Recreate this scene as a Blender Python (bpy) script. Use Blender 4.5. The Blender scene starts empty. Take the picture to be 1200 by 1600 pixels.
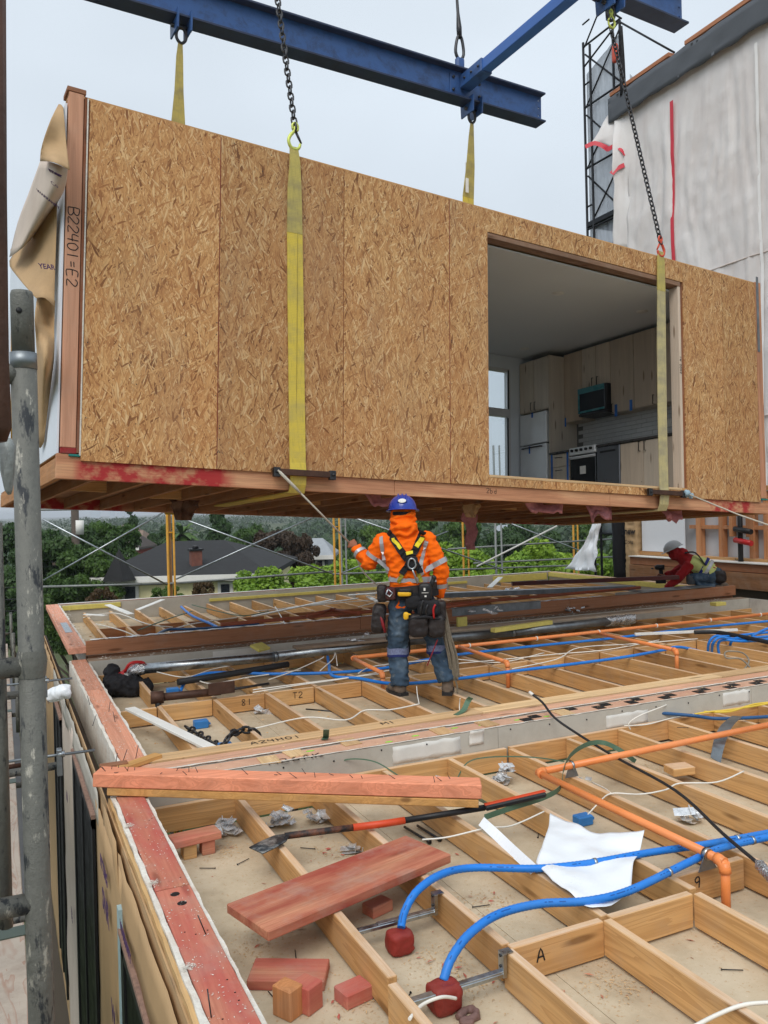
import bpy, bmesh, math, random
import numpy as np
from mathutils import Vector, Matrix, noise
from mathutils.bvhtree import BVHTree
PI = math.pi
rnd = random.Random(7)
SC = bpy.context.scene
COL = SC.collection

# ---------------------------------------------------------------- camera
cam = bpy.data.cameras.new('camera'); co = bpy.data.objects.new('camera', cam); COL.objects.link(co)
cam.sensor_fit = 'VERTICAL'; cam.sensor_height = 36.0; cam.lens = 36.0 * 1285.0 / 1600.0
cam.clip_start = 0.05; cam.clip_end = 9000
CR = [[0.905758, 0.024702, -0.423076], [-0.423072, -0.005641, -0.906079], [-0.024768, 0.999679, 0.005341]]
co.matrix_world = Matrix([CR[0] + [0], CR[1] + [0], CR[2] + [1.68], [0, 0, 0, 1]])
SC.camera = co
# ---------------------------------------------------------------- sky, sun, exposure
SUN_EL, SUN_AZ = math.radians(50), math.radians(220)     # azimuth clockwise from +Y: high, behind the camera
w = bpy.data.worlds.new('World'); SC.world = w; w.use_nodes = True
nt = w.node_tree; nt.nodes.clear()
def wn(t, **k):
    n = nt.nodes.new(t)
    for a, b in k.items(): setattr(n, a, b)
    return n
out = wn('ShaderNodeOutputWorld'); bg = wn('ShaderNodeBackground'); bg.inputs['Strength'].default_value = 0.1
sky = wn('ShaderNodeTexSky', sky_type='NISHITA', sun_disc=False, sun_elevation=SUN_EL, sun_rotation=SUN_AZ, dust_density=3.0)
tc = wn('ShaderNodeTexCoord'); sep = wn('ShaderNodeSeparateXYZ'); nt.links.new(tc.outputs['Generated'], sep.inputs[0])
mr = wn('ShaderNodeMapRange'); mr.inputs[1].default_value = 0.0; mr.inputs[2].default_value = 1.0; mr.inputs[3].default_value = 5.7; mr.inputs[4].default_value = 8.6
nt.links.new(sep.outputs[2], mr.inputs[0])
nz = wn('ShaderNodeTexNoise'); nz.inputs['Scale'].default_value = 1.7; nz.inputs['Detail'].default_value = 3
mp = wn('ShaderNodeMapping'); mp.inputs['Scale'].default_value = (1, 1, 2.2); nt.links.new(tc.outputs['Generated'], mp.inputs[0]); nt.links.new(mp.outputs[0], nz.inputs[0])
mr2 = wn('ShaderNodeMapRange'); mr2.inputs[1].default_value = .3; mr2.inputs[2].default_value = .7; mr2.inputs[3].default_value = .88; mr2.inputs[4].default_value = 1.08
nt.links.new(nz.outputs[0], mr2.inputs[0])
mu = wn('ShaderNodeMath', operation='MULTIPLY'); nt.links.new(mr.outputs[0], mu.inputs[0]); nt.links.new(mr2.outputs[0], mu.inputs[1])
vs = wn('ShaderNodeVectorMath', operation='SCALE'); vs.inputs[0].default_value = (0.90, 1.0, 1.10); nt.links.new(mu.outputs[0], vs.inputs['Scale'])
mx = wn('ShaderNodeMix', data_type='RGBA'); mx.inputs[0].default_value = 0.93
nt.links.new(sky.outputs[0], mx.inputs[6]); nt.links.new(vs.outputs[0], mx.inputs[7])
nt.links.new(mx.outputs[2], bg.inputs[0]); nt.links.new(bg.outputs[0], out.inputs[0])
sl = bpy.data.lights.new('sun', 'SUN'); sl.energy = 1.5; sl.angle = math.radians(35); sl.color = (1, .96, .9)
so = bpy.data.objects.new('sun', sl); COL.objects.link(so)
sd = Vector((math.sin(SUN_AZ) * math.cos(SUN_EL), math.cos(SUN_AZ) * math.cos(SUN_EL), math.sin(SUN_EL)))
so.rotation_euler = sd.to_track_quat('Z', 'Y').to_euler(); so.location = sd * 60
SC.view_settings.view_transform = 'Standard'; SC.view_settings.look = 'None'; SC.view_settings.gamma = 1
SC.view_settings.exposure = 0.27

# ---------------------------------------------------------------- mesh helpers
class MB:
    def __init__(s): s.v = []; s.f = []; s.sm = []
    def add(s, vs, fs, smooth=False, M=None):
        o = len(s.v)
        s.v += [tuple(M @ Vector(p)) for p in vs] if M is not None else [tuple(p) for p in vs]
        for f in fs: s.f.append(tuple(i + o for i in f)); s.sm.append(smooth)
        return s
    def box(s, lo, hi, c=0.0, M=None):
        lo = [min(a, b) for a, b in zip(lo, hi)] if False else list(lo); hi = list(hi)
        for i in range(3):
            if lo[i] > hi[i]: lo[i], hi[i] = hi[i], lo[i]
        if c <= 0:
            vs = [(x, y, z) for x in (lo[0], hi[0]) for y in (lo[1], hi[1]) for z in (lo[2], hi[2])]
            return s.add(vs, [(0, 1, 3, 2), (4, 6, 7, 5), (0, 4, 5, 1), (2, 3, 7, 6), (0, 2, 6, 4), (1, 5, 7, 3)], False, M)
        c = min(c, min(h - l for l, h in zip(lo, hi)) * .45)
        vs = []; idx = {}
        for i in range(8):
            sg = [(i >> k) & 1 for k in range(3)]
            for a in range(3):
                p = [(hi[k] - (c if k != a else 0)) if sg[k] else (lo[k] + (c if k != a else 0)) for k in range(3)]
                idx[(i, a)] = len(vs); vs.append(p)
        fs = []
        for a in range(3):
            b, d = (a + 1) % 3, (a + 2) % 3
            for sg in (0, 1):
                q = [(sg << a) | (x << b) | (y << d) for x, y in ((0, 0), (1, 0), (1, 1), (0, 1))]
                f = [idx[(i, a)] for i in q]; fs.append(f if sg else f[::-1])
        for a in range(3):
            b, d = (a + 1) % 3, (a + 2) % 3
            for x in (0, 1):
                for y in (0, 1):
                    i0 = (x << b) | (y << d); i1 = i0 | (1 << a)
                    f = [idx[(i0, b)], idx[(i1, b)], idx[(i1, d)], idx[(i0, d)]]
                    fs.append(f if (x ^ y) else f[::-1])
        for i in range(8):
            f = [idx[(i, 0)], idx[(i, 1)], idx[(i, 2)]]
            fs.append(f if bin(i).count('1') % 2 else f[::-1])
        return s.add(vs, fs, False, M)
    def tube(s, pts, r, n=8, caps=True, flat=None):
        pts = [Vector(p) for p in pts]; m = len(pts)
        rr = r if isinstance(r, (list, tuple)) else [r] * m
        T = []
        for i in range(m):
            d = pts[min(i + 1, m - 1)] - pts[max(i - 1, 0)]
            T.append(d.normalized() if d.length > 1e-9 else Vector((0, 0, 1)))
        u = T[0].orthogonal().normalized(); vs = []
        if flat is not None: u = (Vector(flat) - T[0] * Vector(flat).dot(T[0])).normalized()
        for i in range(m):
            u = (u - T[i] * u.dot(T[i])); u = u.normalized() if u.length > 1e-6 else T[i].orthogonal().normalized()
            w_ = T[i].cross(u); a = rr[i]; ra, rb = a if isinstance(a, tuple) else (a, a)
            for k in range(n):
                t = 2 * PI * k / n; vs.append(pts[i] + u * (math.cos(t) * ra) + w_ * (math.sin(t) * rb))
        fs = [(i * n + k, i * n + (k + 1) % n, (i + 1) * n + (k + 1) % n, (i + 1) * n + k) for i in range(m - 1) for k in range(n)]
        s.add(vs, fs, True)
        if caps:
            o = len(s.v) - m * n
            s.f.append(tuple(o + k for k in range(n))[::-1]); s.sm.append(False)
            s.f.append(tuple(o + (m - 1) * n + k for k in range(n))); s.sm.append(False)
        return s
    def beam(s, a, b, wd, ht, up=(0, 0, 1), c=.002):     # rectangular bar between two points
        a, b = Vector(a), Vector(b); x = (b - a); L = x.length; x.normalize()
        y = Vector(up).cross(x); y = y.normalized() if y.length > 1e-6 else x.orthogonal().normalized(); z = x.cross(y)
        M = Matrix(((x.x, y.x, z.x, a.x), (x.y, y.y, z.y, a.y), (x.z, y.z, z.z, a.z), (0, 0, 0, 1)))
        return s.box((0, -wd / 2, -ht / 2), (L, wd / 2, ht / 2), c, M)
    def lathe(s, prof, n=16, M=None, smooth=True):
        vs = [(r * math.cos(2 * PI * k / n), r * math.sin(2 * PI * k / n), z) for r, z in prof for k in range(n)]
        fs = [(i * n + k, i * n + (k + 1) % n, (i + 1) * n + (k + 1) % n, (i + 1) * n + k) for i in range(len(prof) - 1) for k in range(n)]
        return s.add(vs, fs, smooth, M)
    def sell(s, c, a, e=1.0, nu=16, nv=10, M=None):       # superellipsoid: e=1 ellipsoid, e small = rounded box
        sp = lambda v: math.copysign(abs(v) ** e, v)
        vs = []; fs = []
        for i in range(nv + 1):
            ph = -PI / 2 + PI * i / nv
            for k in range(nu):
                t = 2 * PI * k / nu
                vs.append((c[0] + a[0] * sp(math.cos(ph)) * sp(math.cos(t)), c[1] + a[1] * sp(math.cos(ph)) * sp(math.sin(t)), c[2] + a[2] * sp(math.sin(ph))))
        for i in range(nv):
            for k in range(nu): fs.append((i * nu + k, i * nu + (k + 1) % nu, (i + 1) * nu + (k + 1) % nu, (i + 1) * nu + k))
        return s.add(vs, fs, True, M)
    def prism(s, poly, t0, t1, axis=2, M=None):            # polygon (2D) extruded along an axis
        n = len(poly)
        def P3(p, t):
            q = [p[0], p[1]]; q.insert(axis, t); return q
        vs = [P3(p, t0) for p in poly] + [P3(p, t1) for p in poly]
        fs = [tuple(range(n))[::-1], tuple(range(n, 2 * n))] + [(i, (i + 1) % n, n + (i + 1) % n, n + i) for i in range(n)]
        return s.add(vs, fs, False, M)
    def ribbon(s, pts, wdir, wd, th=.002):                  # flat band along pts, width along wdir
        pts = [Vector(p) for p in pts]; vs = []; m = len(pts)
        for i in range(m):
            t = (pts[min(i + 1, m - 1)] - pts[max(i - 1, 0)]).normalized()
            wv = Vector(wdir[i] if isinstance(wdir, list) else wdir); wv = (wv - t * wv.dot(t)).normalized(); n = t.cross(wv)
            h = wd[i] if isinstance(wd, (list, tuple)) else wd
            for a, b in ((-1, -1), (1, -1), (1, 1), (-1, 1)): vs.append(pts[i] + wv * (a * h / 2) + n * (b * th / 2))
        fs = [(i * 4 + k, i * 4 + (k + 1) % 4, i * 4 + 4 + (k + 1) % 4, i * 4 + 4 + k) for i in range(m - 1) for k in range(4)]
        fs += [(3, 2, 1, 0), tuple((m - 1) * 4 + k for k in range(4))]
        return s.add(vs, fs, False)
    def sheet(s, grid, th=0.003):                          # grid of points [row][col] -> thin solid sheet
        R_, C_ = len(grid), len(grid[0]); g = [[Vector(p) for p in r] for r in grid]
        N = [[None] * C_ for _ in range(R_)]
        for i in range(R_):
            for j in range(C_):
                a = g[min(i + 1, R_ - 1)][j] - g[max(i - 1, 0)][j]; b = g[i][min(j + 1, C_ - 1)] - g[i][max(j - 1, 0)]
                n = a.cross(b); N[i][j] = n.normalized() if n.length > 1e-9 else Vector((0, 0, 1))
        vs = [g[i][j] for i in range(R_) for j in range(C_)] + [g[i][j] + N[i][j] * th for i in range(R_) for j in range(C_)]
        K = R_ * C_; fs = []
        for i in range(R_ - 1):
            for j in range(C_ - 1):
                a, b, c, d = i * C_ + j, i * C_ + j + 1, (i + 1) * C_ + j + 1, (i + 1) * C_ + j
                fs.append((a, b, c, d)); fs.append((d + K, c + K, b + K, a + K))
        ring = [j for j in range(C_)] + [i * C_ + C_ - 1 for i in range(1, R_)] + [(R_ - 1) * C_ + j for j in range(C_ - 2, -1, -1)] + [i * C_ for i in range(R_ - 2, 0, -1)]
        for a, b in zip(ring, ring[1:] + ring[:1]): fs.append((b, a, a + K, b + K))
        return s.add(vs, fs, True)
    def mesh(s, name, off=None, flip=False):
        me = bpy.data.meshes.new(name)
        v = s.v if off is None else [tuple(off @ Vector(p)) for p in s.v]
        me.from_pydata(v, [], s.f); me.polygons.foreach_set('use_smooth', s.sm); me.update()
        return me

def cat(pts, k=6):                                          # Catmull-Rom through points
    P_ = [Vector(p) for p in pts]; o = []
    for i in range(len(P_) - 1):
        a, b, c, d = P_[max(i - 1, 0)], P_[i], P_[i + 1], P_[min(i + 2, len(P_) - 1)]
        for j in range(k):
            t = j / k; o.append(.5 * ((2 * b) + (c - a) * t + (2 * a - 5 * b + 4 * c - d) * t * t + (3 * b - a - 3 * c + d) * t ** 3))
    return o + [P_[-1]]

MW = {}
def link(o, parent=None, M=None):
    COL.objects.link(o)
    if parent is not None: o.parent = parent
    if M is not None: o.matrix_local = M
    MW[o.name] = (MW[parent.name] if parent is not None else Matrix()) @ (M if M is not None else Matrix())
    return o
def tag(o, label, catg, group=None):
    o['label'] = label; o['category'] = catg
    if group: o['group'] = group
    return o
def thing(name, label, catg, loc=(0, 0, 0), group=None, M=None):
    o = bpy.data.objects.new(name, None); o.empty_display_size = .1
    link(o, None, M if M is not None else Matrix.Translation(loc)); return tag(o, label, catg, group)
def part(name, mb, m, parent, local=False, label=None):
    """one mesh object under parent; vertices in world coordinates unless local"""
    inv = None if local else MW[parent.name].inverted()
    me = mb.mesh(name, inv); me.materials.append(m)
    o = bpy.data.objects.new(name, me); link(o, parent)
    if label: o['label'] = label
    return o
def solo(name, mb, m, label, catg, group=None):
    v = np.array([tuple(p) for p in mb.v]); c = (float(v[:, 0].mean()), float(v[:, 1].mean()), float(v[:, 2].min()))
    M = Matrix.Translation(c); me = mb.mesh(name, M.inverted()); me.materials.append(m)
    return tag(link(bpy.data.objects.new(name, me), None, M), label, catg, group)
def inst(name, me, M, parent):
    o = bpy.data.objects.new(name, me); return link(o, parent, MW[parent.name].inverted() @ M)
def struct(name, mb, m, kind='structure'):
    me = mb.mesh(name); me.materials.append(m); o = link(bpy.data.objects.new(name, me)); o['kind'] = kind; return o
def T(x, y, z): return Matrix.Translation((x, y, z))
def RZ(a): return Matrix.Rotation(a, 4, 'Z')
def RX(a): return Matrix.Rotation(a, 4, 'X')
def RY(a): return Matrix.Rotation(a, 4, 'Y')
def frame(o, x, y, z):
    x, y, z = Vector(x), Vector(y), Vector(z)
    return Matrix(((x.x, y.x, z.x, o[0]), (x.y, y.y, z.y, o[1]), (x.z, y.z, z.z, o[2]), (0, 0, 0, 1)))
def organic(mb, voxel, it=6, wr=0.0, ws=14.0, vec=(1, 1, 1)):
    """union of overlapping closed shapes -> one continuous smooth surface, with fabric wrinkles; returns MB"""
    me = mb.mesh('tmp'); o = bpy.data.objects.new('tmp', me); COL.objects.link(o)
    r = o.modifiers.new('r', 'REMESH'); r.mode = 'VOXEL'; r.voxel_size = voxel; r.use_smooth_shade = True
    s = o.modifiers.new('s', 'SMOOTH'); s.iterations = it; s.factor = .5
    dg = bpy.context.evaluated_depsgraph_get(); dg.update(); e = o.evaluated_get(dg); m2 = e.to_mesh()
    R = MB()
    for v in m2.vertices:
        p = v.co.copy()
        if wr:
            q = Vector((p.x * vec[0], p.y * vec[1], p.z * vec[2])) * ws
            n1 = noise.noise(q); n2 = noise.noise(q * 2.3 + Vector((5, 3, 1)))
            p += v.normal * wr * ((1 - abs(n1) * 2.6) * .8 + n2 * .5)
        R.v.append(tuple(p))
    R.f = [tuple(p.vertices) for p in m2.polygons]; R.sm = [True] * len(R.f)
    e.to_mesh_clear(); bpy.data.objects.remove(o); bpy.data.meshes.remove(me)
    return R
def bvh(mb): return BVHTree.FromPolygons([Vector(v) for v in mb.v], mb.f)

# hand-lettering: strokes in a 1x1 box
STROKES = {
 'B': [[(0, 0), (0, 1), (.6, .95), (.65, .7), (.4, .52), (0, .5)], [(.4, .52), (.75, .3), (.6, .03), (0, 0)]],
 '2': [[(0, .8), (.25, 1), (.6, .9), (.6, .65), (.05, .05), (.7, .05)]], '4': [[(.1, 1), (0, .45), (.65, .45)], [(.55, 1), (.5, 0)]],
 '0': [[(.3, 1), (.02, .7), (.05, .2), (.3, 0), (.6, .25), (.62, .75), (.3, 1)]], '1': [[(.3, 1), (.3, 0)]], '=': [[(.05, .62), (.55, .66)], [(.05, .36), (.55, .4)]],
 'E': [[(.6, 1), (.05, .96), (0, 0), (.62, .03)], [(0, .5), (.5, .52)]], 'A': [[(0, 0), (.35, 1), (.7, 0)], [(.12, .35), (.58, .38)]],
 '6': [[(.55, 1), (.1, .55), (.05, .15), (.35, 0), (.6, .25), (.35, .5), (.08, .3)]], 'K': [[(0, 1), (0, 0)], [(.6, 1), (.02, .45), (.65, 0)]],
 'H': [[(0, 1), (0, 0)], [(.6, 1), (.6, 0)], [(0, .5), (.6, .52)]], 'T': [[(0, 1), (.7, 1)], [(.35, 1), (.35, 0)]], '8': [[(.3, .52), (.05, .78), (.3, 1), (.55, .78), (.05, .22), (.3, 0), (.58, .22), (.3, .52)]],
 'M': [[(0, 0), (.05, 1), (.38, .4), (.7, 1), (.75, 0)]], 'P': [[(0, 0), (0, 1), (.55, .9), (.55, .6), (0, .5)]], 'O': [[(.3, 1), (.02, .7), (.05, .2), (.3, 0), (.6, .25), (.62, .75), (.3, 1)]],
 'b': [[(0, 1), (0, 0), (.5, .1), (.45, .45), (0, .45)]], 'o': [[(.3, .5), (.05, .3), (.25, 0), (.5, .25), (.3, .5)]], 't': [[(.25, .9), (.22, .05), (.45, .05)], [(0, .55), (.5, .58)]],
 'm': [[(0, 0), (.02, .5), (.25, .45), (.28, 0)], [(.28, .45), (.55, .45), (.58, 0)]], 'W': [[(0, 1), (.2, 0), (.4, .7), (.6, 0), (.8, 1)]], 'd': [[(.5, 1), (.5, 0), (.05, .1), (.05, .42), (.5, .45)]],
 '9': [[(.55, .6), (.2, .5), (.05, .8), (.35, 1), (.58, .8), (.5, 0)]], ' ': []}
def scribble(mb, txt, M, h, wd=.006, gap=.25):
    """marker strokes in the XY plane of M, letter height h, as flat bands 1 mm thick"""
    x = 0
    for ch in txt:
        for st in STROKES[ch]:
            p = [M @ Vector(((x + a) * h, b * h, 0)) for a, b in st]
            p = cat(p, 3) if len(p) > 2 else p
            N = (M.to_3x3() @ Vector((0, 0, 1))).normalized()
            ww = []
            for i in range(len(p)):
                t = p[min(i + 1, len(p) - 1)] - p[max(i - 1, 0)]; ww.append(N.cross(t))
            mb.ribbon(p, ww, wd, .0012)
        x += .75 + gap
    return mb
def typed(mb, txt, M, size, bold=0.0):
    cu = bpy.data.curves.new('t', 'FONT'); cu.body = txt; cu.size = size; cu.resolution_u = 2; cu.offset = bold; cu.extrude = .0006
    o = bpy.data.objects.new('t', cu); COL.objects.link(o); dg = bpy.context.evaluated_depsgraph_get(); dg.update()
    me = o.evaluated_get(dg).to_mesh()
    mb.add([tuple(v.co) for v in me.vertices], [tuple(p.vertices) for p in me.polygons], False, M)
    o.evaluated_get(dg).to_mesh_clear(); bpy.data.objects.remove(o); bpy.data.curves.remove(cu); return mb

# ---------------------------------------------------------------- materials
MATS = {}
class NT:
    def __init__(s, name):
        s.m = bpy.data.materials.new(name); s.m.use_nodes = True; s.t = s.m.node_tree; s.b = s.t.nodes['Principled BSDF']; s.o = s.t.nodes['Material Output']
    def n(s, t, ins=None, **k):
        n = s.t.nodes.new(t)
        for a, b in k.items(): setattr(n, a, b)
        for a, b in (ins or {}).items():
            if isinstance(b, bpy.types.NodeSocket): s.t.links.new(b, n.inputs[a])
            else: n.inputs[a].default_value = b
        return n
    def set(s, **k):
        for a, b in k.items():
            a = a.replace('_', ' ')
            if isinstance(b, bpy.types.NodeSocket): s.t.links.new(b, s.b.inputs[a])
            else: s.b.inputs[a].default_value = b
    def coord(s, scale=(1, 1, 1), rot=(0, 0, 0), rand=True, obj=True):
        c = s.n('ShaderNodeTexCoord').outputs['Object'] if obj else s.n('ShaderNodeNewGeometry').outputs['Position']
        if rand and obj:
            oi = s.n('ShaderNodeObjectInfo').outputs['Random']
            v = s.n('ShaderNodeMath', {0: oi, 1: 37.0}, operation='MULTIPLY').outputs[0]
            c = s.n('ShaderNodeVectorMath', {0: c, 1: v}, operation='ADD').outputs[0]
        return s.n('ShaderNodeMapping', {0: c, 'Scale': scale, 'Rotation': rot}).outputs[0]
    def noise(s, vec, scale=1, detail=4, rough=.55, dist=0): return s.n('ShaderNodeTexNoise', {'Vector': vec, 'Scale': scale, 'Detail': detail, 'Roughness': rough, 'Distortion': dist}).outputs[0]
    def ramp(s, fac, stops):
        r = s.n('ShaderNodeValToRGB', {0: fac}); e = r.color_ramp.elements
        while len(e) < len(stops): e.new(.5)
        for el, (p, c) in zip(e, stops): el.position = p; el.color = (*c, 1) if len(c) == 3 else c
        return r.outputs[0]
    def mix(s, f, a, b, mode='MIX'):
        n = s.n('ShaderNodeMix', data_type='RGBA', blend_type=mode)
        for i, x in ((0, f), (6, a), (7, b)):
            if isinstance(x, bpy.types.NodeSocket): s.t.links.new(x, n.inputs[i])
            else: n.inputs[i].default_value = x if i == 0 else ((*x, 1) if len(x) == 3 else x)
        return n.outputs[2]
    def math(s, op, a, b=0.0, c=0.0): return s.n('ShaderNodeMath', {0: a, 1: b, 2: c}, operation=op).outputs[0]
    def rng(s, v, a, b, c=0, d=1, smooth=False):
        return s.n('ShaderNodeMapRange', {0: v, 1: a, 2: b, 3: c, 4: d}, interpolation_type='SMOOTHSTEP' if smooth else 'LINEAR').outputs[0]
    def bump(s, h, st=.3, d=.01): s.set(Normal=s.n('ShaderNodeBump', {'Height': h, 'Strength': st, 'Distance': d}).outputs[0])
def srgb(r, g, b): return tuple((c / 255 / 12.92) if c / 255 <= .04045 else ((c / 255 + .055) / 1.055) ** 2.4 for c in (r, g, b))
def dk(c, k): return tuple(x * k for x in c)

def wood(key, axis, base, rough=.75, red=None, dirty=0.25, contrast=1.0, dust=False):
    """sawn lumber: rings and fibres along an axis, knots, per-board tone, dust"""
    k = (key, axis)
    if k in MATS: return MATS[k]
    t = NT(key + '_' + 'xyz'[axis])
    sc = lambda a, b: tuple(a if i == axis else b for i in range(3))
    ring = t.noise(t.coord(sc(.55, 13)), 1, 3, .5, .6)
    ring2 = t.math('FRACT', t.math('MULTIPLY', ring, 9.0))
    ring2 = t.rng(ring2, 0, .75, 0, 1, True)
    fib = t.noise(t.coord(sc(2.5, 150)), 1, 3, .6)
    c = t.ramp(ring, [(.25, dk(base, 1 - .34 * contrast)), (.5, base), (.78, dk(base, 1.16))])
    c = t.mix(t.math('MULTIPLY', t.math('SUBTRACT', 1.0, ring2), .42 * contrast), c, (base[0] * .62, base[1] * .52, base[2] * .42), 'MIX')
    c = t.mix(t.rng(fib, .35, .7, 0, .35), c, dk(base, .7))
    vo = t.n('ShaderNodeTexVoronoi', {'Vector': t.coord(sc(1.7, 9)), 'Scale': 1.0, 'Randomness': 1.0}).outputs['Distance']
    c = t.mix(t.rng(vo, .07, .19, .85, 0, True), c, dk((base[0] * .9, base[1] * .75, base[2] * .6), .38))
    oi = t.n('ShaderNodeObjectInfo').outputs['Random']
    c = t.mix(.85, c, t.ramp(oi, [(0, (.74, .70, .66)), (.3, (.95, .86, .78)), (.6, (1.0, 1.0, 1.0)), (1, (1.14, 1.12, 1.08))]), 'MULTIPLY')
    if red is not None:
        pn = t.noise(t.coord(sc(1.2, 5)), 1, 5, .6); c = t.mix(t.rng(pn, .34, .6, .05, .88), c, t.mix(.3, red, c, 'MULTIPLY'))
    dn = t.noise(t.coord((5, 5, 5)), 1, 6, .65)
    c = t.mix(t.rng(dn, .48, .8, 0, dirty), c, (.40, .36, .30))
    if dust:
        nz_ = t.n('ShaderNodeSeparateXYZ', {0: t.n('ShaderNodeNewGeometry').outputs['True Normal']}).outputs[2]; dd = t.noise(t.coord(sc(3, 9)), 1, 6, .7)
        c = t.mix(t.math('MULTIPLY', t.rng(nz_, .6, .9, 0, 1), t.rng(dd, .3, .7, .25, .8)), c, t.mix(t.rng(fib, .3, .7), srgb(206, 176, 150), srgb(232, 212, 190)))
    t.set(Base_Color=c, Roughness=rough, Specular_IOR_Level=.25); t.bump(t.math('ADD', fib, t.math('MULTIPLY', ring2, .4)), .25, .002)
    MATS[k] = t.m; return t.m
FIR = srgb(208, 164, 110); TAN = srgb(222, 190, 146); PINK = srgb(226, 164, 138); LVL = srgb(162, 112, 82); REDP = srgb(176, 70, 62)
def fir(a): return wood('fir_lumber', a, FIR, dust=True, contrast=1.15)
def pink(a): return wood('pink_stained_lumber', a, PINK, dirty=.2)
def redw(a): return wood('red_painted_lumber', a, srgb(208, 150, 122), red=srgb(192, 98, 90), dirty=.4)
def lvl(a): return wood('laminated_beam_wood', a, LVL, contrast=.7, dirty=.2)
def blond(a): return wood('pale_lumber', a, TAN)

def plain(key, col, rough=.6, metal=0.0, var=.25, scale=8.0, bump=0.0, dirt=None, dirt_amt=.5, dirt_scale=3.0, spec=.4, coat=0.0):
    if key in MATS: return MATS[key]
    t = NT(key); v = t.coord((1, 1, 1)); n1 = t.noise(v, scale, 5, .6)
    c = t.ramp(n1, [(.25, dk(col, 1 - var)), (.75, dk(col, 1 + var * .6))])
    if dirt is not None:
        n2 = t.noise(v, dirt_scale, 6, .7, .3); c = t.mix(t.rng(n2, .45, .7, 0, dirt_amt), c, dirt)
    t.set(Base_Color=c, Roughness=t.rng(n1, .3, .7, max(rough - .1, 0.02), min(rough + .1, 1)), Metallic=metal, Specular_IOR_Level=spec, Coat_Weight=coat)
    if bump: t.bump(t.noise(v, scale * 3, 4, .6), bump, .01)
    MATS[key] = t.m; return t.m
def osb():
    t = NT('oriented_strand_board'); base = t.coord((1, 1, 1))
    wob = t.n('ShaderNodeTexNoise', {'Vector': base, 'Scale': 7.0, 'Detail': 2.0}).outputs['Color']
    vec = t.n('ShaderNodeVectorMath', {0: base, 1: t.n('ShaderNodeVectorMath', {0: wob, 'Scale': .014}, operation='SCALE').outputs[0]}, operation='ADD').outputs[0]
    best = None; tone = None; edge = None
    for i, (ang, wd, ln) in enumerate([(6, .016, .12), (-14, .019, .13), (24, .014, .105), (-30, .016, .11), (48, .013, .085), (-58, .014, .08), (14, .008, .08), (-20, .009, .085)]):
        m = t.n('ShaderNodeMapping', {0: vec, 'Location': (i * 3.3, 0, i * 1.7), 'Rotation': (0, math.radians(ang), 0), 'Scale': (1, 1, 1)}).outputs[0]
        sx = t.n('ShaderNodeSeparateXYZ', {0: m})
        cv = t.n('ShaderNodeCombineXYZ', {0: t.math('DIVIDE', sx.outputs[0], wd), 1: t.math('DIVIDE', sx.outputs[2], ln), 2: 0.0}).outputs[0]
        vo = t.n('ShaderNodeTexVoronoi', {'Vector': cv, 'Scale': 1.0}, voronoi_dimensions='2D')
        sc_ = t.n('ShaderNodeSeparateColor', {0: vo.outputs['Color']}); pr, tn, dd = sc_.outputs[0], sc_.outputs[1], vo.outputs['Distance']
        if best is None: best, tone, edge = pr, tn, dd
        else:
            gt = t.math('GREATER_THAN', pr, best)
            def sel(a, b): return t.n('ShaderNodeMix', {0: gt, 2: a, 3: b}, data_type='FLOAT').outputs[0]
            tone, edge = sel(tone, tn), sel(edge, dd); best = t.math('MAXIMUM', best, pr)
    c = t.ramp(tone, [(0, srgb(106, 70, 44)), (.05, srgb(136, 94, 60)), (.13, srgb(176, 128, 82)), (.45, srgb(198, 152, 100)), (.8, srgb(214, 172, 118)), (1, srgb(230, 200, 152))])
    c = t.mix(t.rng(edge, .4, .9, 0, .5), c, srgb(112, 70, 38))
    fib = t.noise(t.n('ShaderNodeMapping', {0: vec, 'Scale': (240, 240, 22)}).outputs[0], 1, 2)
    c = t.mix(t.rng(fib, .4, .72, 0, .45), c, srgb(130, 85, 48))
    big = t.noise(base, 1.3, 4, .6); c = t.mix(t.rng(big, .35, .7, 0, .25), c, srgb(176, 112, 66)); oi = t.n('ShaderNodeObjectInfo').outputs['Random']
    c = t.mix(.7, c, t.ramp(oi, [(0, (.86, .84, .82)), (.5, (1, 1, 1)), (1, (1.1, 1.06, 1.0))]), 'MULTIPLY'); wk = t.noise(t.n('ShaderNodeMapping', {0: base, 'Scale': (1.2, 1, .35)}).outputs[0], 1.6, 5, .65); c = t.mix(t.rng(wk, .52, .75, 0, .3), c, srgb(150, 128, 104))
    t.set(Base_Color=c, Roughness=.7, Specular_IOR_Level=.3); t.bump(t.math('SUBTRACT', best, t.math('MULTIPLY', edge, .3)), .35, .003); return t.m
OSB = osb()
def tapey(key, c1, c2, rough=.8):                            # webbing sling: stripes along, dirt in bands
    t = NT(key); v = t.coord((1, 1, 1), rand=False)
    s1 = t.n('ShaderNodeSeparateXYZ', {0: v})
    wv = t.math('SINE', t.math('MULTIPLY', s1.outputs[2], 420.0)); n = t.noise(t.coord((3, 3, 6)), 1, 6, .65); n2 = t.noise(t.coord((60, 60, 9)), 1, 3)
    c = t.mix(t.rng(n, .42, .68, 0, .85), c1, c2); c = t.mix(t.rng(n2, .5, .8, 0, .4), c, dk(c2, .6)); c = t.mix(t.rng(wv, .5, 1, 0, .12), c, dk(c2, .4))
    t.set(Base_Color=c, Roughness=rough); t.bump(wv, .1, .002); return t.m
SLING = tapey('yellow_polyester_webbing', srgb(212, 188, 74), srgb(180, 162, 94)); SLEEVE = tapey('worn_grey_webbing', srgb(190, 174, 96), srgb(152, 140, 98))
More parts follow.
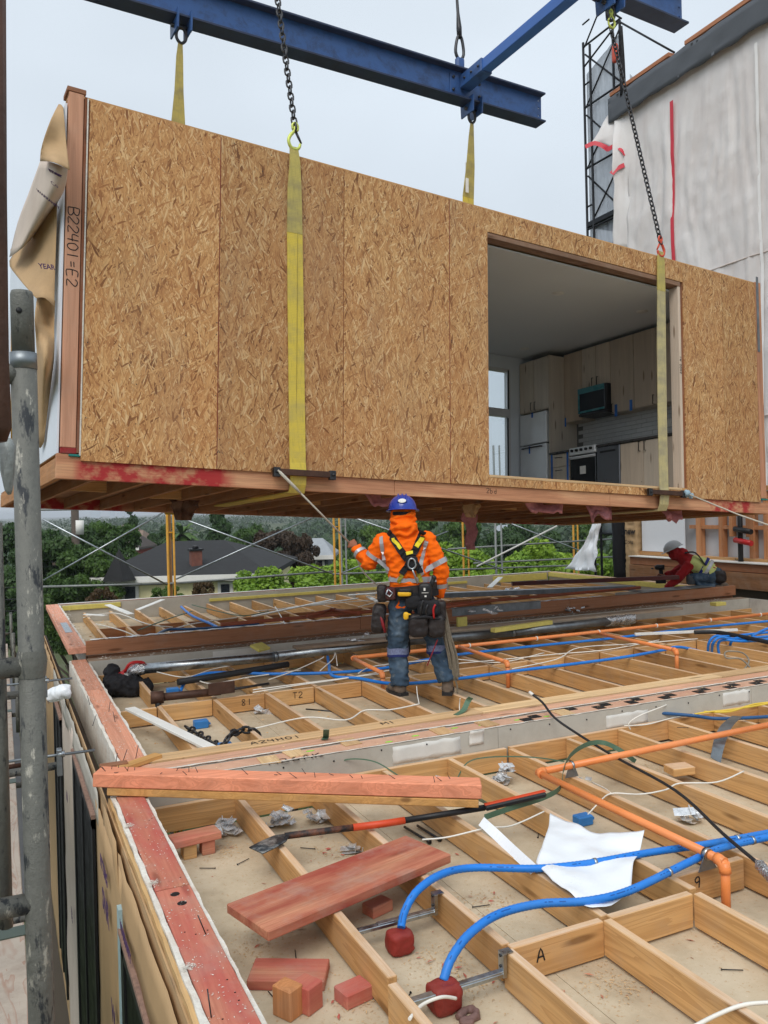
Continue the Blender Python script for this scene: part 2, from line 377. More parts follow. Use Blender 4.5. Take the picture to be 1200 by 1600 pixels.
def leaf(key, c1, c2):
    t = NT(key); oi = t.n('ShaderNodeObjectInfo').outputs['Random']; n = t.noise(t.coord((1, 1, 1), obj=False), .55, 4); n2 = t.noise(t.coord((1, 1, 1), obj=False), 4.0, 2)
    c = t.ramp(t.math('ADD', t.math('MULTIPLY', n, .6), t.math('MULTIPLY', n2, .4)), [(.35, c1), (.65, c2)])
    c = t.mix(.5, c, t.ramp(oi, [(0, (.75, .85, .8)), (1, (1.2, 1.12, .95))]), 'MULTIPLY')
    t.set(Base_Color=c, Roughness=.55, Specular_IOR_Level=.35)
    tr = t.n('ShaderNodeBsdfTranslucent', {0: c}); mxs = t.n('ShaderNodeMixShader', {0: .3, 1: t.b.outputs[0], 2: tr.outputs[0]}); t.t.links.new(mxs.outputs[0], t.o.inputs[0]); return t.m
GYP = plain('grey_gypsum_paper', srgb(186, 182, 172), .85, var=.08, scale=3, dirt=srgb(140, 130, 115), dirt_amt=.35, dirt_scale=2.5, spec=.15)
GYPW = plain('white_gypsum_core', srgb(226, 222, 212), .9, var=.15, scale=40, bump=.6, dirt=srgb(190, 160, 130), dirt_amt=.4, dirt_scale=9, spec=.1)
def floorpaper():
    t = NT('tan_board_paper'); v = t.coord((1, 1, 1), rand=False); n = t.noise(v, 2.2, 6, .65); sp = t.noise(v, 60, 3, .7); n3 = t.noise(v, .6, 3)
    c = t.ramp(n, [(.3, srgb(166, 150, 126)), (.5, srgb(194, 178, 152)), (.72, srgb(210, 196, 172))]); c = t.mix(t.rng(sp, .6, .72, 0, .7), c, srgb(172, 130, 88)); c = t.mix(t.rng(sp, .25, .33, .6, 0), c, srgb(225, 215, 200)); c = t.mix(t.rng(n3, .5, .7, 0, .3), c, srgb(148, 136, 118))
    t.set(Base_Color=c, Roughness=.9, Specular_IOR_Level=.15); t.bump(sp, .2, .004); return t.m
FLOORP = floorpaper()
ORANGE = plain('orange_sprinkler_plastic', srgb(240, 142, 78), .38, var=.1, scale=5, dirt=srgb(200, 150, 110), dirt_amt=.35)
ORANGED = plain('dusty_brown_orange_plastic', srgb(160, 82, 52), .6, var=.2, scale=5, dirt=srgb(120, 90, 70), dirt_amt=.5)
BLUE = plain('blue_conduit_plastic', srgb(28, 122, 214), .42, var=.14, scale=6, dirt=srgb(90, 140, 190), dirt_amt=.3)
NAVY = plain('dark_blue_plastic', srgb(38, 84, 132), .45, var=.15)
GALV = plain('galvanised_steel', srgb(182, 188, 192), .34, 1.0, var=.2, scale=30, dirt=srgb(120, 125, 128), dirt_amt=.5, dirt_scale=12)
GALVD = plain('dull_galvanised_sheet', srgb(140, 146, 150), .45, .85, var=.25, scale=14, dirt=srgb(95, 98, 100), dirt_amt=.6, dirt_scale=5)
STEEL = plain('dark_chain_steel', srgb(70, 70, 72), .42, .8, var=.3, scale=30)
RUST = plain('rusty_brown_steel', srgb(88, 62, 50), .6, .4, var=.35, scale=14, dirt=srgb(50, 38, 34), dirt_amt=.7, bump=.3)
BLACK = plain('black_plastic', srgb(28, 28, 30), .5, var=.3, scale=10)
RUBBER = plain('black_rubber', srgb(36, 36, 38), .6, var=.3, scale=20)
NYLON = plain('black_nylon', srgb(26, 26, 30), .8, var=.35, scale=60, bump=.3)
LEATHER = plain('dark_leather', srgb(38, 32, 32), .55, var=.4, scale=18, bump=.3, dirt=srgb(80, 72, 66), dirt_amt=.35)
BEAMB = plain('blue_painted_steel', srgb(54, 92, 150), .42, var=.12, scale=2.5, dirt=srgb(40, 54, 84), dirt_amt=.75, dirt_scale=5, spec=.4)
BEAMD = plain('dark_blue_flange_paint', srgb(44, 58, 88), .5, var=.2, scale=3, dirt=srgb(40, 40, 46), dirt_amt=.6)
HOOKY = plain('pale_yellow_alloy', srgb(205, 214, 110), .45, .3, var=.2, scale=10)
HOOKR = plain('orange_red_alloy', srgb(210, 84, 60), .5, .2, var=.2, scale=10)
CABLEW = plain('white_cable_jacket', srgb(232, 228, 218), .5, var=.08)
CABLEY = plain('yellow_cable_jacket', srgb(222, 190, 70), .5, var=.08)
INK = plain('black_marker_ink', srgb(30, 26, 26), .7, var=.1)
PURPLE = plain('purple_printed_ink', srgb(74, 46, 92), .8, var=.15)
REDINK = plain('red_spray_paint', srgb(172, 30, 44), .7, var=.25, scale=20)
PAPER = plain('brown_building_paper', srgb(188, 156, 116), .75, var=.12, scale=2.0, dirt=srgb(150, 122, 92), dirt_amt=.4, bump=.15, spec=.25)
PAPERL = plain('pale_building_paper', srgb(206, 190, 176), .75, var=.1, scale=2.0, dirt=srgb(170, 150, 130), dirt_amt=.3, bump=.1)
WRAPW = plain('white_sheathing_face', srgb(222, 228, 236), .6, var=.05, scale=2)
PUTTY = plain('red_firestop_putty', srgb(140, 44, 36), .6, var=.2, scale=14, bump=.3, dirt=srgb(110, 60, 50), dirt_amt=.4)
PINKINS = plain('pink_fibreglass', srgb(214, 150, 158), .95, var=.25, scale=25, bump=.8, dirt=srgb(150, 100, 100), dirt_amt=.4, spec=.05)
WHITEP = plain('white_paint', srgb(228, 226, 220), .6, var=.06, scale=6, dirt=srgb(190, 184, 172), dirt_amt=.4)
PLASTIC = plain('white_plastic_film', srgb(236, 240, 244), .3, var=.05, scale=3, spec=.5)
GREENS = plain('green_strapping', srgb(84, 112, 90), .5, var=.2)
FOAMY = plain('yellow_foam', srgb(214, 200, 110), .9, var=.15, scale=20)
TEAL = plain('teal_gasket', srgb(30, 120, 112), .5, var=.15)
REDT = plain('red_tool_plastic', srgb(184, 34, 36), .4, var=.15)

# ================================================================ the hanging module
MR = [[0.993473, -0.101869, 0.051325], [0.099279, 0.993766, 0.050718], [-0.056172, -0.045291, 0.997393]]; MO = [0.5851, 6.8538, 2.1074]
MM = Matrix([MR[0] + [MO[0]], MR[1] + [MO[1]], MR[2] + [MO[2]], [0, 0, 0, 1]])
def ML(s, d, h): return MM @ Vector((s, d, h))
Wm, Hm, Dm = 8.537, 2.934, 3.88
KO = [0.0, 0.0, 0.0]                                          # offset of the fitted kitchen inside the unit
hm = thing('modular_unit', 'large tan strand-board housing module hanging from yellow slings', 'housing module', M=MM)
def hp(name, mb, m, parent=hm, label=None):
    if KO[0]: mb.v = [(x + KO[0], y + KO[1], z + KO[2]) for x, y, z in mb.v]
    return part(name, mb, m, parent, True, label)
O0, O1, OB, OT = 4.04, 7.06, .115, 2.695                    # kitchen opening
g = .0035
def panel(poly, label=None):
    return hp('strand_board_panel', MB().prism(poly, 0.0, .015, 1), OSB, label=label)
panel([(0, 0), (1.109 - g, 0), (1.109 - g, Hm), (0.012, Hm)])
panel([(1.109 + g, 0), (2.328 - g, 0), (2.328 - g, Hm), (1.109 + g, Hm)])
panel([(2.328 + g, 0), (3.548 - g, 0), (3.548 - g, Hm), (2.328 + g, Hm)])
panel([(3.548 + g, 0), (4.768 - g, 0), (4.768 - g, OB), (O0, OB), (O0, OT), (4.768 - g, OT), (4.768 - g, Hm), (3.548 + g, Hm)])
panel([(4.768 + g, OT), (7.1, OT), (7.1, Hm), (4.768 + g, Hm)], 'narrow strand-board header strip over the opening')
panel([(4.768 + g, 0), (7.1, 0), (7.1, OB), (4.768 + g, OB)], 'low strand-board strip under the opening')
panel([(7.1 + g, 0), (7.85 - g, 0), (7.85 - g, Hm), (7.1 + g, Hm)])
panel([(7.85 + g, 0), (Wm, 0), (Wm, Hm), (7.85 + g, Hm)])
hp('chalk_line', MB().box((1.1045, -.0008, .02), (1.1115, .014, Hm - .01)).box((3.5445, -.0008, .02), (3.5515, .014, Hm - .01)).box((2.3255, .004, .02), (2.3305, .014, Hm - .01)), plain('red_chalk', srgb(120, 48, 40), .9))
nl = MB()
for k in range(150):
    x = rnd.uniform(.05, 8.5); z = rnd.uniform(.12, .16) if rnd.random() < .6 else rnd.uniform(2.8, 2.9)
    if O0 < x < O1 and z < OB + .03: continue
    if rnd.random() < .6: x = rnd.choice([.42, .82, 1.5, 1.92, 2.7, 3.1, 3.9, 1.09, 1.13, 2.31, 2.35, 3.53, 3.57, .03]); z = rnd.uniform(.1, 2.8)
    nl.box((x - .004, -.0015, z - .004), (x + .004, .002, z + .004))
hp('nail_heads', nl, STEEL)
# front wall framing (behind the boards), made as pieces round the opening
FW = [(0.0, O0, .0, Hm), (O0, O1, OT, Hm), (O0, O1, -.0, OB), (O1, Wm, .0, Hm)]
mbw = MB()
for a, b, c, d in FW: mbw.box((a + .003, .0165, c + .004), (b - .003, .125, d - .004))
hp('front_wall_core', mbw, wood('wall_core_lumber', 2, srgb(150, 100, 70)))
# trim of the opening: header reveal, jambs
hp('header_trim', MB().box((O0 + .004, .004, OT - .06), (O1 - .004, .13, OT - .006), .003), wood('brown_header', 0, srgb(140, 110, 90)))
hp('front_wall_lining', MB().box((2.6, .127, .11), (O0 - .006, .134, 2.6)).box((O0, .142, OT - .002), (O1, .146, 2.69)), plain('white_interior_paint', srgb(214, 219, 224), .7, var=.03, scale=2, spec=.2))
hp('jamb', MB().box((O1 - .045, .006, OB + .002), (O1 - .003, .14, OT - .064), .003), wood('pale_jamb', 2, srgb(216, 204, 190), contrast=.4), label='pale lumber jamb with marker writing at the right of the opening')
hp('jamb_lettering', scribble(MB(), '1W 2042', frame((O1 - .04, .0045, 1.75), (0, 0, -1), (1, 0, 0), (0, -1, 0)), .032, .005), INK)
hp('sill', MB().box((O0 + .004, -.004, OB - .028), (O1 - .05, .14, OB - .002), .003), blond(0))
# end post, strips and gaskets at the left edge
hp('end_post', MB().box((-.15, .018, .10), (-.035, .10, 2.97), .004), wood('end_post_lumber', 2, srgb(206, 156, 128), dirty=.15, contrast=.6), label='reddish end post with handwritten code')
for k, ch_ in enumerate('B22401=E2'): hp('letter', scribble(MB(), ch_, frame((-.137, .0165, 2.02 - k * .0722), (0, 0, -1), (1, 0, 0), (0, -1, 0)), .083, .0075, .12), INK)
hp('post_foot', MB().box((-.15, .016, .052), (-.03, .1, .098), .003), wood('post_foot_lumber', 0, srgb(140, 44, 44)))
hp('edge_strip', MB().box((-.031, .010, .06), (-.012, .1, 2.95)), wood('brown_strip', 2, srgb(140, 90, 64)))
hp('drywall_strip', MB().box((-.0115, .004, .04), (-.001, .1, 2.94)), GYPW)
hp('gasket', MB().box((-.09, .004, .03), (-.002, .05, .048), .004), TEAL)
hp('gasket', MB().box((8.57, .004, .03), (8.70, .05, .05), .004), TEAL)
hp('top_plate', MB().box((-.165, .014, 2.972), (-.02, .2, 3.01), .003), wood('brown_strip', 0, srgb(150, 104, 78)))
hp('end_post', MB().box((8.575, .018, .055), (8.69, .10, 2.97), .004), wood('right_post_lumber', 2, srgb(214, 160, 128)))
hp('metal_strap', MB().box((8.585, .012, 2.02), (8.635, .0165, 3.04)), GALVD)
# rim beam and paint
def rimmat():
    t = NT('rim_beam_wood'); v = t.coord((1.0, 9, 9), rand=False); n = t.noise(v, 1, 4, .55, .5); fb = t.noise(t.coord((3, 120, 120), rand=False), 1, 3)
    c = t.ramp(n, [(.28, srgb(168, 116, 86)), (.55, srgb(202, 148, 112)), (.75, srgb(216, 170, 130))]); c = t.mix(t.rng(fb, .4, .7, 0, .35), c, srgb(120, 70, 48))
    sx = t.n('ShaderNodeSeparateXYZ', {0: t.coord((1, 1, 1), rand=False)}).outputs[0]
    pn = t.noise(t.coord((5, 1, 7), rand=False), 1, 4, .6)
    z1 = t.math('MULTIPLY', t.rng(sx, -.06, .02, 0, 1), t.rng(sx, 1.15, 1.3, 1, 0)); z2 = t.math('MULTIPLY', t.rng(sx, 7.45, 7.6, 0, 1), t.rng(sx, 8.3, 8.45, 1, 0))
    f = t.math('MULTIPLY', t.math('MAXIMUM', z1, z2), t.rng(pn, .40, .56, 0, .9)); c = t.mix(f, c, srgb(164, 26, 42))
    t.set(Base_Color=c, Roughness=.75, Specular_IOR_Level=.25); t.bump(fb, .2, .003); return t.m
RIM = rimmat()
for a, b in ((-.178, 2.9), (2.904, 5.8), (5.804, 8.74)): hp('rim_beam', MB().box((a, .022, -.148), (b, .065, .052 if a < 0 else -.0), .004), RIM)
hp('rim_lettering', scribble(MB(), '2bd', frame((4.02, .0205, -.075), (1, 0, 0), (0, 0, 1), (0, -1, 0)), .05, .005), INK)
hp('rim_beam', MB().box((-.178, Dm - .06, -.148), (8.74, Dm, -.0), .004), RIM)
hp('rim_beam', MB().box((-.178, .068, -.148), (-.135, Dm - .063, .02), .004), wood('end_rim_lumber', 1, srgb(205, 152, 104)), label='pale end rim board of the module')
hp('rim_beam', MB().box((8.70, .068, -.148), (8.74, Dm - .063, .0), .004), fir(1))
# underside: joists and the board they carry
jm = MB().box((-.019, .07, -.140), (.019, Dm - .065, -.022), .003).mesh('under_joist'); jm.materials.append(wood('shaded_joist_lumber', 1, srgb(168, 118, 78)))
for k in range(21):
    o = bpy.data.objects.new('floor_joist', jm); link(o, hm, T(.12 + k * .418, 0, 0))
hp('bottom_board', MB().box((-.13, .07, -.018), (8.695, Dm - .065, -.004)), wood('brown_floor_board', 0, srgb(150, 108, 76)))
# blocks and lettered scraps below
for k in range(9):
    x = .33 + k * .836 + .04 * (k % 3)
    hp('underside_block', MB().box((x - .18, 1.3 + .5 * (k % 2), -.13), (x + .15, 1.34 + .5 * (k % 2), -.025), .003), fir(0))
# insulation lumps hanging through
def lump(s, d, w_, h_, dp=.25, seed=1):
    G = []
    for i in range(7):
        row = []
        for j in range(13):
            u = j / 12 * 2 - 1; v = i / 6; n = noise.noise(Vector((u * 2.1 + seed, v * 2, seed * 3.1)))
            row.append((s + u * w_ / 2 * (1 - .25 * v) + n * .03, d + .06 * math.sin(u * 4 + seed) + dp * (.5 - v) * .25 + n * .05, -.09 - h_ * v * (.75 + .35 * noise.noise(Vector((u * 3, seed, 2)))) - .02 * n))
        G.append(row)
    return hp('insulation', MB().sheet(G, .035), PINKINS)
lump(5.05, .35, .62, .19, seed=2); lump(5.95, .3, .42, .24, seed=5); lump(7.35, .5, .36, .2, seed=8); lump(3.15, .5, .55, .17, seed=11)
def scrap(s, d, w_, h_, m, seed):
    G = [[(s + (j / 6 - .5) * w_ * (1 - .5 * i / 6) + .03 * noise.noise(Vector((i * .7, j * .5, seed))), d + .1 * noise.noise(Vector((i * .5, j * .8, seed + 4))), -.12 - h_ * i / 6) for j in range(7)] for i in range(7)]
    return hp('hanging_scrap', MB().sheet(G, .003), m)
q = [(1.445,2.000,-0.077)][0]; scrap(q[0], 2.0, .34, .22, wood('brown_paper_scrap', 2, srgb(126, 96, 78)), 3); q = [(5.439,2.200,-0.111)][0]; scrap(q[0], 2.2, .26, .5, PINKINS, 9); scrap(4.4, .8, .3, .16, PAPER, 12)
# end wall, roof, back wall (with window hole), right wall
hp('end_sheathing', MB().box((-.172, .05, .055), (-.158, 3.6, 2.88)), WRAPW, label='white sheathing on the left end of the module')
hp('end_wall_core', MB().box((-.156, .102, .055), (-.04, 3.6, 2.88)), fir(2))
hp('roof_deck', MB().box((-.15, .02, Hm + .004), (8.55, Dm, Hm + .022)), fir(0))
hp('roof_core', MB().box((-.03, .13, 2.67), (8.5, Dm - .02, Hm)), fir(0))
KO = [-.25, -.245, -.025]
WIN = (6.62, 7.66, .60, 2.42)
mb = MB()
for a, b, c, d in ((.21, WIN[0], .08, 2.9), (WIN[1], 8.75, .055, 2.9), (WIN[0], WIN[1], .055, WIN[2]), (WIN[0], WIN[1], WIN[3], 2.9)): mb.box((a, 3.98, c), (b, 4.11, d))
INW = plain('white_interior_paint', srgb(214, 219, 224), .7, var=.03, scale=2, spec=.2)
hp('back_wall', mb, INW)
hp('right_wall', MB().box((8.45, .40, .08), (8.55, 3.975, 2.65)), INW)
hp('partition_wall', MB().box((2.5, .385, .13), (2.6, 3.975, 2.6)), INW)
hp('ceiling', MB().box((2.605, .385, 2.63), (8.445, 3.975, 2.65)), INW)
hp('room_floor', MB().box((2.605, .39, .05), (8.445, 3.975, .105)), plain('grey_floor_planks', srgb(170, 160, 148), .5))
wn_ = hp('window', MB().box((WIN[0], 3.97, WIN[2]), (WIN[0] + .05, 4.06, WIN[3])).box((WIN[1] - .05, 3.97, WIN[2]), (WIN[1], 4.06, WIN[3])).box((WIN[0] + .05, 3.97, WIN[3] - .05), (WIN[1] - .05, 4.06, WIN[3])).box((WIN[0] + .05, 3.97, WIN[2]), (WIN[1] - .05, 4.06, WIN[2] + .05)).box((WIN[0] + .05, 3.97, 1.62), (WIN[1] - .05, 4.06, 1.75)), plain('white_window_vinyl', srgb(200, 200, 200), .4, var=.03))
def glass():
    t = NT('window_glass'); tr = t.n('ShaderNodeBsdfTransparent', {0: (.93, .96, .97, 1)}); gl = t.n('ShaderNodeBsdfGlossy', {0: (1, 1, 1, 1), 1: .03}); fr = t.n('ShaderNodeFresnel', {0: 1.45})
    m = t.n('ShaderNodeMixShader', {0: fr.outputs[0], 1: tr.outputs[0], 2: gl.outputs[0]}); t.t.links.new(m.outputs[0], t.o.inputs[0]); return t.m
GLASS = glass()
hp('pane', MB().box((WIN[0] + .05, 4.0, 1.75), (WIN[1] - .05, 4.006, WIN[3] - .05)), GLASS, wn_); hp('pane', MB().box((WIN[0] + .05, 4.0, WIN[2] + .05), (WIN[1] - .05, 4.006, 1.62)), GLASS, wn_)
hp('black_gasket', MB().box((WIN[1] - .054, 3.962, 1.75), (WIN[1] - .03, 3.969, 2.4)).box((WIN[1] - .07, 3.962, .62), (WIN[1] - .045, 3.969, 1.6)), BLACK, wn_)
for s, d in ((5.87, .91), (7.37, .89), (7.27, 3.2)):
    o = hp('downlight', MB().lathe([(.0, -.012), (.055, -.012), (.075, -.004), (.08, .0)], 20, T(s - KO[0], d - KO[1], 2.628)), plain('white_trim', srgb(225, 225, 222), .4))
# ---- kitchen run along the right wall (face at s=7.85)
CABM = wood('grey_oak_laminate', 2, srgb(208, 196, 180), rough=.5, dirty=0, contrast=.3)
kr = hp('kitchen_cabinets', MB().box((7.875, 1.10, .2), (8.44, 1.785, .92)).box((7.875, .42, .2), (8.44, 1.10, .92)).box((7.875, 2.815, .2), (8.44, 3.245, .92)).box((7.95, .42, .105), (8.44, 3.24, .2)), CABM)
def door(s, d0, d1, h0, h1, m=CABM, nm='cabinet_door'): return hp(nm, MB().box((s, d0 + .003, h0 + .003), (s + .02, d1 - .003, h1 - .003), .002), m, kr)
for d0, d1 in ((1.37, 1.785), (.95, 1.365), (.53, .945)): door(7.85, d0, d1, .2, .915)
for h0, h1 in ((.72, .915), (.47, .715), (.2, .465)): door(7.85, 2.82, 3.24, h0, h1, nm='drawer_front')
HND = BLACK
def handle(s, d, h, vert=True):
    mb = MB(); L = .065
    a, b = ((s, d, h - L), (s, d, h + L)) if vert else ((s, d - L, h), (s, d + L, h))
    a0 = (s + .03, a[1], a[2]); b0 = (s + .03, b[1], b[2]); mb.tube([a0, a, b, b0], .006, 6); return hp('handle', mb, HND, kr)
for d in (1.42, 1.32, .58, .48): handle(7.815, d, .84)
for h in (.86, .66, .41): handle(7.815, 3.03, h, False)
hp('tape_strip', MB().box((7.845, 2.83, .2), (7.849, 2.87, .93)).box((7.845, 3.18, .2), (7.849, 3.22, .93)), plain('blue_masking_tape', srgb(52, 110, 190), .7), kr)
hp('countertop', MB().box((7.83, .42, .925), (8.445, 2.235, .958), .003).box((7.83, 2.82, .925), (8.445, 3.245, .958), .003), plain('dark_stone_counter', srgb(70, 68, 66), .3), kr)
# over-fridge box, side panel, uppers
hp('upper_box', MB().box((7.875, 3.262, 1.68), (8.44, 3.97, 2.53)).box((8.19, .42, 1.46), (8.44, 2.25, 2.56)).box((8.19, 2.25, 1.93), (8.44, 2.84, 2.56)).box((8.19, 2.84, 1.46), (8.44, 3.255, 2.56)), CABM, kr)
door(7.855, 3.27, 3.615, 1.69, 2.52); door(7.855, 3.62, 3.965, 1.69, 2.52)
hp('side_panel', MB().box((7.85, 3.246, .11), (8.44, 3.261, 2.53)), CABM, kr)
for d0, d1, h0 in ((2.845, 3.24, 1.46), (2.55, 2.84, 1.93), (2.255, 2.545, 1.93), (1.80, 2.245, 1.46), (1.385, 1.795, 1.46), (.95, 1.38, 1.46), (.52, .945, 1.46)): door(8.165, d0, d1, h0, 2.56)
for d in (3.57, 3.66): handle(7.82, d, 1.76)
for d in (2.5, 2.6): handle(8.13, d, 2.0)
for d in (2.2, 1.34, 1.43, .9): handle(8.13, d, 1.53)
hp('tape_strip', MB().box((8.158, 2.12, 1.4), (8.162, 2.17, 1.58)).box((8.158, 1.83, 1.44), (8.162, 1.88, 1.6)).box((8.158, 3.2, 1.4), (8.162, 3.23, 1.54)), plain('blue_masking_tape', srgb(52, 110, 190), .7), kr)
bs = hp('backsplash', MB().box((8.43, .42, .96), (8.449, 3.24, 1.48)), plain('tile_grout', srgb(120, 120, 118), .8))
TIL = plain('white_glazed_tile', srgb(206, 208, 208), .15, var=.06, scale=3); tm = MB().box((8.422, .002, .002), (8.4295, .198, .062), .002).mesh('tile'); tm.materials.append(TIL)
for i in range(8):
    for j in range(15):
        d = .3 + j * .2 - (.1 if i % 2 else 0)
        if d >= .4 and d < 3.06: o = bpy.data.objects.new('tile', tm); link(o, bs, T(KO[0], d + KO[1], .963 + i * .064 + KO[2]))
hp('outlet', MB().box((8.415, 1.36, 1.16), (8.4215, 1.43, 1.28), .002), WHITEP, bs)
# appliances: things of their own inside the room
SS = plain('brushed_stainless', srgb(236, 238, 240), .4, .15, var=.08, scale=4)
def app(name, label, catg): return thing(name, label, catg, M=MM @ T(7.9, 3, .11))
def ap(name, mb, m, p): return part(name, mb, m, p, False)
def W_(mb): mb.v = [tuple(MM @ Vector((v[0] + KO[0], v[1] + KO[1], v[2] + KO[2]))) for v in mb.v]; return mb
def WB(mb): mb.v = [tuple(MM @ Vector((v[0], v[1], v[2] + .055 * (v[0] - 5)))) for v in mb.v]; return mb      # the beams hang level
fr = app('refrigerator', 'stainless steel refrigerator in film beside the bright window', 'refrigerator')
ap('body', W_(MB().box((7.91, 3.31, .115), (8.42, 3.955, 1.655), .006)), plain('dark_fridge_side', srgb(60, 60, 62), .5), fr)
ap('door', W_(MB().box((7.84, 3.312, 1.15), (7.905, 3.953, 1.65), .01)), SS, fr); ap('door', W_(MB().box((7.84, 3.312, .13), (7.905, 3.953, 1.13), .01)), SS, fr)
ap('handle', W_(MB().tube([(7.84, 3.42, 1.09), (7.8, 3.42, 1.09), (7.8, 3.86, 1.09), (7.84, 3.86, 1.09)], .012, 8)), STEEL, fr)
ap('tape', W_(MB().box((7.836, 3.62, 1.58), (7.839, 3.66, 1.66)).box((7.836, 3.7, 1.0), (7.839, 3.73, 1.12))), MATS['blue_masking_tape'], fr)
ra = app('range_oven', 'black and steel kitchen range with dark oven door', 'oven')
ap('body', W_(MB().box((7.9, 2.25, .115), (8.42, 2.805, .955), .004)), BLACK, ra); ap('oven_door', W_(MB().box((7.845, 2.262, .3), (7.895, 2.795, .84), .01)), plain('black_glass', srgb(20, 22, 24), .08, var=.1), ra)
ap('oven_trim', W_(MB().box((7.842, 2.262, .8), (7.8449, 2.795, .84))), SS, ra); ap('oven_trim', W_(MB().box((7.842, 2.262, .3), (7.8449, 2.795, .34))), SS, ra); ap('control_panel', W_(MB().box((7.83, 2.255, .86), (7.899, 2.8, .975), .012)), SS, ra)
for k in range(5): ap('knob', W_(MB().lathe([(0, .03), (.02, .03), (.022, 0)], 12, T(7.828, 2.33 + k * .098, .925) @ RY(-PI / 2))), BLACK, ra)
ap('handle', W_(MB().tube([(7.845, 2.3, .82), (7.8, 2.3, .82), (7.8, 2.76, .82), (7.845, 2.76, .82)], .011, 8)), SS, ra)
ap('sticker', W_(MB().box((7.839, 2.46, .56), (7.8415, 2.58, .68))), WHITEP, ra)
dw = app('dishwasher', 'grey stainless dishwasher right of the range', 'dishwasher')
ap('door', W_(MB().box((7.845, 1.795, .2), (7.905, 2.24, .92), .008)), plain('grey_stainless', srgb(120, 122, 126), .35, .8, var=.08, scale=4), dw); ap('handle_slot', W_(MB().box((7.842, 1.87, .83), (7.8445, 2.17, .86))), BLACK, dw)
ap('tub', W_(MB().box((7.908, 1.797, .2), (8.42, 2.238, .92))), BLACK, dw)
mw = app('microwave', 'black microwave with teal film under the upper cabinets', 'microwave')
ap('body', W_(MB().box((8.09, 2.262, 1.52), (8.42, 2.83, 1.925), .006)), BLACK, mw); ap('door', W_(MB().box((8.055, 2.27, 1.53), (8.087, 2.82, 1.915), .006)), plain('dark_glass', srgb(34, 40, 48), .1, var=.1), mw)
ap('film', W_(MB().box((8.05, 2.27, 1.83), (8.0535, 2.82, 1.915)).box((8.05, 2.27, 1.53), (8.0535, 2.82, 1.56)).box((8.05, 2.785, 1.57), (8.0535, 2.82, 1.82))), plain('teal_film', srgb(60, 130, 138), .3, var=.1), mw)
hood = W_(MB().box((8.06, 2.27, 1.485), (8.4, 2.82, 1.518), .006)); ap('vent', hood, STEEL, mw)
KO = [0.0, 0.0, 0.0]
# ---- brown building paper flapping on the left end
def flap(rows, m, name='building_paper', th=.003):
    G = [cat(r, 5) for r in rows]; cols = list(zip(*G)); G2 = [cat(c, 3) for c in cols]; G3 = list(zip(*G2))
    return MB().sheet([[v for v in r] for r in G3], th)
fl = flap([[(-0.190,0.255,2.962),(-0.190,0.125,2.893),(-0.185,0.061,2.841)], [(-0.300,-0.125,2.629),(-0.240,-0.104,2.605),(-0.190,-0.091,2.573)], [(-0.360,-0.131,2.406),(-0.260,-0.141,2.403),(-0.190,-0.238,2.303)], [(-0.360,-0.052,2.304),(-0.320,-0.446,2.135),(-0.200,-0.398,2.127)]], PAPER)
hp('building_paper', fl, PAPER, label='folded brown building paper at the top left corner')
fl = flap([[(-0.330,0.142,2.406),(-0.280,-0.204,2.244),(-0.190,-0.251,2.201)], [(-0.360,0.540,2.295),(-0.300,-0.096,2.046),(-0.190,-0.128,2.100)], [(-0.400,0.919,2.161),(-0.340,0.333,1.950),(-0.200,0.250,2.100)], [(-0.450,0.998,1.869),(-0.400,0.599,1.825),(-0.250,0.865,2.093)]], PAPERL)
hp('building_paper', fl, PAPERL, label='pale printed back of the folded building paper')
fl = flap([[(-0.300,1.215,2.147),(-0.260,0.503,2.073),(-0.200,0.134,2.140)], [(-0.420,1.283,1.932),(-0.300,0.758,1.859),(-0.200,0.146,1.807)], [(-0.400,0.853,1.662),(-0.300,0.409,1.545),(-0.200,0.160,1.498)], [(-0.340,0.142,1.281),(-0.280,0.101,1.280),(-0.200,0.151,1.234)]], PAPER)
hp('building_paper', fl, PAPER, label='brown paper billowing out from the end wall')
fl = flap([[(-0.300,0.375,1.353),(-0.260,0.180,1.326),(-0.190,0.194,1.300)], [(-0.360,0.027,1.074),(-0.240,0.283,1.132),(-0.190,0.189,1.064)], [(-0.300,0.292,0.890),(-0.300,-0.185,0.735),(-0.190,0.184,0.829)], [(-0.260,0.532,0.626),(-0.240,0.315,0.537),(-0.190,0.335,0.598)], [(-0.220,0.749,0.229),(-0.200,0.701,0.170),(-0.190,0.568,0.209)]], PAPER)
hp('building_paper', fl, PAPER, label='crumpled brown paper hanging behind the grey post')
def onflap(txt, a, b, c, size, bold=.0, m=PURPLE):     # lettering laid in the plane of three points
    a, b, c = Vector(a), Vector(b), Vector(c); x = (b - a).normalized(); n = x.cross(c - a).normalized(); y = n.cross(x)
    hp('paper_lettering', typed(MB(), txt, frame(a + n * .012, x, y, n), size, bold), m)
for txt, sz, q, bo in (('mer', .07, [(-0.330,-0.372,2.105),(-0.220,-0.448,2.033),(-0.330,-0.544,2.090)], .004), ('Co', .062, [(-0.300,-0.304,2.037),(-0.220,-0.405,1.962),(-0.300,-0.475,2.026)], .0), ('WARRANTY', .042, [(-0.400,-0.298,1.962),(-0.310,-0.366,1.869),(-0.400,-0.420,1.971)], .001), ('YEAR', .06, [(-0.340,0.045,1.488),(-0.240,0.090,1.510),(-0.340,0.060,1.574)], .001)):
    onflap(txt, q[0], q[1], q[2], sz, bo)
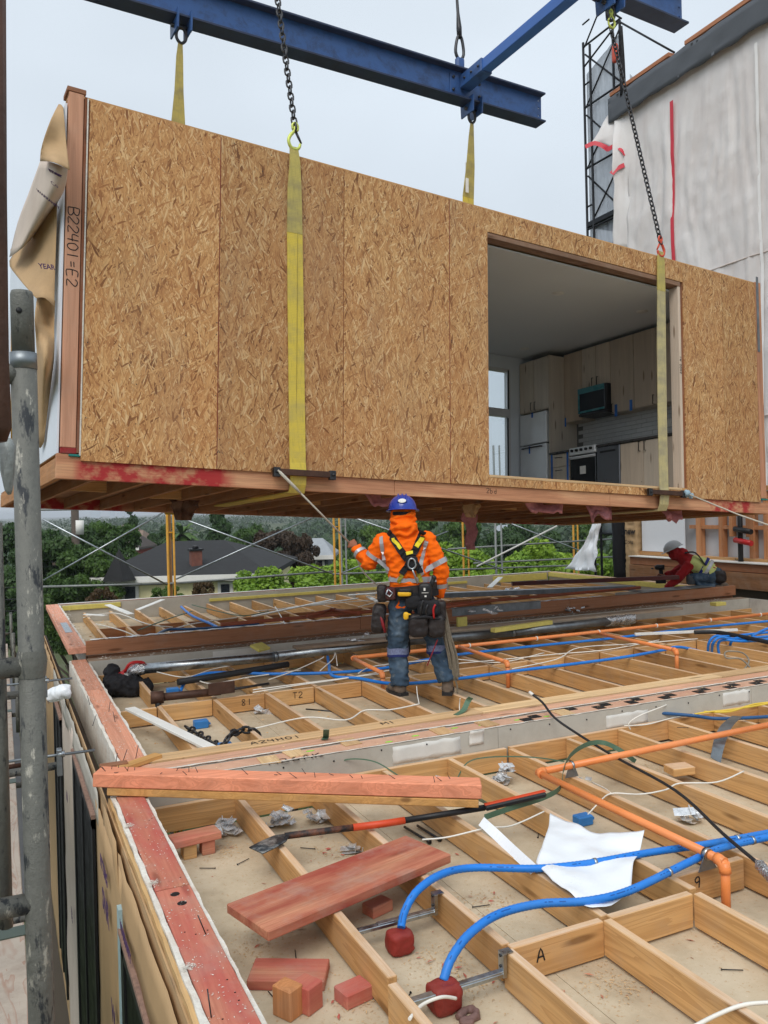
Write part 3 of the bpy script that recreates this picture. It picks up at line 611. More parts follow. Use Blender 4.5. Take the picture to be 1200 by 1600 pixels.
# ================================================================ rigging
def sling(name, label, pts, widths, nrm, mats=SLING, sleeve=None):
    """webbing sling: flat band following pts (module coordinates), with a greyer sleeve at the top"""
    root = thing(name, label, 'lifting sling', M=T(*ML(*pts[-1])))
    W3 = [ML(*p) for p in pts]; wd = (MM.to_3x3() @ Vector((1, 0, 0)))
    k = sleeve or 0
    if k: part('sleeve', MB().ribbon(W3[:k + 1], wd, widths[:k + 1], .016), SLEEVE, root)
    part('webbing', MB().ribbon(W3[k:], wd, widths[k:], .012), mats, root)
    return root
a = sling('lifting_sling', 'yellow sling strap down the front of the module, left of the worker', [(1.79, -.03, 3.0), (1.80, -.035, 2.86), (1.80, -.03, 2.6), (1.81, -.02, 2.2), (1.825, -.018, 1.5), (1.84, -.018, .8), (1.85, -.03, .1), (1.852, -.045, .0), (1.855, -.03, -.1), (1.855, .0, -.168), (1.855, .3, -.17), (1.855, 2, -.172)], [.08, .10, .135, .15, .155, .155, .155, .155, .155, .155, .155, .155], None, sleeve=3)
part('stitching', W_(MB().box((1.836, -.0285, .2), (1.838, -.024, 2.3))), plain('dark_thread', srgb(150, 136, 70), .8), a)
b = sling('lifting_sling', 'dirty grey-yellow sling strap hanging across the kitchen opening', [(6.675, -.03, 2.99), (6.675, -.03, 2.86), (6.672, -.03, 2.5), (6.665, -.02, 1.8), (6.655, -.02, 1.0), (6.645, -.03, .1), (6.64, -.045, .03), (6.64, -.03, -.1), (6.64, .0, -.168), (6.64, .3, -.17), (6.64, 2, -.172)], [.09, .12, .135, .15, .15, .15, .15, .15, .15, .15, .15], None, mats=tapey('dirty_pale_webbing', srgb(190, 178, 128), srgb(150, 142, 120)), sleeve=2)
c1 = sling('lifting_sling', 'yellow sling behind the module below the left end of the blue beam', [(1.83, 3.74, 6.12), (1.83, 3.76, 5.95), (1.84, 3.8, 5.5), (1.86, 3.88, 5.0), (1.87, 3.9, 3.6), (1.87, 3.91, 2.95), (1.87, 3.91, 0), (1.87, 3.9, -.17)], [.06, .09, .12, .2, .22, .22, .2, .2], None, sleeve=3)
c2 = sling('lifting_sling', 'yellow sling with white tag behind the module below the right beam clamp', [(6.67, 3.74, 6.38), (6.67, 3.76, 6.15), (6.68, 3.8, 5.7), (6.69, 3.88, 5.2), (6.70, 3.9, 3.6), (6.70, 3.91, 2.95), (6.70, 3.91, 0), (6.70, 3.9, -.17)], [.06, .1, .16, .22, .24, .24, .22, .22], None, sleeve=3)
part('tag', W_(MB().box((6.60, 3.825, 5.25), (6.66, 3.83, 5.75))), WHITEP, c2)
# edge bars where the front slings turn under
def edgebar(s0, s1, h, label):
    r = thing('edge_bar', label, 'steel bar', M=T(*ML(s0, -.06, h)))
    part('bar', W_(MB().box((s0, -.085, h - .026), (s1, -.055, h + .03), .004).box((s0, -.055, h + .026), (s1, -.005, h + .032))), RUST, r)
    for s in (s0 + .03, s1 - .03): part('end_plate', W_(MB().box((s - .03, -.09, h - .045), (s + .03, -.045, h + .04), .004)), STEEL, r)
    for s in (s0 + .03, s1 - .03): part('bolt', W_(MB().lathe([(0, .012), (.014, .012), (.014, 0)], 6, T(s, -.091, h) @ RX(PI / 2))), STEEL, r)
edgebar(1.60, 2.21, .0, 'dark steel edge bar holding the yellow sling under the module'); edgebar(6.33, 6.97, .035, 'dark steel edge bar under the dirty sling below the kitchen')
# chains
def linkmesh(L, Wd, r):
    n = 12; pts = []
    for k in range(n + 1):
        t = 2 * PI * k / n; pts.append((math.cos(t) * (Wd / 2), 0, math.sin(t) * (Wd / 2) + (L / 2 - Wd / 2) * (1 if math.sin(t) > 1e-6 else -1 if math.sin(t) < -1e-6 else 0)))
    me = MB().tube(pts, r, 6, False).mesh('chain_link'); me.materials.append(STEEL); return me
LK = linkmesh(.086, .052, .0088)
def chain(a, b, label, sag=0.0):
    a, b = Vector(a), Vector(b); z = (b - a).normalized(); L = (b - a).length; x = z.orthogonal().normalized(); y = z.cross(x)
    r = thing('lifting_chain', label, 'chain', M=T(*b)); n = int(L / .067)
    for k in range(n + 1):
        p = a + z * (k * L / n); q = Matrix.Rotation(.78 + (PI / 2 if k % 2 else 0), 4, 'Z'); inst('link', LK, frame(p, x, y, z) @ q, r)
    return r
H1, H2 = ML(1.80, -.03, 3.19), ML(6.675, -.03, 3.12)
chain(ML(1.72, .72, 6.3), H1, 'dark steel chain running up from the yellow hook out of the picture'); chain(ML(6.72, .74, 6.25), H2, 'dark steel chain slanting from the right beam down to the red hook')
def hook(p, m, label, flip=1):
    r = thing('lifting_hook', label, 'hook', M=T(*p)); p = Vector(p); X = MM.to_3x3() @ Vector((1, 0, 0)); Z = MM.to_3x3() @ Vector((0, 0, 1))
    q = lambda x, z: p + X * x * flip * .75 + Z * z * .75
    part('body', MB().tube(cat([q(0, .06), q(-.015, .0), q(-.06, -.06), q(-.085, -.13), (q(-.06, -.2)), q(0, -.225), q(.055, -.19), q(.07, -.14)], 4), [.014] * 6 + [.016] * 18 + [.013] * 5, 8), m, r)
    part('latch', MB().tube([q(.01, .0), q(.05, -.07), q(.085, -.13)], [.013, .012, .009], 6), STEEL if flip == 1 else m, r)
    part('shackle', MB().tube(cat([q(-.03, .02), q(-.035, .08), q(0, .11), q(.035, .08), q(.03, .02), q(-.03, .02)], 4), .012, 6), m, r)
    return r
hook(H1 - Vector((0, 0, .04)), HOOKY, 'pale yellow safety hook on top of the front sling'); hook(H2 - Vector((0, 0, .02)), HOOKR, 'orange-red hook at the top of the dirty sling', -1)
hook(ML(6.72, .74, 6.46), HOOKY, 'yellow-green hook under the end of the right beam', -1)
# spreader beams
def ibeam(name, label, s0, s1, d, h, ht=.52, fw=.26, tf=.03, tw=.02):
    r = thing(name, label, 'steel beam', M=T(*ML(s1, d, h)))
    part('bottom_flange', WB(MB().box((s0, d - fw / 2, h), (s1, d + fw / 2, h + tf), .003)), BEAMD, r); part('top_flange', WB(MB().box((s0, d - fw / 2, h + ht - tf), (s1, d + fw / 2, h + ht), .003)), BEAMD, r)
    mb = MB().box((s0, d - tw / 2, h + tf + .075), (s1 - .07, d + tw / 2, h + ht - tf)).box((s0, d - tw / 2, h + tf), (s1 - .07, d + tw / 2, h + tf + .05))
    x = s1 - .07
    while x > s0 + .1: mb.box((x - .125, d - tw / 2, h + tf + .05), (x, d + tw / 2, h + tf + .075)); x -= .15
    z = h + tf
    while z < h + ht - tf - .02: mb.box((s1 - .07, d - tw / 2, z), (s1 - .045, d + tw / 2, min(z + .11, h + ht - tf))); z += .135
    mb.box((s1 - .045, d - tw / 2, h + tf), (s1, d + tw / 2, h + ht - tf))
    part('web', WB(mb), BEAMB, r)
    return r
rb = ibeam('spreader_beam', 'long blue steel spreader beam above the back of the module', .2, 8.16, 3.74, 6.60)
fb = ibeam('spreader_beam', 'blue steel beam end cut off by the top right of the picture', -.5, 8.13, .75, 6.60)
def clamp(r, s, d, h):
    for o in (-.09, .09): part('clamp_plate', WB(MB().prism([(d - .16, h - .2), (d + .16, h - .2), (d + .18, h + .07), (d - .18, h + .07)], s + o - .012, s + o + .012, 0)), BEAMB, r)
    part('shackle', WB(MB().tube(cat([(s, d, h - .08), (s - .06, d, h - .16), (s - .06, d, h - .26), (s, d, h - .32), (s + .06, d, h - .26), (s + .06, d, h - .16), (s, d, h - .08)], 4), .022, 8)), STEEL, r)
    part('clamp_bolt', WB(MB().tube([(s - .14, d, h - .1), (s + .14, d, h - .1)], .03, 8)), STEEL, r)
clamp(rb, 1.84, 3.74, 6.62); clamp(rb, 6.67, 3.74, 6.62); clamp(fb, 6.72, .75, 6.62)
part('end_plate', WB(MB().box((6.22, 3.715, 6.70), (6.86, 3.728, 7.04), .003)), BEAMB, rb)
for x, z in ((6.28, 6.76), (6.28, 6.97), (6.8, 6.76), (6.8, 6.97)): part('bolt', WB(MB().lathe([(0, .02), (.025, .02), (.025, 0)], 6, T(x, 3.714, z) @ RX(PI / 2))), STEEL, rb)
cb = thing('cross_beam', 'square blue tube rising from the spreader beam towards the camera', 'steel beam', M=T(*ML(6.7, 3.7, 7.2)))
part('tube', WB(MB().box((6.43, .9, 6.83), (6.61, 3.25, 7.01), .01)), plain('light_blue_steel', srgb(58, 104, 178), .4, var=.12, scale=3), cb); part('socket', WB(MB().box((6.41, 3.15, 6.81), (6.63, 3.71, 7.03), .008)), BEAMB, cb)
for k in range(3): part('bolt', WB(MB().lathe([(0, .02), (.02, .02), (.02, 0)], 6, T(6.409, 3.22 + k * .18, 6.92) @ RY(-PI / 2))), STEEL, cb)
cw = thing('crane_cable', 'steel cable with shackle link rising from the blue beam', 'cable', M=T(*ML(6.43, 3.74, 7.42)))
part('eye', WB(MB().box((6.35, 3.69, 7.12), (6.51, 3.79, 7.34), .03)), BEAMB, cw)
part('shackle', WB(MB().tube(cat([(6.43, 3.74, 7.28), (6.35, 3.74, 7.42), (6.38, 3.74, 7.65), (6.43, 3.74, 7.72), (6.48, 3.74, 7.65), (6.51, 3.74, 7.42), (6.43, 3.74, 7.28)], 4), .026, 8)), STEEL, cw)
part('rope', WB(MB().tube([(6.43, 3.74, 7.68), (6.42, 3.74, 7.85), (6.40, 3.74, 8.1), (6.33, 3.74, 9.0), (6.2, 3.74, 11)], [.04, .045, .025, .018, .018], 8)), STEEL, cw)

# ================================================================ the three floor modules already set
def lumber(nm, sx, sy, sz, m, c=.003):
    me = MB().box((-sx / 2, -sy / 2, -sz), (sx / 2, sy / 2, 0), c).mesh(nm); me.materials.append(m); return me
def put(nm, me, x, y, z, p, rz=0, jit=.004):
    return inst(nm, me, T(x + rnd.uniform(-jit, jit), y, z + rnd.uniform(-.003, .002)) @ RZ(rz + rnd.uniform(-.002, .002)), p)
def crumbly(mb, x0, x1, y0, y1, z0, z1, step=.05, amp=.007, seed=0):
    """a broken gypsum edge: strip along Y with an uneven top and sides"""
    n = max(2, int((y1 - y0) / step)); vs = []
    for i in range(n + 1):
        y = y0 + (y1 - y0) * i / n
        a = [noise.noise(Vector((y * 9, k * 5 + seed, .3))) * amp for k in range(4)]
        vs += [(x0, y, z0), (x1, y, z0), (x1 + a[0], y, z1 + a[1]), (x0 + a[2], y, z1 + a[3])]
    fs = [(i * 4 + k, i * 4 + 4 + k, i * 4 + 4 + (k + 1) % 4, i * 4 + (k + 1) % 4) for i in range(n) for k in range(4)] + [(0, 1, 2, 3), (n * 4 + 3, n * 4 + 2, n * 4 + 1, n * 4)]
    return mb.add(vs, fs, False)
XE = 10.4
JD = .142                                                     # joist depth
# ---- near module
f1 = thing('floor_module', 'nearest open joist bay floor between the red plate and grey wall', 'building module', (1, 2.5, -.16))
for k in range(8): part('ceiling_board', MB().box((.70 + k * 1.22, .3, -.170), (.70 + (k + 1) * 1.22 - .003, 4.782, -.155)), FLOORP, f1)
jn = lumber('joist', .039, 2.31, JD, fir(1)); jf = lumber('joist', .039, 2.115, JD, fir(1)); bl = lumber('blocking', .438, .038, JD, fir(0))
J1 = [1.195 + .48 * k for k in range(20)]
for k, x in enumerate(J1):
    put('joist', jn, x + .02, 1.475, 0, f1); put('joist', jf, x + .04, 3.722, 0, f1)
    if k >= 1: put('blocking', bl, x + .26, 2.648 if k != 3 else 2.80, -.002, f1)
put('blocking', bl, .955, 2.2, -.004, f1, 0); put('blocking', bl, 1.44, 1.98, -.004, f1)
band = lumber('band_board', 2.4, .036, JD + .004, fir(0))
for k in range(4): put('band_board', band, .70 + 1.22 + k * 2.43, 4.800, .004, f1)
for k in range(4): part('wall_board', MB().box((.64 + k * 2.44, 4.821, -.15), (.64 + (k + 1) * 2.44 - .003, 4.834, .143)), GYP, f1)
for x0, x1, z0, z1 in ((2.27, 2.78, .01, .125), (4.02, 4.42, -.0, .10), (5.2, 5.5, .02, .13)): part('plaster_patch', MB().sheet([[(x0 + (x1 - x0) * i / 8 + .012 * noise.noise(Vector((i, j, x0))), 4.8195, z0 + (z1 - z0) * j / 4 + .012 * noise.noise(Vector((i * .9, j, 3)))) for i in range(9)] for j in range(5)], .0012), plain('white_plaster', srgb(212, 210, 204), .85, var=.1), f1)
cr = MB()
vs = []; 
G = [[(.64 + i * .06, 4.821 - .002 + .004 * noise.noise(Vector((i * .9, 2, 1))), .143 + .004 + .006 * noise.noise(Vector((i * .7, 0, 0)))), (.64 + i * .06, 4.836 + .005 * noise.noise(Vector((i * .9, 5, 1))), .144)] for i in range(163)]
part('broken_board_edge', MB().sheet(G, .004), GYPW, f1)
scr = MB()
for k in range(26): x = 1.2 + k * .33; scr.lathe([(0, .002), (.006, .002), (.006, 0)], 6, T(x, 4.8185, .118 - .01 * (k % 3)) @ RX(PI / 2))
part('screw_heads', scr, INK, f1)
PLY = plain('pinkish_plywood_plate', srgb(206, 164, 138), .8, var=.15, scale=6, dirt=srgb(170, 120, 100), dirt_amt=.5, spec=.15)
for k in range(4): part('top_plate', MB().box((.66 + k * 2.43, 4.837, .09), (.66 + (k + 1) * 2.43 - .004, 5.0, .142), .003), PLY, f1)
# shims, black strips and marker lettering on the wall top
shim = wood('thin_shim', 1, srgb(214, 182, 138))
for u, v in ((545, 1159), (460, 1176), (690, 1142), (420, 1187), (760, 1130), (880, 1113)):
    p = {545: [(2.040,5.005,0.147)], 460: [(1.647,4.954,0.147)], 690: [(2.694,4.928,0.147)], 420: [(1.461,4.894,0.147)], 760: [(3.061,4.942,0.147)], 880: [(3.705,4.916,0.147)]}[u][0]
    part('shim', MB().box((-.06, -.075, 0), (.06, .075, .007), .001, T(p[0], p[1], .1425) @ RZ(rnd.uniform(-.1, .1))), shim, f1)
for k, p in enumerate([(3.413,4.918,0.147),(3.771,4.965,0.147),(4.080,4.940,0.147),(4.393,4.943,0.147),(4.713,4.925,0.147),(5.084,4.936,0.147),(5.411,4.930,0.147),(5.705,4.923,0.147)]):
    x, y = p[0], p[1]; a = .09
    part('black_strip', MB().prism([(x - a, y - .07), (x - .01, y - .07), (x - .01, y - .02), (x + a, y - .02), (x + a, y + .05), (x + .01, y + .05), (x + .01, y + .01), (x - a, y + .01)], .1432, .1462), BLACK, f1)
q = [(1.439,4.848,0.147),(1.384,5.200,0.147)]
part('plate_lettering', scribble(MB(), 'A26AK', T(q[0][0], q[0][1] - .04, .1435), .075, .008), INK, f1)
gm = MB()
for k in range(9): x = 1.5 + k * .26 + rnd.uniform(-.05, .05); y = rnd.uniform(4.87, 4.97); part('paint_mark', MB().sell((x, y, .143), (.03, .013, .0012), 1.0, 10, 4), plain('lime_marking_paint', srgb(150, 220, 70), .7), f1)
# left end plate of the near module
for y0, y1 in ((.2, 3.42), (3.43, 4.70)): part('end_plate', MB().box((.535, y0, .10), (.672, y1, .147), .003), redw(1), f1)
part('broken_board_edge', crumbly(MB(), .512, .533, .2, 4.72, -.2, .140, seed=1), GYPW, f1); part('broken_board_edge', crumbly(MB(), .674, .690, .2, 4.75, -.15, .136, seed=5), GYPW, f1)
part('sheathing_edge', crumbly(MB(), .496, .511, .2, 4.72, -.2, .128, amp=.004, seed=8), wood('osb_edge', 1, srgb(206, 170, 120)), f1)
bore = MB()
for x, y in ((.60, 3.36), (.61, 3.27)): bore.lathe([(0, .0012), (.018, .0012), (.019, 0)], 14, T(x, y, .147))
for k in range(14): bore.lathe([(0, .001), (.0035, .001), (.0035, 0)], 5, T(rnd.uniform(.55, .66), rnd.uniform(2.2, 4.3), .147))
part('bore_holes', bore, plain('dark_hole', srgb(28, 20, 18), .9), f1)
# ---- middle module
f2 = thing('floor_module', 'middle open joist bay floor on which the orange-clad worker stands', 'building module', (1, 7, -.16))
for k in range(8): part('ceiling_board', MB().box((.80 + k * 1.22, 5.33, -.170), (.80 + (k + 1) * 1.22 - .003, 9.07, -.155)), FLOORP, f2)
jn = lumber('joist', .039, 1.97, JD, fir(1)); jf = lumber('joist', .039, 1.66, JD, fir(1))
J2 = [1.2 + .485 * k for k in range(19)]
for k, x in enumerate(J2):
    put('joist', jn, x + .02, 6.352, 0, f2); put('joist', jf, x + .035, 8.2, 0, f2)
    if k: put('blocking', bl, x - .222, 7.358, -.002, f2)
put('blocking', lumber('blocking', .38, .038, JD, fir(0)), 1.0, 7.3, -.002, f2)
for k in range(4): put('band_board', lumber('band_board', 2.4, .036, JD, fir(0)), 2.05 + k * 2.42, 9.05, .002, f2)
for k in range(4): part('top_plate', MB().box((.78 + k * 2.41, 5.19, .10), (.78 + (k + 1) * 2.41 - .004, 5.335, .156), .003), blond(0), f2)
for k in range(4): part('top_plate', MB().box((.74 + k * 2.41, 5.03, .095), (.74 + (k + 1) * 2.41 - .004, 5.17, .148), .003), wood('rosy_plate_lumber', 0, srgb(216, 168, 140)), f2)
G = [[(.72 + i * .06, 5.005 + .006 * noise.noise(Vector((i * .9, 2, 7))), .150 + .006 * noise.noise(Vector((i * .7, 0, 4)))), (.72 + i * .06, 5.025 + .008 * noise.noise(Vector((i * .9, 5, 1))), .147)] for i in range(160)]
part('broken_board_edge', MB().sheet(G, .006), GYPW, f2)
part('wall_board', MB().box((.74, 5.008, -.15), (XE, 5.022, .143)), GYP, f2)
part('plate_lettering', scribble(MB(), 'A24H01', T(1.45, 5.23, .1575), .06, .007).box((0, 0, -.3), (.001, .001, -.299)), INK, f2)
part('plate_lettering', scribble(MB(), 'M1', T(2.4, 5.24, .1575), .06, .007), INK, f2)
for y0, y1 in ((5.03, 7.6), (7.61, 9.28)): part('end_plate', MB().box((.645, y0, .10), (.790, y1, .147), .003), pink(1), f2)
part('broken_board_edge', crumbly(MB(), .622, .643, 5.0, 9.3, -.2, .140, seed=21), GYPW, f2); part('broken_board_edge', crumbly(MB(), .792, .812, 5.36, 9.07, -.15, .138, seed=25, amp=.01), GYPW, f2)
for k in range(4): part('wall_board', MB().box((.80 + k * 2.44, 9.075, -.15), (min(.80 + (k + 1) * 2.44 - .003, XE), 9.088, .15)), GYP, f2)
part('plaster_patch', MB().box((2.1, 9.0725, .03), (2.75, 9.0745, .13)), MATS['white_plaster'], f2)
for k in range(4): part('top_plate', MB().box((.80 + k * 2.41, 9.09, .08), (.80 + (k + 1) * 2.41 - .004, 9.30, .147), .003), wood('dusty_plate', 0, srgb(156, 138, 120), dirty=.7), f2)
part('end_board', MB().box((10.38, 5.4, -.15), (10.40, 9.07, .15)), plain('white_board', srgb(206, 204, 198), .8, var=.08, scale=2, dirt=srgb(120, 110, 100), dirt_amt=.4), f2)
tq = [(2.578,7.338,-0.152),(2.688,7.338,-0.141)]
part('joist_lettering', scribble(MB(), 'T2', frame((2.44, 7.3375, -.085), (1, 0, 0), (0, 0, 1), (0, -1, 0)), .055, .006), INK, f2)
part('joist_lettering', scribble(MB(), '81', frame((1.95, 7.3375, -.09), (1, 0, 0), (0, 0, 1), (0, -1, 0)), .055, .006), INK, f2)
part('joist_lettering', scribble(MB(), 'A', frame((1.83, 2.6275, -.085), (1, 0, 0), (0, 0, 1), (0, -1, 0)), .05, .006), INK, f1)
part('joist_lettering', scribble(MB(), '9', frame((2.80, 2.7795, -.075), (1, 0, 0), (0, 0, 1), (0, -1, 0)), .05, .006), INK, f1)
# ---- far module
f3 = thing('floor_module', 'farthest open joist bay floor in front of the scaffold and trees', 'building module', (1, 11.5, -.1))
for k in range(8): part('ceiling_board', MB().box((.80 + k * 1.22, 9.42, -.05), (.80 + (k + 1) * 1.22 - .003, 13.98, -.035)), FLOORP, f3)
jn = lumber('joist', .039, 2.4, JD, fir(1)); jf = lumber('joist', .039, 2.1, JD, fir(1))
for k in range(24):
    x = 1.15 + .395 * k
    if rnd.random() < .85: put('joist', jn, x + .02, 10.63, .12, f3)
    put('joist', jf, x + .035, 12.92, .12, f3)
    put('blocking', lumber('blocking', .352, .038, JD, lvl(0)) if k == 0 else bl3, x - .18, 11.85, .118, f3) if k else None
    if k == 0: bl3 = lumber('blocking', .352, .038, JD, wood('brown_block', 0, srgb(176, 122, 82)))
for k in range(3): part('rim_beam', MB().box((.80 + k * 3.2, 9.335, .175), (min(.80 + (k + 1) * 3.2 - .004, XE), 9.395, .325 + .01 * (k % 2)), .004), lvl(0), f3)
part('rim_beam', MB().box((.80, 9.40, .02), (XE, 9.42, .16)), lvl(0), f3)
G = [[(.85 + i * .07, 9.335 + .02 * noise.noise(Vector((i * .6, 2, 7))), .338 + .012 * noise.noise(Vector((i * .9, 0, 4)))), (.85 + i * .07, 9.40 + .03 * noise.noise(Vector((i * .7, 5, 1))), .337 + .01 * noise.noise(Vector((i * .8, 3, 4))))] for i in range(135)]
part('torn_film', MB().sheet(G[:60], .002), PLASTIC, f3); part('torn_film', MB().sheet(G[66:100], .002), PLASTIC, f3)
part('metal_plate', MB().box((5.3, 9.331, .24), (6.7, 9.4, .345), .003), GALVD, f3); part('metal_plate', MB().box((8.5, 9.325, .336), (9.9, 9.62, .346), .003), GALVD, f3)
for y0, y1 in ((9.34, 11.4), (11.41, 14.12)): part('end_plate', MB().box((.625, y0, .20), (.80, y1, .268), .003), pink(1), f3)
part('broken_board_edge', crumbly(MB(), .802, .826, 9.4, 14.0, -.05, .262, seed=31, amp=.016), GYPW, f3)
part('tie_plate', MB().box((.68, 10.6, .2685), (.76, 11.6, .2725)), GALV, f3)
part('wall_board', MB().box((.83, 14.0, -.05), (10.25, 14.013, .26)), GYP, f3); part('top_plate', MB().box((.80, 14.016, .2), (10.35, 14.14, .268), .003), wood('rust_plate', 0, srgb(170, 110, 90)), f3)
part('white_cap', MB().box((.80, 14.03, .269), (10.35, 14.10, .275)), WHITEP, f3)
part('yellow_insulation', MB().box((.86, 13.975, .17), (1.75, 13.998, .245), .004).box((3.2, 13.975, .15), (8.3, 13.998, .2), .004).box((8.9, 13.97, .12), (10.2, 13.998, .25), .004), FOAMY, f3)
part('end_board', MB().box((10.26, 9.42, -.05), (10.275, 13.98, .25)), GYP, f3); part('end_insulation', MB().box((10.22, 9.9, .18), (10.255, 13.95, .262), .004), FOAMY, f3); part('end_plate', MB().box((10.28, 9.42, .2), (10.42, 14.0, .268), .003), fir(1), f3)
part('panel_strip', MB().box((8.8, 10.25, -.03), (10.2, 10.27, .24)), GYP, f3)

# ================================================================ facade of the modules below, on the scaffold side
fc = thing('module_facade', 'paper-covered side wall with black windows below the red plates', 'wall', (.47, 4, -3))
part('sheathing', MB().box((.487, .2, -3.2), (.4945, 14.1, .10)), wood('side_sheathing', 1, srgb(190, 158, 118)), fc)
part('lower_wall', MB().box((.50, .2, -9), (.62, 14.1, -.21)), plain('dark_lower_wall', srgb(90, 76, 64), .8), fc)
def ppr(y0, y1, z0, z1, m=PAPER, seed=0, label=None):
    n, k = max(3, int((y1 - y0) / .12)), max(3, int((z1 - z0) / .12))
    G = [[(.474 - .012 * abs(noise.noise(Vector((y0 + (y1 - y0) * j / n, (z0 + (z1 - z0) * i / k) * 1.5, seed)))) - .012 * max(0, noise.noise(Vector(((y0 + (y1 - y0) * j / n) * 3, (z0 + (z1 - z0) * i / k) * 2, seed + 9)))), y0 + (y1 - y0) * j / n, z0 + (z1 - z0) * i / k + (.03 * noise.noise(Vector((j * .6, seed, 0))) if i in (0, k) else 0)) for j in range(n + 1)] for i in range(k + 1)]
    return part('building_paper', MB().sheet(G, .002), m, fc, label=label)
ppr(.3, 4.75, -.235, .06, PAPER, 1); ppr(3.95, 5.15, -3.1, .0, PAPER, 3); ppr(6.75, 8.1, -3.1, -.0, PAPERL, 5); ppr(5.0, 9.3, -.12, .08, GYP, 7); ppr(9.3, 14, -3.1, .1, PAPER, 11)
ppr(4.1, 4.7, -1.2, .12, PAPER, 15, 'loose brown paper fold hanging at the plate corner')
def fwin(y0, y1, z0, z1):
    o = part('window', MB().box((.452, y0, z0), (.47, y0 + .09, z1)).box((.452, y1 - .09, z0), (.47, y1, z1)).box((.452, y0, z1 - .07), (.47, y1, z1)).box((.452, (y0 + y1) / 2 - .04, z0), (.47, (y0 + y1) / 2 + .04, z1)), BLACK, fc)
    part('pane', MB().box((.462, y0 + .09, z0), (.466, y1 - .09, z1 - .07)), plain('black_pane', srgb(14, 15, 16), .45, var=.1, spec=.12), o)
    part('window_trim', MB().box((.446, y0 - .03, z1), (.475, y1 + .03, z1 + .025)), plain('mortar_flecked_trim', srgb(150, 120, 105), .9, var=.4, scale=40), o)
fwin(1.2, 3.95, -2.6, -.26); fwin(5.2, 6.7, -2.8, -.13); fwin(8.15, 9.25, -2.8, -.2)
part('corner_strip', MB().box((.45, 3.97, -3.0), (.473, 4.03, -.15)), plain('pale_blue_strip', srgb(170, 196, 200), .5), fc)
for txt, y, z, s in (('SNR', 4.66, -.42, .16), ('FITTING', 4.72, -.22, .09), ('W', 4.35, -.85, .14), ('TE', 7.2, -1.6, .12), ('60', 7.4, -.7, .12), ('WARRANTY', 3.9, -.2, .06), ('Type II', 10.6, -.45, .2)):
    part('paper_lettering', typed(MB(), txt, frame((.448, y, z), (0, -1, 0), (0, 0, 1), (-1, 0, 0)), s, .003), PURPLE, fc)
part('spray_mark', MB().prism([(4.42, -1.5), (4.48, -1.52), (4.36, -2.1), (4.30, -2.05)], .4455, .447, 0), plain('lime_marking_paint', srgb(150, 220, 70), .7), fc)
vp = thing('vent_stub', 'white plastic-wrapped pipe stub sticking out of the side wall', 'pipe', (.5, 6.9, -.1))
q = [(0.500,7.390,0.202)]; q2 = [(0.360,7.400,0.179)]
part('stub', organic(MB().tube(cat([q[0], ((q[0][0] + q2[0][0]) / 2, (q[0][1] + q2[0][1]) / 2, (q[0][2] + q2[0][2]) / 2 + .01), (q2[0][0] + .0, q2[0][1] + .1, q2[0][2] - .02)], 5), .06, 10), .011, 3, .008, 16), PLASTIC, vp)

# ================================================================ scaffold beside the camera
def scafmat(key, col, patch, amt=.8):
    t = NT(key); v = t.coord((1, 1, 1)); n = t.noise(v, 60, 6, .75); n2 = t.noise(t.n('ShaderNodeMapping', {0: v, 'Scale': (34, 34, 11)}).outputs[0], 1, 5, .65); n3 = t.noise(v, 220, 3, .8); n4 = t.noise(t.n('ShaderNodeMapping', {0: v, 'Scale': (42, 42, 16), 'Location': (3, 1, 5)}).outputs[0], 1, 5, .7)
    c = t.ramp(n, [(.3, dk(col, .72)), (.6, col), (.8, dk(col, 1.2))]); c = t.mix(t.rng(n2, .56, .63, 0, amt), c, patch); c = t.mix(t.rng(n4, .60, .68, 0, .6), c, srgb(205, 200, 186)); c = t.mix(t.rng(n3, .62, .72, 0, .6), c, dk(col, .4))
    t.set(Base_Color=c, Roughness=t.rng(n, .3, .7, .45, .75), Metallic=.35, Specular_IOR_Level=.4); t.bump(t.math('ADD', n, n3), .35, .006); return t.m
GREYT = scafmat('weathered_grey_tube', srgb(118, 118, 112), srgb(44, 48, 54), .9); LGREY = scafmat('light_scaffold_tube', srgb(150, 154, 152), srgb(90, 92, 92), .5)
YEL = plain('yellow_scaffold_paint', srgb(206, 150, 34), .5, var=.15, scale=6, dirt=srgb(120, 80, 40), dirt_amt=.5)
np_ = thing('scaffold', 'grey steel tube scaffold with plywood planks along the left edge', 'scaffold', (.05, 1.68, -.4))
P0 = Vector((.047, 1.675, 0))
part('post', MB().tube([P0 + Vector((0, 0, -.25)), P0 + Vector((0, 0, 1.955))], .0232, 20), GREYT, np_, label='mottled grey post nearest the camera')
part('collar', MB().tube([P0 + Vector((0, 0, 1.955)), P0 + Vector((0, 0, 1.985))], .0240, 20), GALVD, np_)
part('spigot', MB().tube([P0 + Vector((0, 0, 1.985)), P0 + Vector((0, 0, 2.093)), P0 + Vector((0, 0, 2.1))], [.0205, .0205, .0185], 20), GREYT, np_)
part('pin_hole', MB().lathe([(0, .001), (.0055, .001), (.0055, 0)], 10, T(P0.x - .006, P0.y - .0202, 2.06) @ RX(PI / 2)), BLACK, np_)
part('weld_rim', MB().tube([P0 + Vector((0, 0, 1.38)), P0 + Vector((0, 0, 1.41)), P0 + Vector((0, 0, 1.43))], [.0245, .0275, .0245], 16, False), GREYT, np_)
for z in (1.40, .958): part('transom', MB().tube([P0 + Vector((-.01, 0, z)), P0 + Vector((-1.4, .03, z))], .019, 14), GREYT, np_)
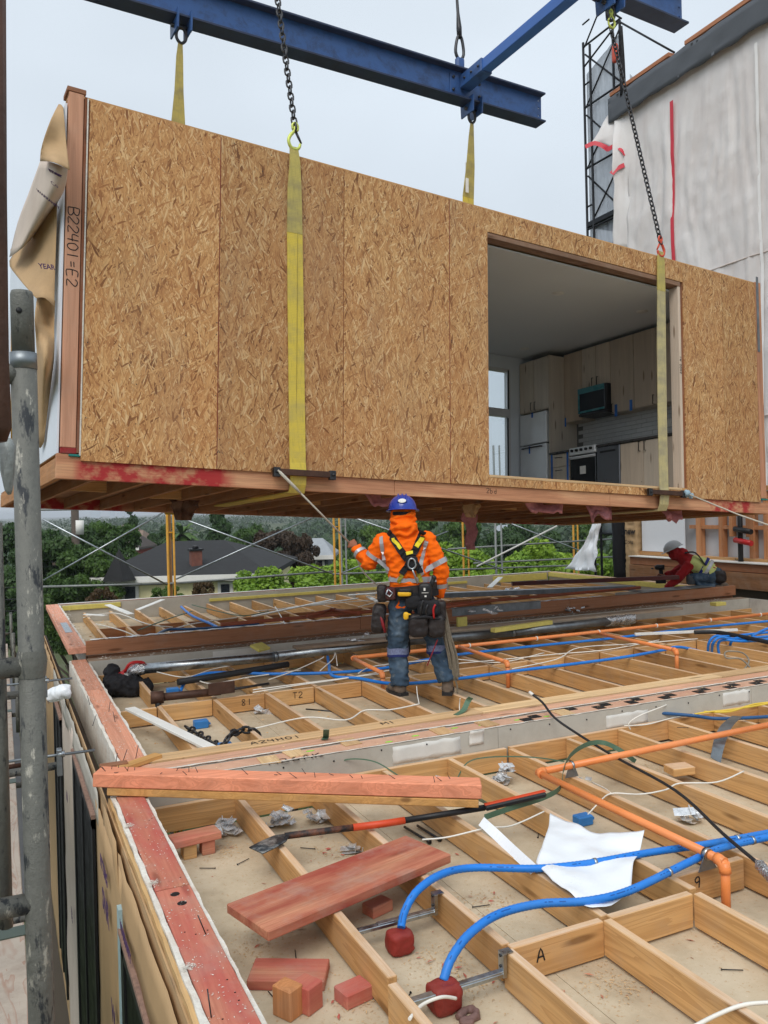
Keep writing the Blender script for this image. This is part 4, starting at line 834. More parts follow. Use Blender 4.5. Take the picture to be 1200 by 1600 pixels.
part('stub', MB().tube([P0 + Vector((-.01, 0, 1.945)), P0 + Vector((-.05, 0, 1.945))], .019, 14), GREYT, np_); part('inner_post', MB().tube([P0 + Vector((-.055, .05, 1.67)), P0 + Vector((-.055, .05, .9))], .012, 10), GREYT, np_)
bt = thing('leaning_tube', 'blurred brown steel tube at the far left edge', 'tube', (-.1, 1.3, 1.7))
q = [(0.008,1.159,2.389),(0.002,1.160,2.095),(-0.001,1.160,1.883),(0.001,1.159,1.794),(0.003,1.158,1.776)]
part('tube', MB().tube(q, [.017, .017, .017, .016, .008], 12), RUST, bt)
q = [(0.010,1.376,1.797),(0.013,1.374,1.785),(0.012,1.374,1.751),(0.013,1.374,1.721),(0.014,1.373,1.714)]
part('flattened_end', MB().tube(q, [(.008, .01), (.012, .012), (.011, .010), (.006, .006), (.002, .003)], 12), LGREY, bt)
yp = solo('yellow_post', MB().tube([(0.062,3.287,2.468),(0.049,3.290,1.954)], .007, 8), YEL, 'thin orange-yellow scaffold tube just left of the grey post', 'tube')
# platform the picture is taken from
pl = np_
def plankmat():
    t = NT('weathered_ply_plank'); v = t.coord((1, 1, 1)); n = t.noise(t.n('ShaderNodeMapping', {0: v, 'Scale': (7, 1.1, 7)}).outputs[0], 1, 4, .5, 1.4); r = t.math('FRACT', t.math('MULTIPLY', n, 8.0)); n2 = t.noise(v, 3, 6, .7)
    c = t.ramp(n2, [(.3, srgb(150, 138, 126)), (.7, srgb(196, 184, 170))]); c = t.mix(t.rng(r, .0, .35, .55, 0), c, srgb(150, 104, 84)); c = t.mix(t.rng(n2, .5, .75, 0, .4), c, srgb(120, 114, 108)); t.set(Base_Color=c, Roughness=.85, Specular_IOR_Level=.2); t.bump(r, .15, .003); return t.m
PLK = plankmat()
for j in range(3):
    for k in range(6): part('plank', MB().box((-.92 + j * .33, -.6 + k * 2.45, -.33), (-.92 + (j + 1) * .33 - .012, -.6 + (k + 1) * 2.45 - .02, -.29), .004), PLK, pl)
for k in range(6): part('cross_bar', MB().tube([(-1.0, -.5 + k * 2.45, -.36), (.1, -.5 + k * 2.45, -.36)], .022, 10), GREYT, pl)
for k in range(1, 6): part('hook_strip', MB().box((-.93, -.62 + k * 2.45 - .05, -.289), (.06, -.62 + k * 2.45 + .05, -.283)), plain('green_grey_steel', srgb(88, 100, 92), .5, .4), pl)
# further frames along the platform
for i, y in enumerate((3.9, 6.3, 8.7, 11.1, 13.5)):
    m = RUST if i == 1 else GREYT
    for x in (-1.0, .11) if i else (-1.0,): part('post', MB().tube([(x, y, -.4), (x, y, 1.75 if x < 0 else .25)], .021, 10), m, np_)
    for z in (-.06, .45, 1.1, 1.6)[:4 if i != 1 else 3]: part('transom', MB().tube([(-1.0, y, z), (.10 if z < .2 else -.12, y, z)], .017, 8), m, np_)
for x, z in ((-1.02, .55), (-1.02, 1.1), (-1.02, 1.62), (-1.02, .15)): part('guard_rail', MB().tube([(x, 2.2, z), (x, 14.5, z - .03)], .016, 8), LGREY, np_)
for i, (uv, lab) in enumerate((([(0.490,5.319,0.240)], 'steel tie rod with clamp reaching from the wall past the grey post'), ([(0.490,6.993,0.382)], 'short steel tie rod below the far red plate'))):
    a = uv[0]; tr = thing('tie_rod', lab, 'tie rod', (a[0], a[1], a[2]))
    part('rod', MB().tube([(a[0], a[1], a[2]), (a[0] - .55, a[1] + .05, a[2] - .01)], .009, 8), GALVD, tr); part('nut', MB().tube([(a[0] - .17, a[1] + .015, a[2]), (a[0] - .21, a[1] + .018, a[2])], .022, 6), GALV, tr)
    part('sleeve_tube', MB().tube([(a[0] - .2, a[1] + .1, a[2] - .09), (a[0] - 1.4, a[1] + .12, a[2] - .12)], .024, 10), GREYT, tr)
    part('clamp', MB().box((a[0] - .215, a[1] + .0, a[2] - .13), (a[0] - .185, a[1] + .06, a[2] + .03), .004), GALVD, tr)
# ================================================================ scaffold on the far side
YF = 15.5
fs = thing('scaffold', 'far scaffold of yellow and grey uprights with crossing braces before the trees', 'scaffold', (6, 15.5, -9))
def ladder(name, x, y, z0, z1, m, label, w_=.11, n=7):
    r = part('upright', MB().tube([(x, y, z0), (x, y, z1)], .024, 8), m, fs, label=label); part('inner_post', MB().tube([(x + w_, y - .02, z0 + .1), (x + w_, y - .02, z1)], .02, 8), m, r)
    for k in range(n):
        z = z0 + .3 + k * (z1 - z0 - .4) / n; part('rung', MB().tube([(x, y, z), (x + w_, y - .02, z)], .015, 6), m, r)
    return r
ladder('scaffold_frame', 2.80, YF, -8.5, 3.0, YEL, 'yellow scaffold upright left of the worker, in front of the dark roof')
g_ = [(6.168,15.500,0.707),(9.295,15.500,0.558),(9.904,15.500,0.529),(12.249,15.500,0.566)]
ladder('scaffold_frame', g_[0][0] - .06, YF, -8.5, 3, YEL, 'yellow scaffold upright seen past the worker\'s raised hand'); ladder('scaffold_frame', g_[1][0], YF + .3, -8.5, 3, YEL, 'yellow scaffold upright right of the worker\'s shoulder', .12); 
ladder('scaffold_frame', g_[0][0] + .25, YF + .4, -8.5, 3, LGREY, 'grey scaffold upright right behind the yellow one at the raised hand', .1); ladder('scaffold_frame', g_[2][0] + .05, YF, -8.5, 3, LGREY, 'grey scaffold upright in front of the bright bushes', .14)
ladder('scaffold_frame', g_[3][0], YF + .2, -8.5, 3, YEL, 'yellow scaffold upright nearest the black tarpaulin'); 
gp = [(2.855,15.550,0.148),(2.895,15.550,1.696)]
part('post', MB().tube([(gp[0][0], 15.56, -8), (gp[0][0], 15.56, 3)], .03, 10), plain('ochre_timber_post', srgb(150, 112, 66), .7, var=.3), fs, label='ochre brown post beside the left yellow upright')
for i, (uv, lab) in enumerate((([(0.404,15.500,1.791),(14.120,15.500,1.699)], 'upper far guard rail just under the hanging module'), ([(0.575,15.500,0.451),(2.782,15.500,0.371)], 'lower far guard rail in front of the house eaves'), ([(2.782,15.500,0.371),(6.063,15.500,0.415)], 'far guard rail in front of the yellow house wall'), ([(6.062,15.500,0.363),(12.803,15.500,0.208)], 'far guard rail behind the worker\'s waist'), ([(8.796,15.600,0.744),(13.388,15.600,0.790)], 'far guard rail in front of the right bushes'), ([(9.433,15.600,0.406),(13.375,15.600,0.359)], 'lower far guard rail in front of the right bushes'))):
    part('guard_rail', MB().tube(uv, .02, 8), LGREY, fs)
for i, (uv, lab) in enumerate((([(0.661,15.400,1.629),(2.718,15.400,0.382)], 'thin far brace falling to the right in front of the big dark tree'), ([(0.655,15.400,0.565),(2.728,15.400,1.699)], 'thin far brace rising to the right in front of the big dark tree'), ([(3.121,15.400,1.547),(6.023,15.400,0.372)], 'thin far brace falling to the right across the brown trees'), ([(2.917,15.400,0.453),(5.782,15.400,1.586)], 'thin far brace rising to the right across the dark roof'), ([(6.231,15.400,0.386),(8.694,15.400,1.140)], 'thin far brace behind the worker rising to the right'), ([(6.471,15.400,1.503),(10.132,15.400,0.210)], 'thin far brace behind the worker falling to the right'), ([(9.391,15.400,0.348),(11.550,15.400,1.159)], 'white far brace rising to the right over the right bushes'), ([(10.163,15.400,1.303),(12.632,15.400,0.403)], 'thin far brace falling to the right towards the tarpaulin'))):
    part('cross_brace', MB().tube(uv, .016 if i != 6 else .022, 6), GALV if i != 6 else WHITEP, fs)

# ================================================================ neighbour building at the right, wrapped in sheeting
XB = 12.0
b2 = thing('wrapped_building', 'tall timber building wrapped in pale translucent sheeting', 'building', (13, 10, -9))
STUDM = wood('stud_lumber', 2, srgb(196, 138, 96))
part('core_wall', MB().box((XB + .20, 5.0, 1.9), (XB + 3, 13.55, 9.9)), plain('pinkish_board_wall', srgb(226, 206, 196), .8, var=.1, scale=1.2, dirt=srgb(180, 160, 154), dirt_amt=.4), b2)
for y in (6.2, 8.0, 10.2, 12.3):
    for z in (2.9, 5.6): part('window', MB().box((XB + .185, y - .55, z), (XB + .199, y + .55, z + 1.5)), plain('veiled_window', srgb(90, 98, 108), .3), b2)
for z in (1.95, 4.75, 7.5): part('floor_band', MB().box((XB + .17, 5.0, z), (XB + .199, 13.5, z + .32)), STUDM, b2)
def wrapmat():
    t = NT('translucent_white_sheeting'); v = t.coord((1, 1, 1), rand=False); n = t.noise(v, 1.1, 5, .6); n2 = t.noise(t.n('ShaderNodeMapping', {0: v, 'Scale': (1, 7, .8)}).outputs[0], 1, 4, .6)
    c = t.ramp(n, [(.3, srgb(240, 234, 231)), (.7, srgb(252, 250, 249))]); c = t.mix(t.rng(n2, .5, .75, 0, .22), c, srgb(200, 186, 180)); t.set(Base_Color=c, Roughness=.5, Specular_IOR_Level=.35)
    tl = t.n('ShaderNodeBsdfTranslucent', {0: c}); tp = t.n('ShaderNodeBsdfTransparent', {}); m1 = t.n('ShaderNodeMixShader', {0: .15, 1: t.b.outputs[0], 2: tl.outputs[0]}); m2 = t.n('ShaderNodeMixShader', {0: .24, 1: m1.outputs[0], 2: tp.outputs[0]}); t.t.links.new(m2.outputs[0], t.o.inputs[0])
    t.bump(t.noise(v, 14, 6, .7, 1.5), .35, .02); return t.m
WRAP = wrapmat()
def fold(y, z, s=0):
    w_ = noise.noise(Vector((y * .9, z * .5, s + 20))) * 1.6; k = .5 + .5 * noise.noise(Vector((y * .7, z * .45, s + 40)))
    return .05 * noise.noise(Vector((y * 1.7 + w_, z * .25, s))) + .05 * k * (1 - abs(noise.noise(Vector((y * 5 + w_, z * .22 + w_ * .3, s + 3)))) * 2.5) + .014 * (1 - abs(noise.noise(Vector((y * 2 + z * 3.4, z * 1.8 - y * 3, s + 8)))) * 2.5)
ny, nz_ = 170, 90
G = [[(XB - .02 - .04 * math.sin(i / nz_ * PI) + fold(13.3 - 8.3 * j / ny, 1.8 + 7.9 * i / nz_) * (1 - (i / nz_) ** 12) + .05 * (i / nz_) ** 12, 13.3 - 8.3 * j / ny, 1.8 + (8.06 + .08 * noise.noise(Vector((j * .22, 0, 0)))) * i / nz_) for j in range(ny + 1)] for i in range(nz_ + 1)]
part('sheeting', MB().sheet(G, .002), WRAP, b2)
for y in (10.05, 8.6, 7.1): part('taped_seam', MB().ribbon([(XB - .07 + fold(y, z), y + .015 * math.sin(z * 2), z) for z in [1.9 + .2 * k for k in range(39)]], (0, 1, 0), .06, .003), plain('clear_seam_tape', srgb(236, 234, 232), .35, var=.05), b2)
for z in (3.1, 5.9): part('batten', MB().tube([(XB - .06 + fold(y, z), y, z) for y in [5 + .25 * k for k in range(33)]], .012, 5), plain('veiled_batten', srgb(200, 188, 180), .7), b2)
def loose(rows, lab):
    G = [cat(r, 6) for r in rows]; G = list(zip(*[cat(c, 6) for c in zip(*G)]))
    G = [[Vector(p) + Vector((.05 * noise.noise(Vector(p) * 2.2), .04 * noise.noise(Vector(p) * 2.5 + Vector((3, 0, 0))), 0)) for p in r] for r in G]
    return part('loose_sheeting', MB().sheet(G, .002), WRAP, b2, label=lab), G
l1, G1 = loose([[(12.100,13.883,10.117),(12.100,13.487,10.007),(12.100,13.200,9.943)], [(11.800,13.956,9.617),(11.900,13.672,9.446),(12.050,13.392,9.420)], [(11.550,14.062,9.250),(11.800,13.863,9.319),(11.950,13.353,8.922)]], 'loose flap of sheeting with red hem')
l2, G2 = loose([[(12.000,13.628,10.052),(12.050,13.239,9.951),(12.100,12.920,9.945)], [(11.750,13.474,8.938),(11.900,13.349,9.071),(12.050,12.991,8.923)], [(11.800,13.540,8.170),(11.950,13.380,8.133),(12.100,12.932,7.864)], [(11.850,13.658,7.005),(12.000,13.285,6.912),(12.100,12.753,6.637)]], 'hanging fold of sheeting beside the scaffold tower')
REDTAPE = plain('red_hem_tape', srgb(206, 52, 68), .5, var=.12, scale=10)
def hem(pts, lab): part('red_tape', MB().ribbon([Vector(p) + Vector((-.025, 0, 0)) for p in pts], (0, .3, 1), .10, .004), REDTAPE, b2, label=lab)
hem(cat([(11.520,14.024,9.258),(11.650,13.889,9.305),(11.780,13.741,9.198),(11.800,13.627,9.088)], 4), 'red hem on the loose flap'); hem(cat([(11.780,13.624,9.083),(11.850,13.466,9.111),(11.920,13.355,8.997),(11.960,13.309,8.866)], 4), None); hem(cat([(11.750,13.489,8.518),(11.850,13.444,8.622),(11.950,13.323,8.671)], 4), None)
yv = [(12.000,12.006,9.973),(12.000,12.082,6.433)]
part('red_tape', MB().ribbon([(XB - .075 + fold(yv[0][1], z), yv[0][1] + .02 * math.sin(z), z) for z in [1.9 + .25 * k for k in range(31)]], (0, 1, 0), .085, .004), REDTAPE, b2, label='long vertical red tape on the sheeting')
tq = [(12.000,13.621,10.251),(12.000,9.820,10.168)]
G = [[(XB - .1 + .03 * noise.noise(Vector((j * .3, i, 4))), 13.75 - j * .12, 10.22 - .52 * i / 5 + (.06 * noise.noise(Vector((j * .35, 1, 1))) if i == 5 else 0)) for j in range(74)] for i in range(6)]
part('roof_membrane', MB().sheet(G, .004), plain('dark_grey_membrane', srgb(84, 88, 94), .6, var=.15, scale=3, bump=.2), b2)
part('parapet', MB().box((XB + .125, 5, 9.7), (XB + .25, 13.75, 10.21)), STUDM, b2)
for y0, y1 in ((13.7, 12.0), (11.6, 9.2), (9.1, 5.2)): part('cap_board', MB().box((XB - .1, y1, 10.25), (XB + .24, y0, 10.33), .004), wood('cap_lumber', 1, srgb(188, 130, 98)), b2)
# lower storey: stud wall, white panel, floor edge
lw = thing('stud_wall', 'open timber stud wall behind the crouching worker', 'wall', (XB, 10, .4))
bq = [(12.000,13.024,0.563),(12.000,10.074,0.533),(12.000,10.771,-0.000)]
zb = .62
part('bottom_plate', MB().box((XB - .02, 5.0, zb - .06), (XB + .12, 13.2, zb), .003), fir(1), lw); part('top_plate', MB().box((XB - .02, 5.0, 1.82), (XB + .12, 13.2, 1.9), .003), fir(1), lw)
for u, wd in ((1092, .12), (1127, .10), (1175, .10), (1197, .08)):
    y = {1092: [(12.000,11.616,0.842)], 1127: [(12.000,11.081,0.857)], 1175: [(12.000,10.398,0.878)], 1197: [(12.000,10.104,0.886)]}[u][0][1]
    part('stud', MB().box((XB - .01, y - wd / 2, zb), (XB + .11, y + wd / 2, 1.82), .003), STUDM, lw)
for y in (9.2, 8.8, 8.3, 7.8, 7.3, 6.8, 6.3): part('stud', MB().box((XB - .01, y - .04, zb), (XB + .11, y + .04, 1.82), .003), STUDM, lw)
for u in (1142, 1168):
    y = {1142: [(12.000,10.856,1.038)], 1168: [(12.000,10.490,1.045)]}[u][0][1]; part('short_stud', MB().box((XB - .005, y - .035, 1.0), (XB + .1, y + .035, 1.82), .003), STUDM, lw)
part('rail', MB().box((XB, 5, 1.13), (XB + .09, 11.85, 1.2), .003), STUDM, lw)
part('back_panel', MB().box((XB + .13, 5, .3), (XB + .15, 13.4, 1.9)), plain('grey_white_panel', srgb(196, 198, 202), .7, var=.05, scale=2), lw)
part('white_panel', MB().box((XB - .035, 11.93, .66), (XB - .022, 13.1, 1.85)), plain('white_panel_board', srgb(222, 224, 228), .6, var=.03), lw, label='white board panel beside the studs')
part('floor_edge', MB().box((XB - .28, 5, .40), (XB + .14, 13.2, .55), .004), lvl(1), lw); part('floor_edge', MB().box((XB - .3, 5, .1), (XB + .14, 13.2, .39), .004), wood('edge_lumber', 1, srgb(150, 108, 76)), lw); part('floor_skin', MB().box((XB - .32, 5, .552), (XB - .025, 13.2, .568)), WHITEP, lw)
part('plate_lettering', scribble(MB(), 'bottom', frame((XB - .0215, 10.75, .567), (0, -1, 0), (0, 0, 1), (-1, 0, 0)), .05, .006, -.1), INK, lw)
part('end_board', MB().box((XB - .04, 12.2, .58), (XB - .021, 13.25, .655), .003), OSB, lw)
part('lower_wall', MB().box((XB - .1, 5, -9), (XB + 3, 13.4, .095)), plain('dark_lower_wall', srgb(90, 76, 64), .8), lw)
rt = thing('red_pipe_tool', 'dark pipe with red valve standing against the studs', 'pipe', (XB - .15, 10.9, .6))
y = [(11.850,10.515,0.880)][0][1]
part('pipe', MB().tube([(XB - .15, y, .57), (XB - .15, y, 1.83)], .045, 10), BLACK, rt)
for z in (.95, 1.15): part('valve', MB().tube([(XB - .17, y + .1, z), (XB - .2, y - .28, z - .05)], .05, 8), REDT if z < 1 else BLACK, rt)
# paper roll, tarpaulin and plastic at the building corner
pr = thing('wrapped_post', 'post wrapped in printed brown paper at the building corner', 'post', (XB - .05, 13.4, .2))
pq = [(11.900,13.115,0.670)]
part('paper', organic(MB().box((XB - .14, 13.17, -.1), (XB + .1, 13.5, 1.95)), .03, 3, .015, 8), PAPER, pr); part('paper_lettering', typed(MB(), 'new', frame((XB - .18, 13.46, 1.0), (0, -1, 0), (0, 0, 1), (-1, 0, 0)), .19, .006), INK, pr); part('paper_lettering', typed(MB(), 'Cons', frame((XB - .18, 13.46, .8), (0, -1, 0), (0, 0, 1), (-1, 0, 0)), .12, .0), INK, pr)
tp_ = MB(); G = [[(XB - .05 + .08 * math.sin(j * 1.1) + .05 * noise.noise(Vector((j * .5, i * .3, 2))), 13.55 + j * .075, 2.3 - i * .19) for j in range(8)] for i in range(13)]
solo('black_tarpaulin', tp_.sheet(G, .004), NYLON, 'black tarpaulin hanging beside the paper-wrapped post', 'tarpaulin')
G = []
for i in range(15):
    v = i / 14; row = []
    for j in range(13):
        u = j / 12; x = 11.2 + .05 * math.sin(j * 1.5 + i * .4); w0 = .10 + .55 * v ** 1.6; yy = 13.55 + .25 * v + (u - .5) * w0 * 1.6
        row.append((x - .25 * v + .09 * noise.noise(Vector((u * 5, v * 4, 1))), yy + .06 * noise.noise(Vector((u * 4, v * 5, 6))), 1.32 - 1.05 * v + .03 * noise.noise(Vector((u * 6, v * 3, 3)))))
    G.append(row)
solo('plastic_sheet', MB().sheet(G, .002), PLASTIC, 'crumpled white plastic sheet draped beside the black tarpaulin', 'plastic sheet')
# scaffold tower behind the wrapped building
st = thing('scaffold_tower', 'black netted scaffold tower behind the left edge of the wrapped building', 'scaffold', (12, 14.6, -9))
tw = [(12.000,14.633,11.926),(12.000,13.496,11.599),(12.000,14.704,7.544)]
ya, yb = tw[0][1], 13.45
DKS = plain('black_scaffold_tube', srgb(34, 36, 40), .5, .5)
for y in (ya, ya - .22, yb + .22, yb): part('post', MB().tube([(12, y, -9), (12, y, 11.9 if y > ya - .1 else 11.75)], .028, 8), DKS, st)
z = 1.0
while z < 11.8:
    part('ledger', MB().tube([(12, ya, z), (12, yb, z - .02)], .024, 6), DKS, st); part('brace', MB().tube([(12.03, ya, z), (12.03, yb, z + 1.2)], .02, 6), DKS, st); part('brace', MB().tube([(12.05, yb, z), (12.05, ya, z + 1.2)], .02, 6), DKS, st)
    part('rung', MB().tube([(12, ya, z + .5), (12, ya - .22, z + .5)], .02, 6), DKS, st); part('rung', MB().tube([(12, yb, z + .7), (12, yb + .22, z + .7)], .02, 6), DKS, st); z += 1.35
for z in (3.4, 7.8): part('deck_board', MB().box((11.98, yb, z), (12.7, ya, z + .1)), DKS, st)
part('top_rail', MB().tube([(12, yb, 11.72), (12.05, 12.0, 10.35)], .022, 6), DKS, st); part('top_rail', MB().tube([(12, ya, 11.35), (12, yb, 11.75)], .022, 6), DKS, st)
def netmat():
    t = NT('grey_debris_netting'); n = t.noise(t.coord((1, 5, 1), rand=False), 1.2, 4); c = t.ramp(n, [(.3, srgb(120, 128, 138)), (.7, srgb(180, 188, 198))]); t.set(Base_Color=c, Roughness=.8)
    m = t.n('ShaderNodeMixShader', {0: .45, 1: t.b.outputs[0], 2: t.n('ShaderNodeBsdfTransparent').outputs[0]}); t.t.links.new(m.outputs[0], t.o.inputs[0]); return t.m
NETM = netmat()
G = [[(12.06 + .03 * noise.noise(Vector((j * .8, i * .2, 1))), ya - .02 + (yb - ya + .02) * j / 12, 1 + 10.2 * i / 30 + (.35 * j / 12 if i == 30 else 0)) for j in range(13)] for i in range(31)]
part('netting', MB().sheet(G, .003), NETM, st)
G = [[(12.2 + j * .12, 13.4 + .03 * j + .04 * noise.noise(Vector((i, j, 3))), 9.6 + 1.05 * i / 5 - .035 * j) for j in range(12)] for i in range(6)]
part('netting', MB().sheet(G, .003), NETM, st, label='pale netting panel behind the roof edge')
part('hanging_tarp', MB().sheet([[(11.9 + .04 * math.sin(j * 2 + i * .3), yb - .06 - j * .05, 11.5 - i * .2) for j in range(4)] for i in range(8)], .004), NYLON, st)
part('red_bag', MB().sell((11.88, yb + .02, 11.05), (.05, .08, .2), .6, 10, 8), HOOKR, st)

# ================================================================ ground, street, houses, trees
GZ = -9.0
def groundmat():
    t = NT('garden_ground'); v = t.coord((1, 1, 1), rand=False); n = t.noise(v, .05, 5, .6); n2 = t.noise(v, .6, 4, .6)
    c = t.ramp(n, [(.35, (.05, .07, .03)), (.55, (.09, .10, .05)), (.7, (.16, .15, .12))]); c = t.mix(t.rng(n2, .4, .7, 0, .5), c, (.06, .09, .03)); t.set(Base_Color=c, Roughness=.95, Specular_IOR_Level=.1); return t.m
N = 48; GG = []
for i in range(N + 1):
    r = []
    for j in range(N + 1):
        a, b = (i / N * 2 - 1), (j / N * 2 - 1); r.append((6000 * math.copysign(abs(a) ** 3, a), 6000 * math.copysign(abs(b) ** 3, b), GZ))
    GG.append(r)
gm_ = MB(); gm_.add([p for r in GG for p in r], [(i * (N + 1) + j, (i + 1) * (N + 1) + j, (i + 1) * (N + 1) + j + 1, i * (N + 1) + j + 1) for i in range(N) for j in range(N)])
struct('ground', gm_, groundmat())
ASPH = plain('asphalt', (.075, .075, .078), .9, var=.2, scale=1.5, dirt=(.12, .12, .115), dirt_amt=.5, dirt_scale=.4)
struct('road', MB().box((-40, 24, GZ + .004), (0.6, 60, GZ + .01)), ASPH)
lm = MB()
for k in range(9): lm.box((-22 + k * 2.6, 28 + k * .4, GZ + .014), (-21.85 + k * 2.6, 46, GZ + .016))
o = struct('parking_lines', lm, WHITEP, 'stuff'); o['label'] = 'white painted parking bay lines'
def leafmesh(name, clumps, n, size, seed, m, trunk=None):
    """leaf-sized faces spread through clumps (centre, radii); one mesh"""
    rg = np.random.default_rng(seed); cs = np.array([c[0] for c in clumps], float); rs = np.array([c[1] for c in clumps], float)
    vol = rs.prod(axis=1) ** .66; k = rg.choice(len(clumps), n, p=vol / vol.sum()); d = rg.normal(size=(n, 3)); d /= np.linalg.norm(d, axis=1)[:, None]
    rad = rg.uniform(.45, 1.08, n) ** .6; p = cs[k] + d * rs[k] * rad[:, None]
    a = d + rg.normal(size=(n, 3)) * .8 + np.array([0, 0, .4]); a /= np.linalg.norm(a, axis=1)[:, None]; u = np.cross(a, rg.normal(size=(n, 3))); u /= np.linalg.norm(u, axis=1)[:, None]; v = np.cross(a, u)
    s = size * rg.uniform(.6, 1.4, n)[:, None]
    V = np.stack([p - u * s, p - v * s * .6 + a * s * .15, p + u * s, p + v * s * .6 + a * s * .15], axis=1).reshape(-1, 3)
    me = bpy.data.meshes.new(name); me.vertices.add(n * 4); me.vertices.foreach_set('co', V.ravel().astype(np.float32)); me.loops.add(n * 4); me.loops.foreach_set('vertex_index', np.arange(n * 4, dtype=np.int32))
    me.polygons.add(n); me.polygons.foreach_set('loop_start', np.arange(0, n * 4, 4, dtype=np.int32)); me.polygons.foreach_set('loop_total', np.full(n, 4, np.int32)); me.update(calc_edges=True); me.materials.append(m); return me
def crown(kind, seed):
    rg = random.Random(seed); C = []
    if kind == 'round':
        for k in range(44):
            t = rg.uniform(0, 2 * PI); z = rg.uniform(-.9, 1); r = math.sqrt(max(0, 1 - z * z)) * rg.uniform(.45, .95); C.append(((r * math.cos(t), r * math.sin(t), z * .78 + rg.uniform(-.06, .1)), (rg.uniform(.14, .28),) * 2 + (rg.uniform(.10, .19),)))
    elif kind == 'cone':
        for k in range(30):
            z = rg.uniform(-1, 1.25); w_ = .62 * (1.3 - z) / 2.3; t = rg.uniform(0, 2 * PI); C.append(((w_ * math.cos(t), w_ * math.sin(t), z), (.12 + .22 * w_, .12 + .22 * w_, .12)))
    else:
        for k in range(46):
            t = rg.uniform(0, 2 * PI); r = rg.uniform(.1, .98); C.append(((r * math.cos(t), r * math.sin(t), rg.uniform(-.5, .6) * (1.15 - r * .5)), (rg.uniform(.12, .24), rg.uniform(.12, .24), rg.uniform(.12, .24))))
    return C
LD = leaf('dark_green_leaves', (.02, .05, .014), (.07, .135, .035)); LMg = leaf('mid_green_leaves', (.03, .07, .016), (.12, .21, .04)); LB = leaf('bright_green_leaves', (.13, .25, .025), (.32, .47, .055)); LBr = leaf('copper_leaves', (.035, .024, .018), (.10, .066, .045)); LO = leaf('russet_leaves', (.07, .04, .016), (.14, .085, .035)); LF = leaf('far_green_leaves', (.04, .075, .035), (.08, .13, .06))
BARK = plain('bark', (.09, .07, .055), .95, var=.3, scale=6, bump=.5)
CM = {}
for nm, kind, n, sz, m in (('dark', 'round', 26000, .036, LD), ('mid', 'round', 26000, .036, LMg), ('bright', 'bush', 26000, .034, LB), ('copper', 'round', 22000, .038, LBr), ('conifer', 'cone', 14000, .036, LD), ('russet', 'round', 9000, .05, LO)):
    CM[nm] = [leafmesh('crown', crown(kind, 11 * s + len(nm)), n, sz, s + 3, m) for s in range(2)]
def trunkmesh():
    mb = MB().tube([(0, 0, -1), (.01, .01, -.3), (.0, .02, .2), (.02, 0, .6)], [.05, .04, .03, .015], 8)
    for k in range(6): t = k * 1.05; z = -.45 + .13 * k; mb.tube([(0, .01, z), (.25 * math.cos(t), .25 * math.sin(t), z + .28), (.5 * math.cos(t), .5 * math.sin(t), z + .45)], [.022, .014, .006], 6)
    me = mb.mesh('trunk'); me.materials.append(BARK); return me
TRK = trunkmesh(); tcount = [0]
def tree(top, rx, rz, kind, label, group=None, name='tree'):
    """top = highest point of the crown in the world; rx, rz crown half-sizes"""
    x, y, z = top; cz = z - rz * .95; tcount[0] += 1
    r = thing(name, label, 'tree' if name == 'tree' else 'bush', (x, y, GZ), group)
    me = CM[kind][tcount[0] % 2]; o = bpy.data.objects.new('crown', me); link(o, r, T(0, 0, cz - GZ) @ RZ(tcount[0] * 1.3) @ Matrix.Diagonal((rx, rx, rz, 1)))
    h = cz - GZ; o = bpy.data.objects.new('trunk', TRK); link(o, r, T(0, 0, h * .55) @ Matrix.Diagonal((h * .35, h * .35, h * .55, 1)))
    return r
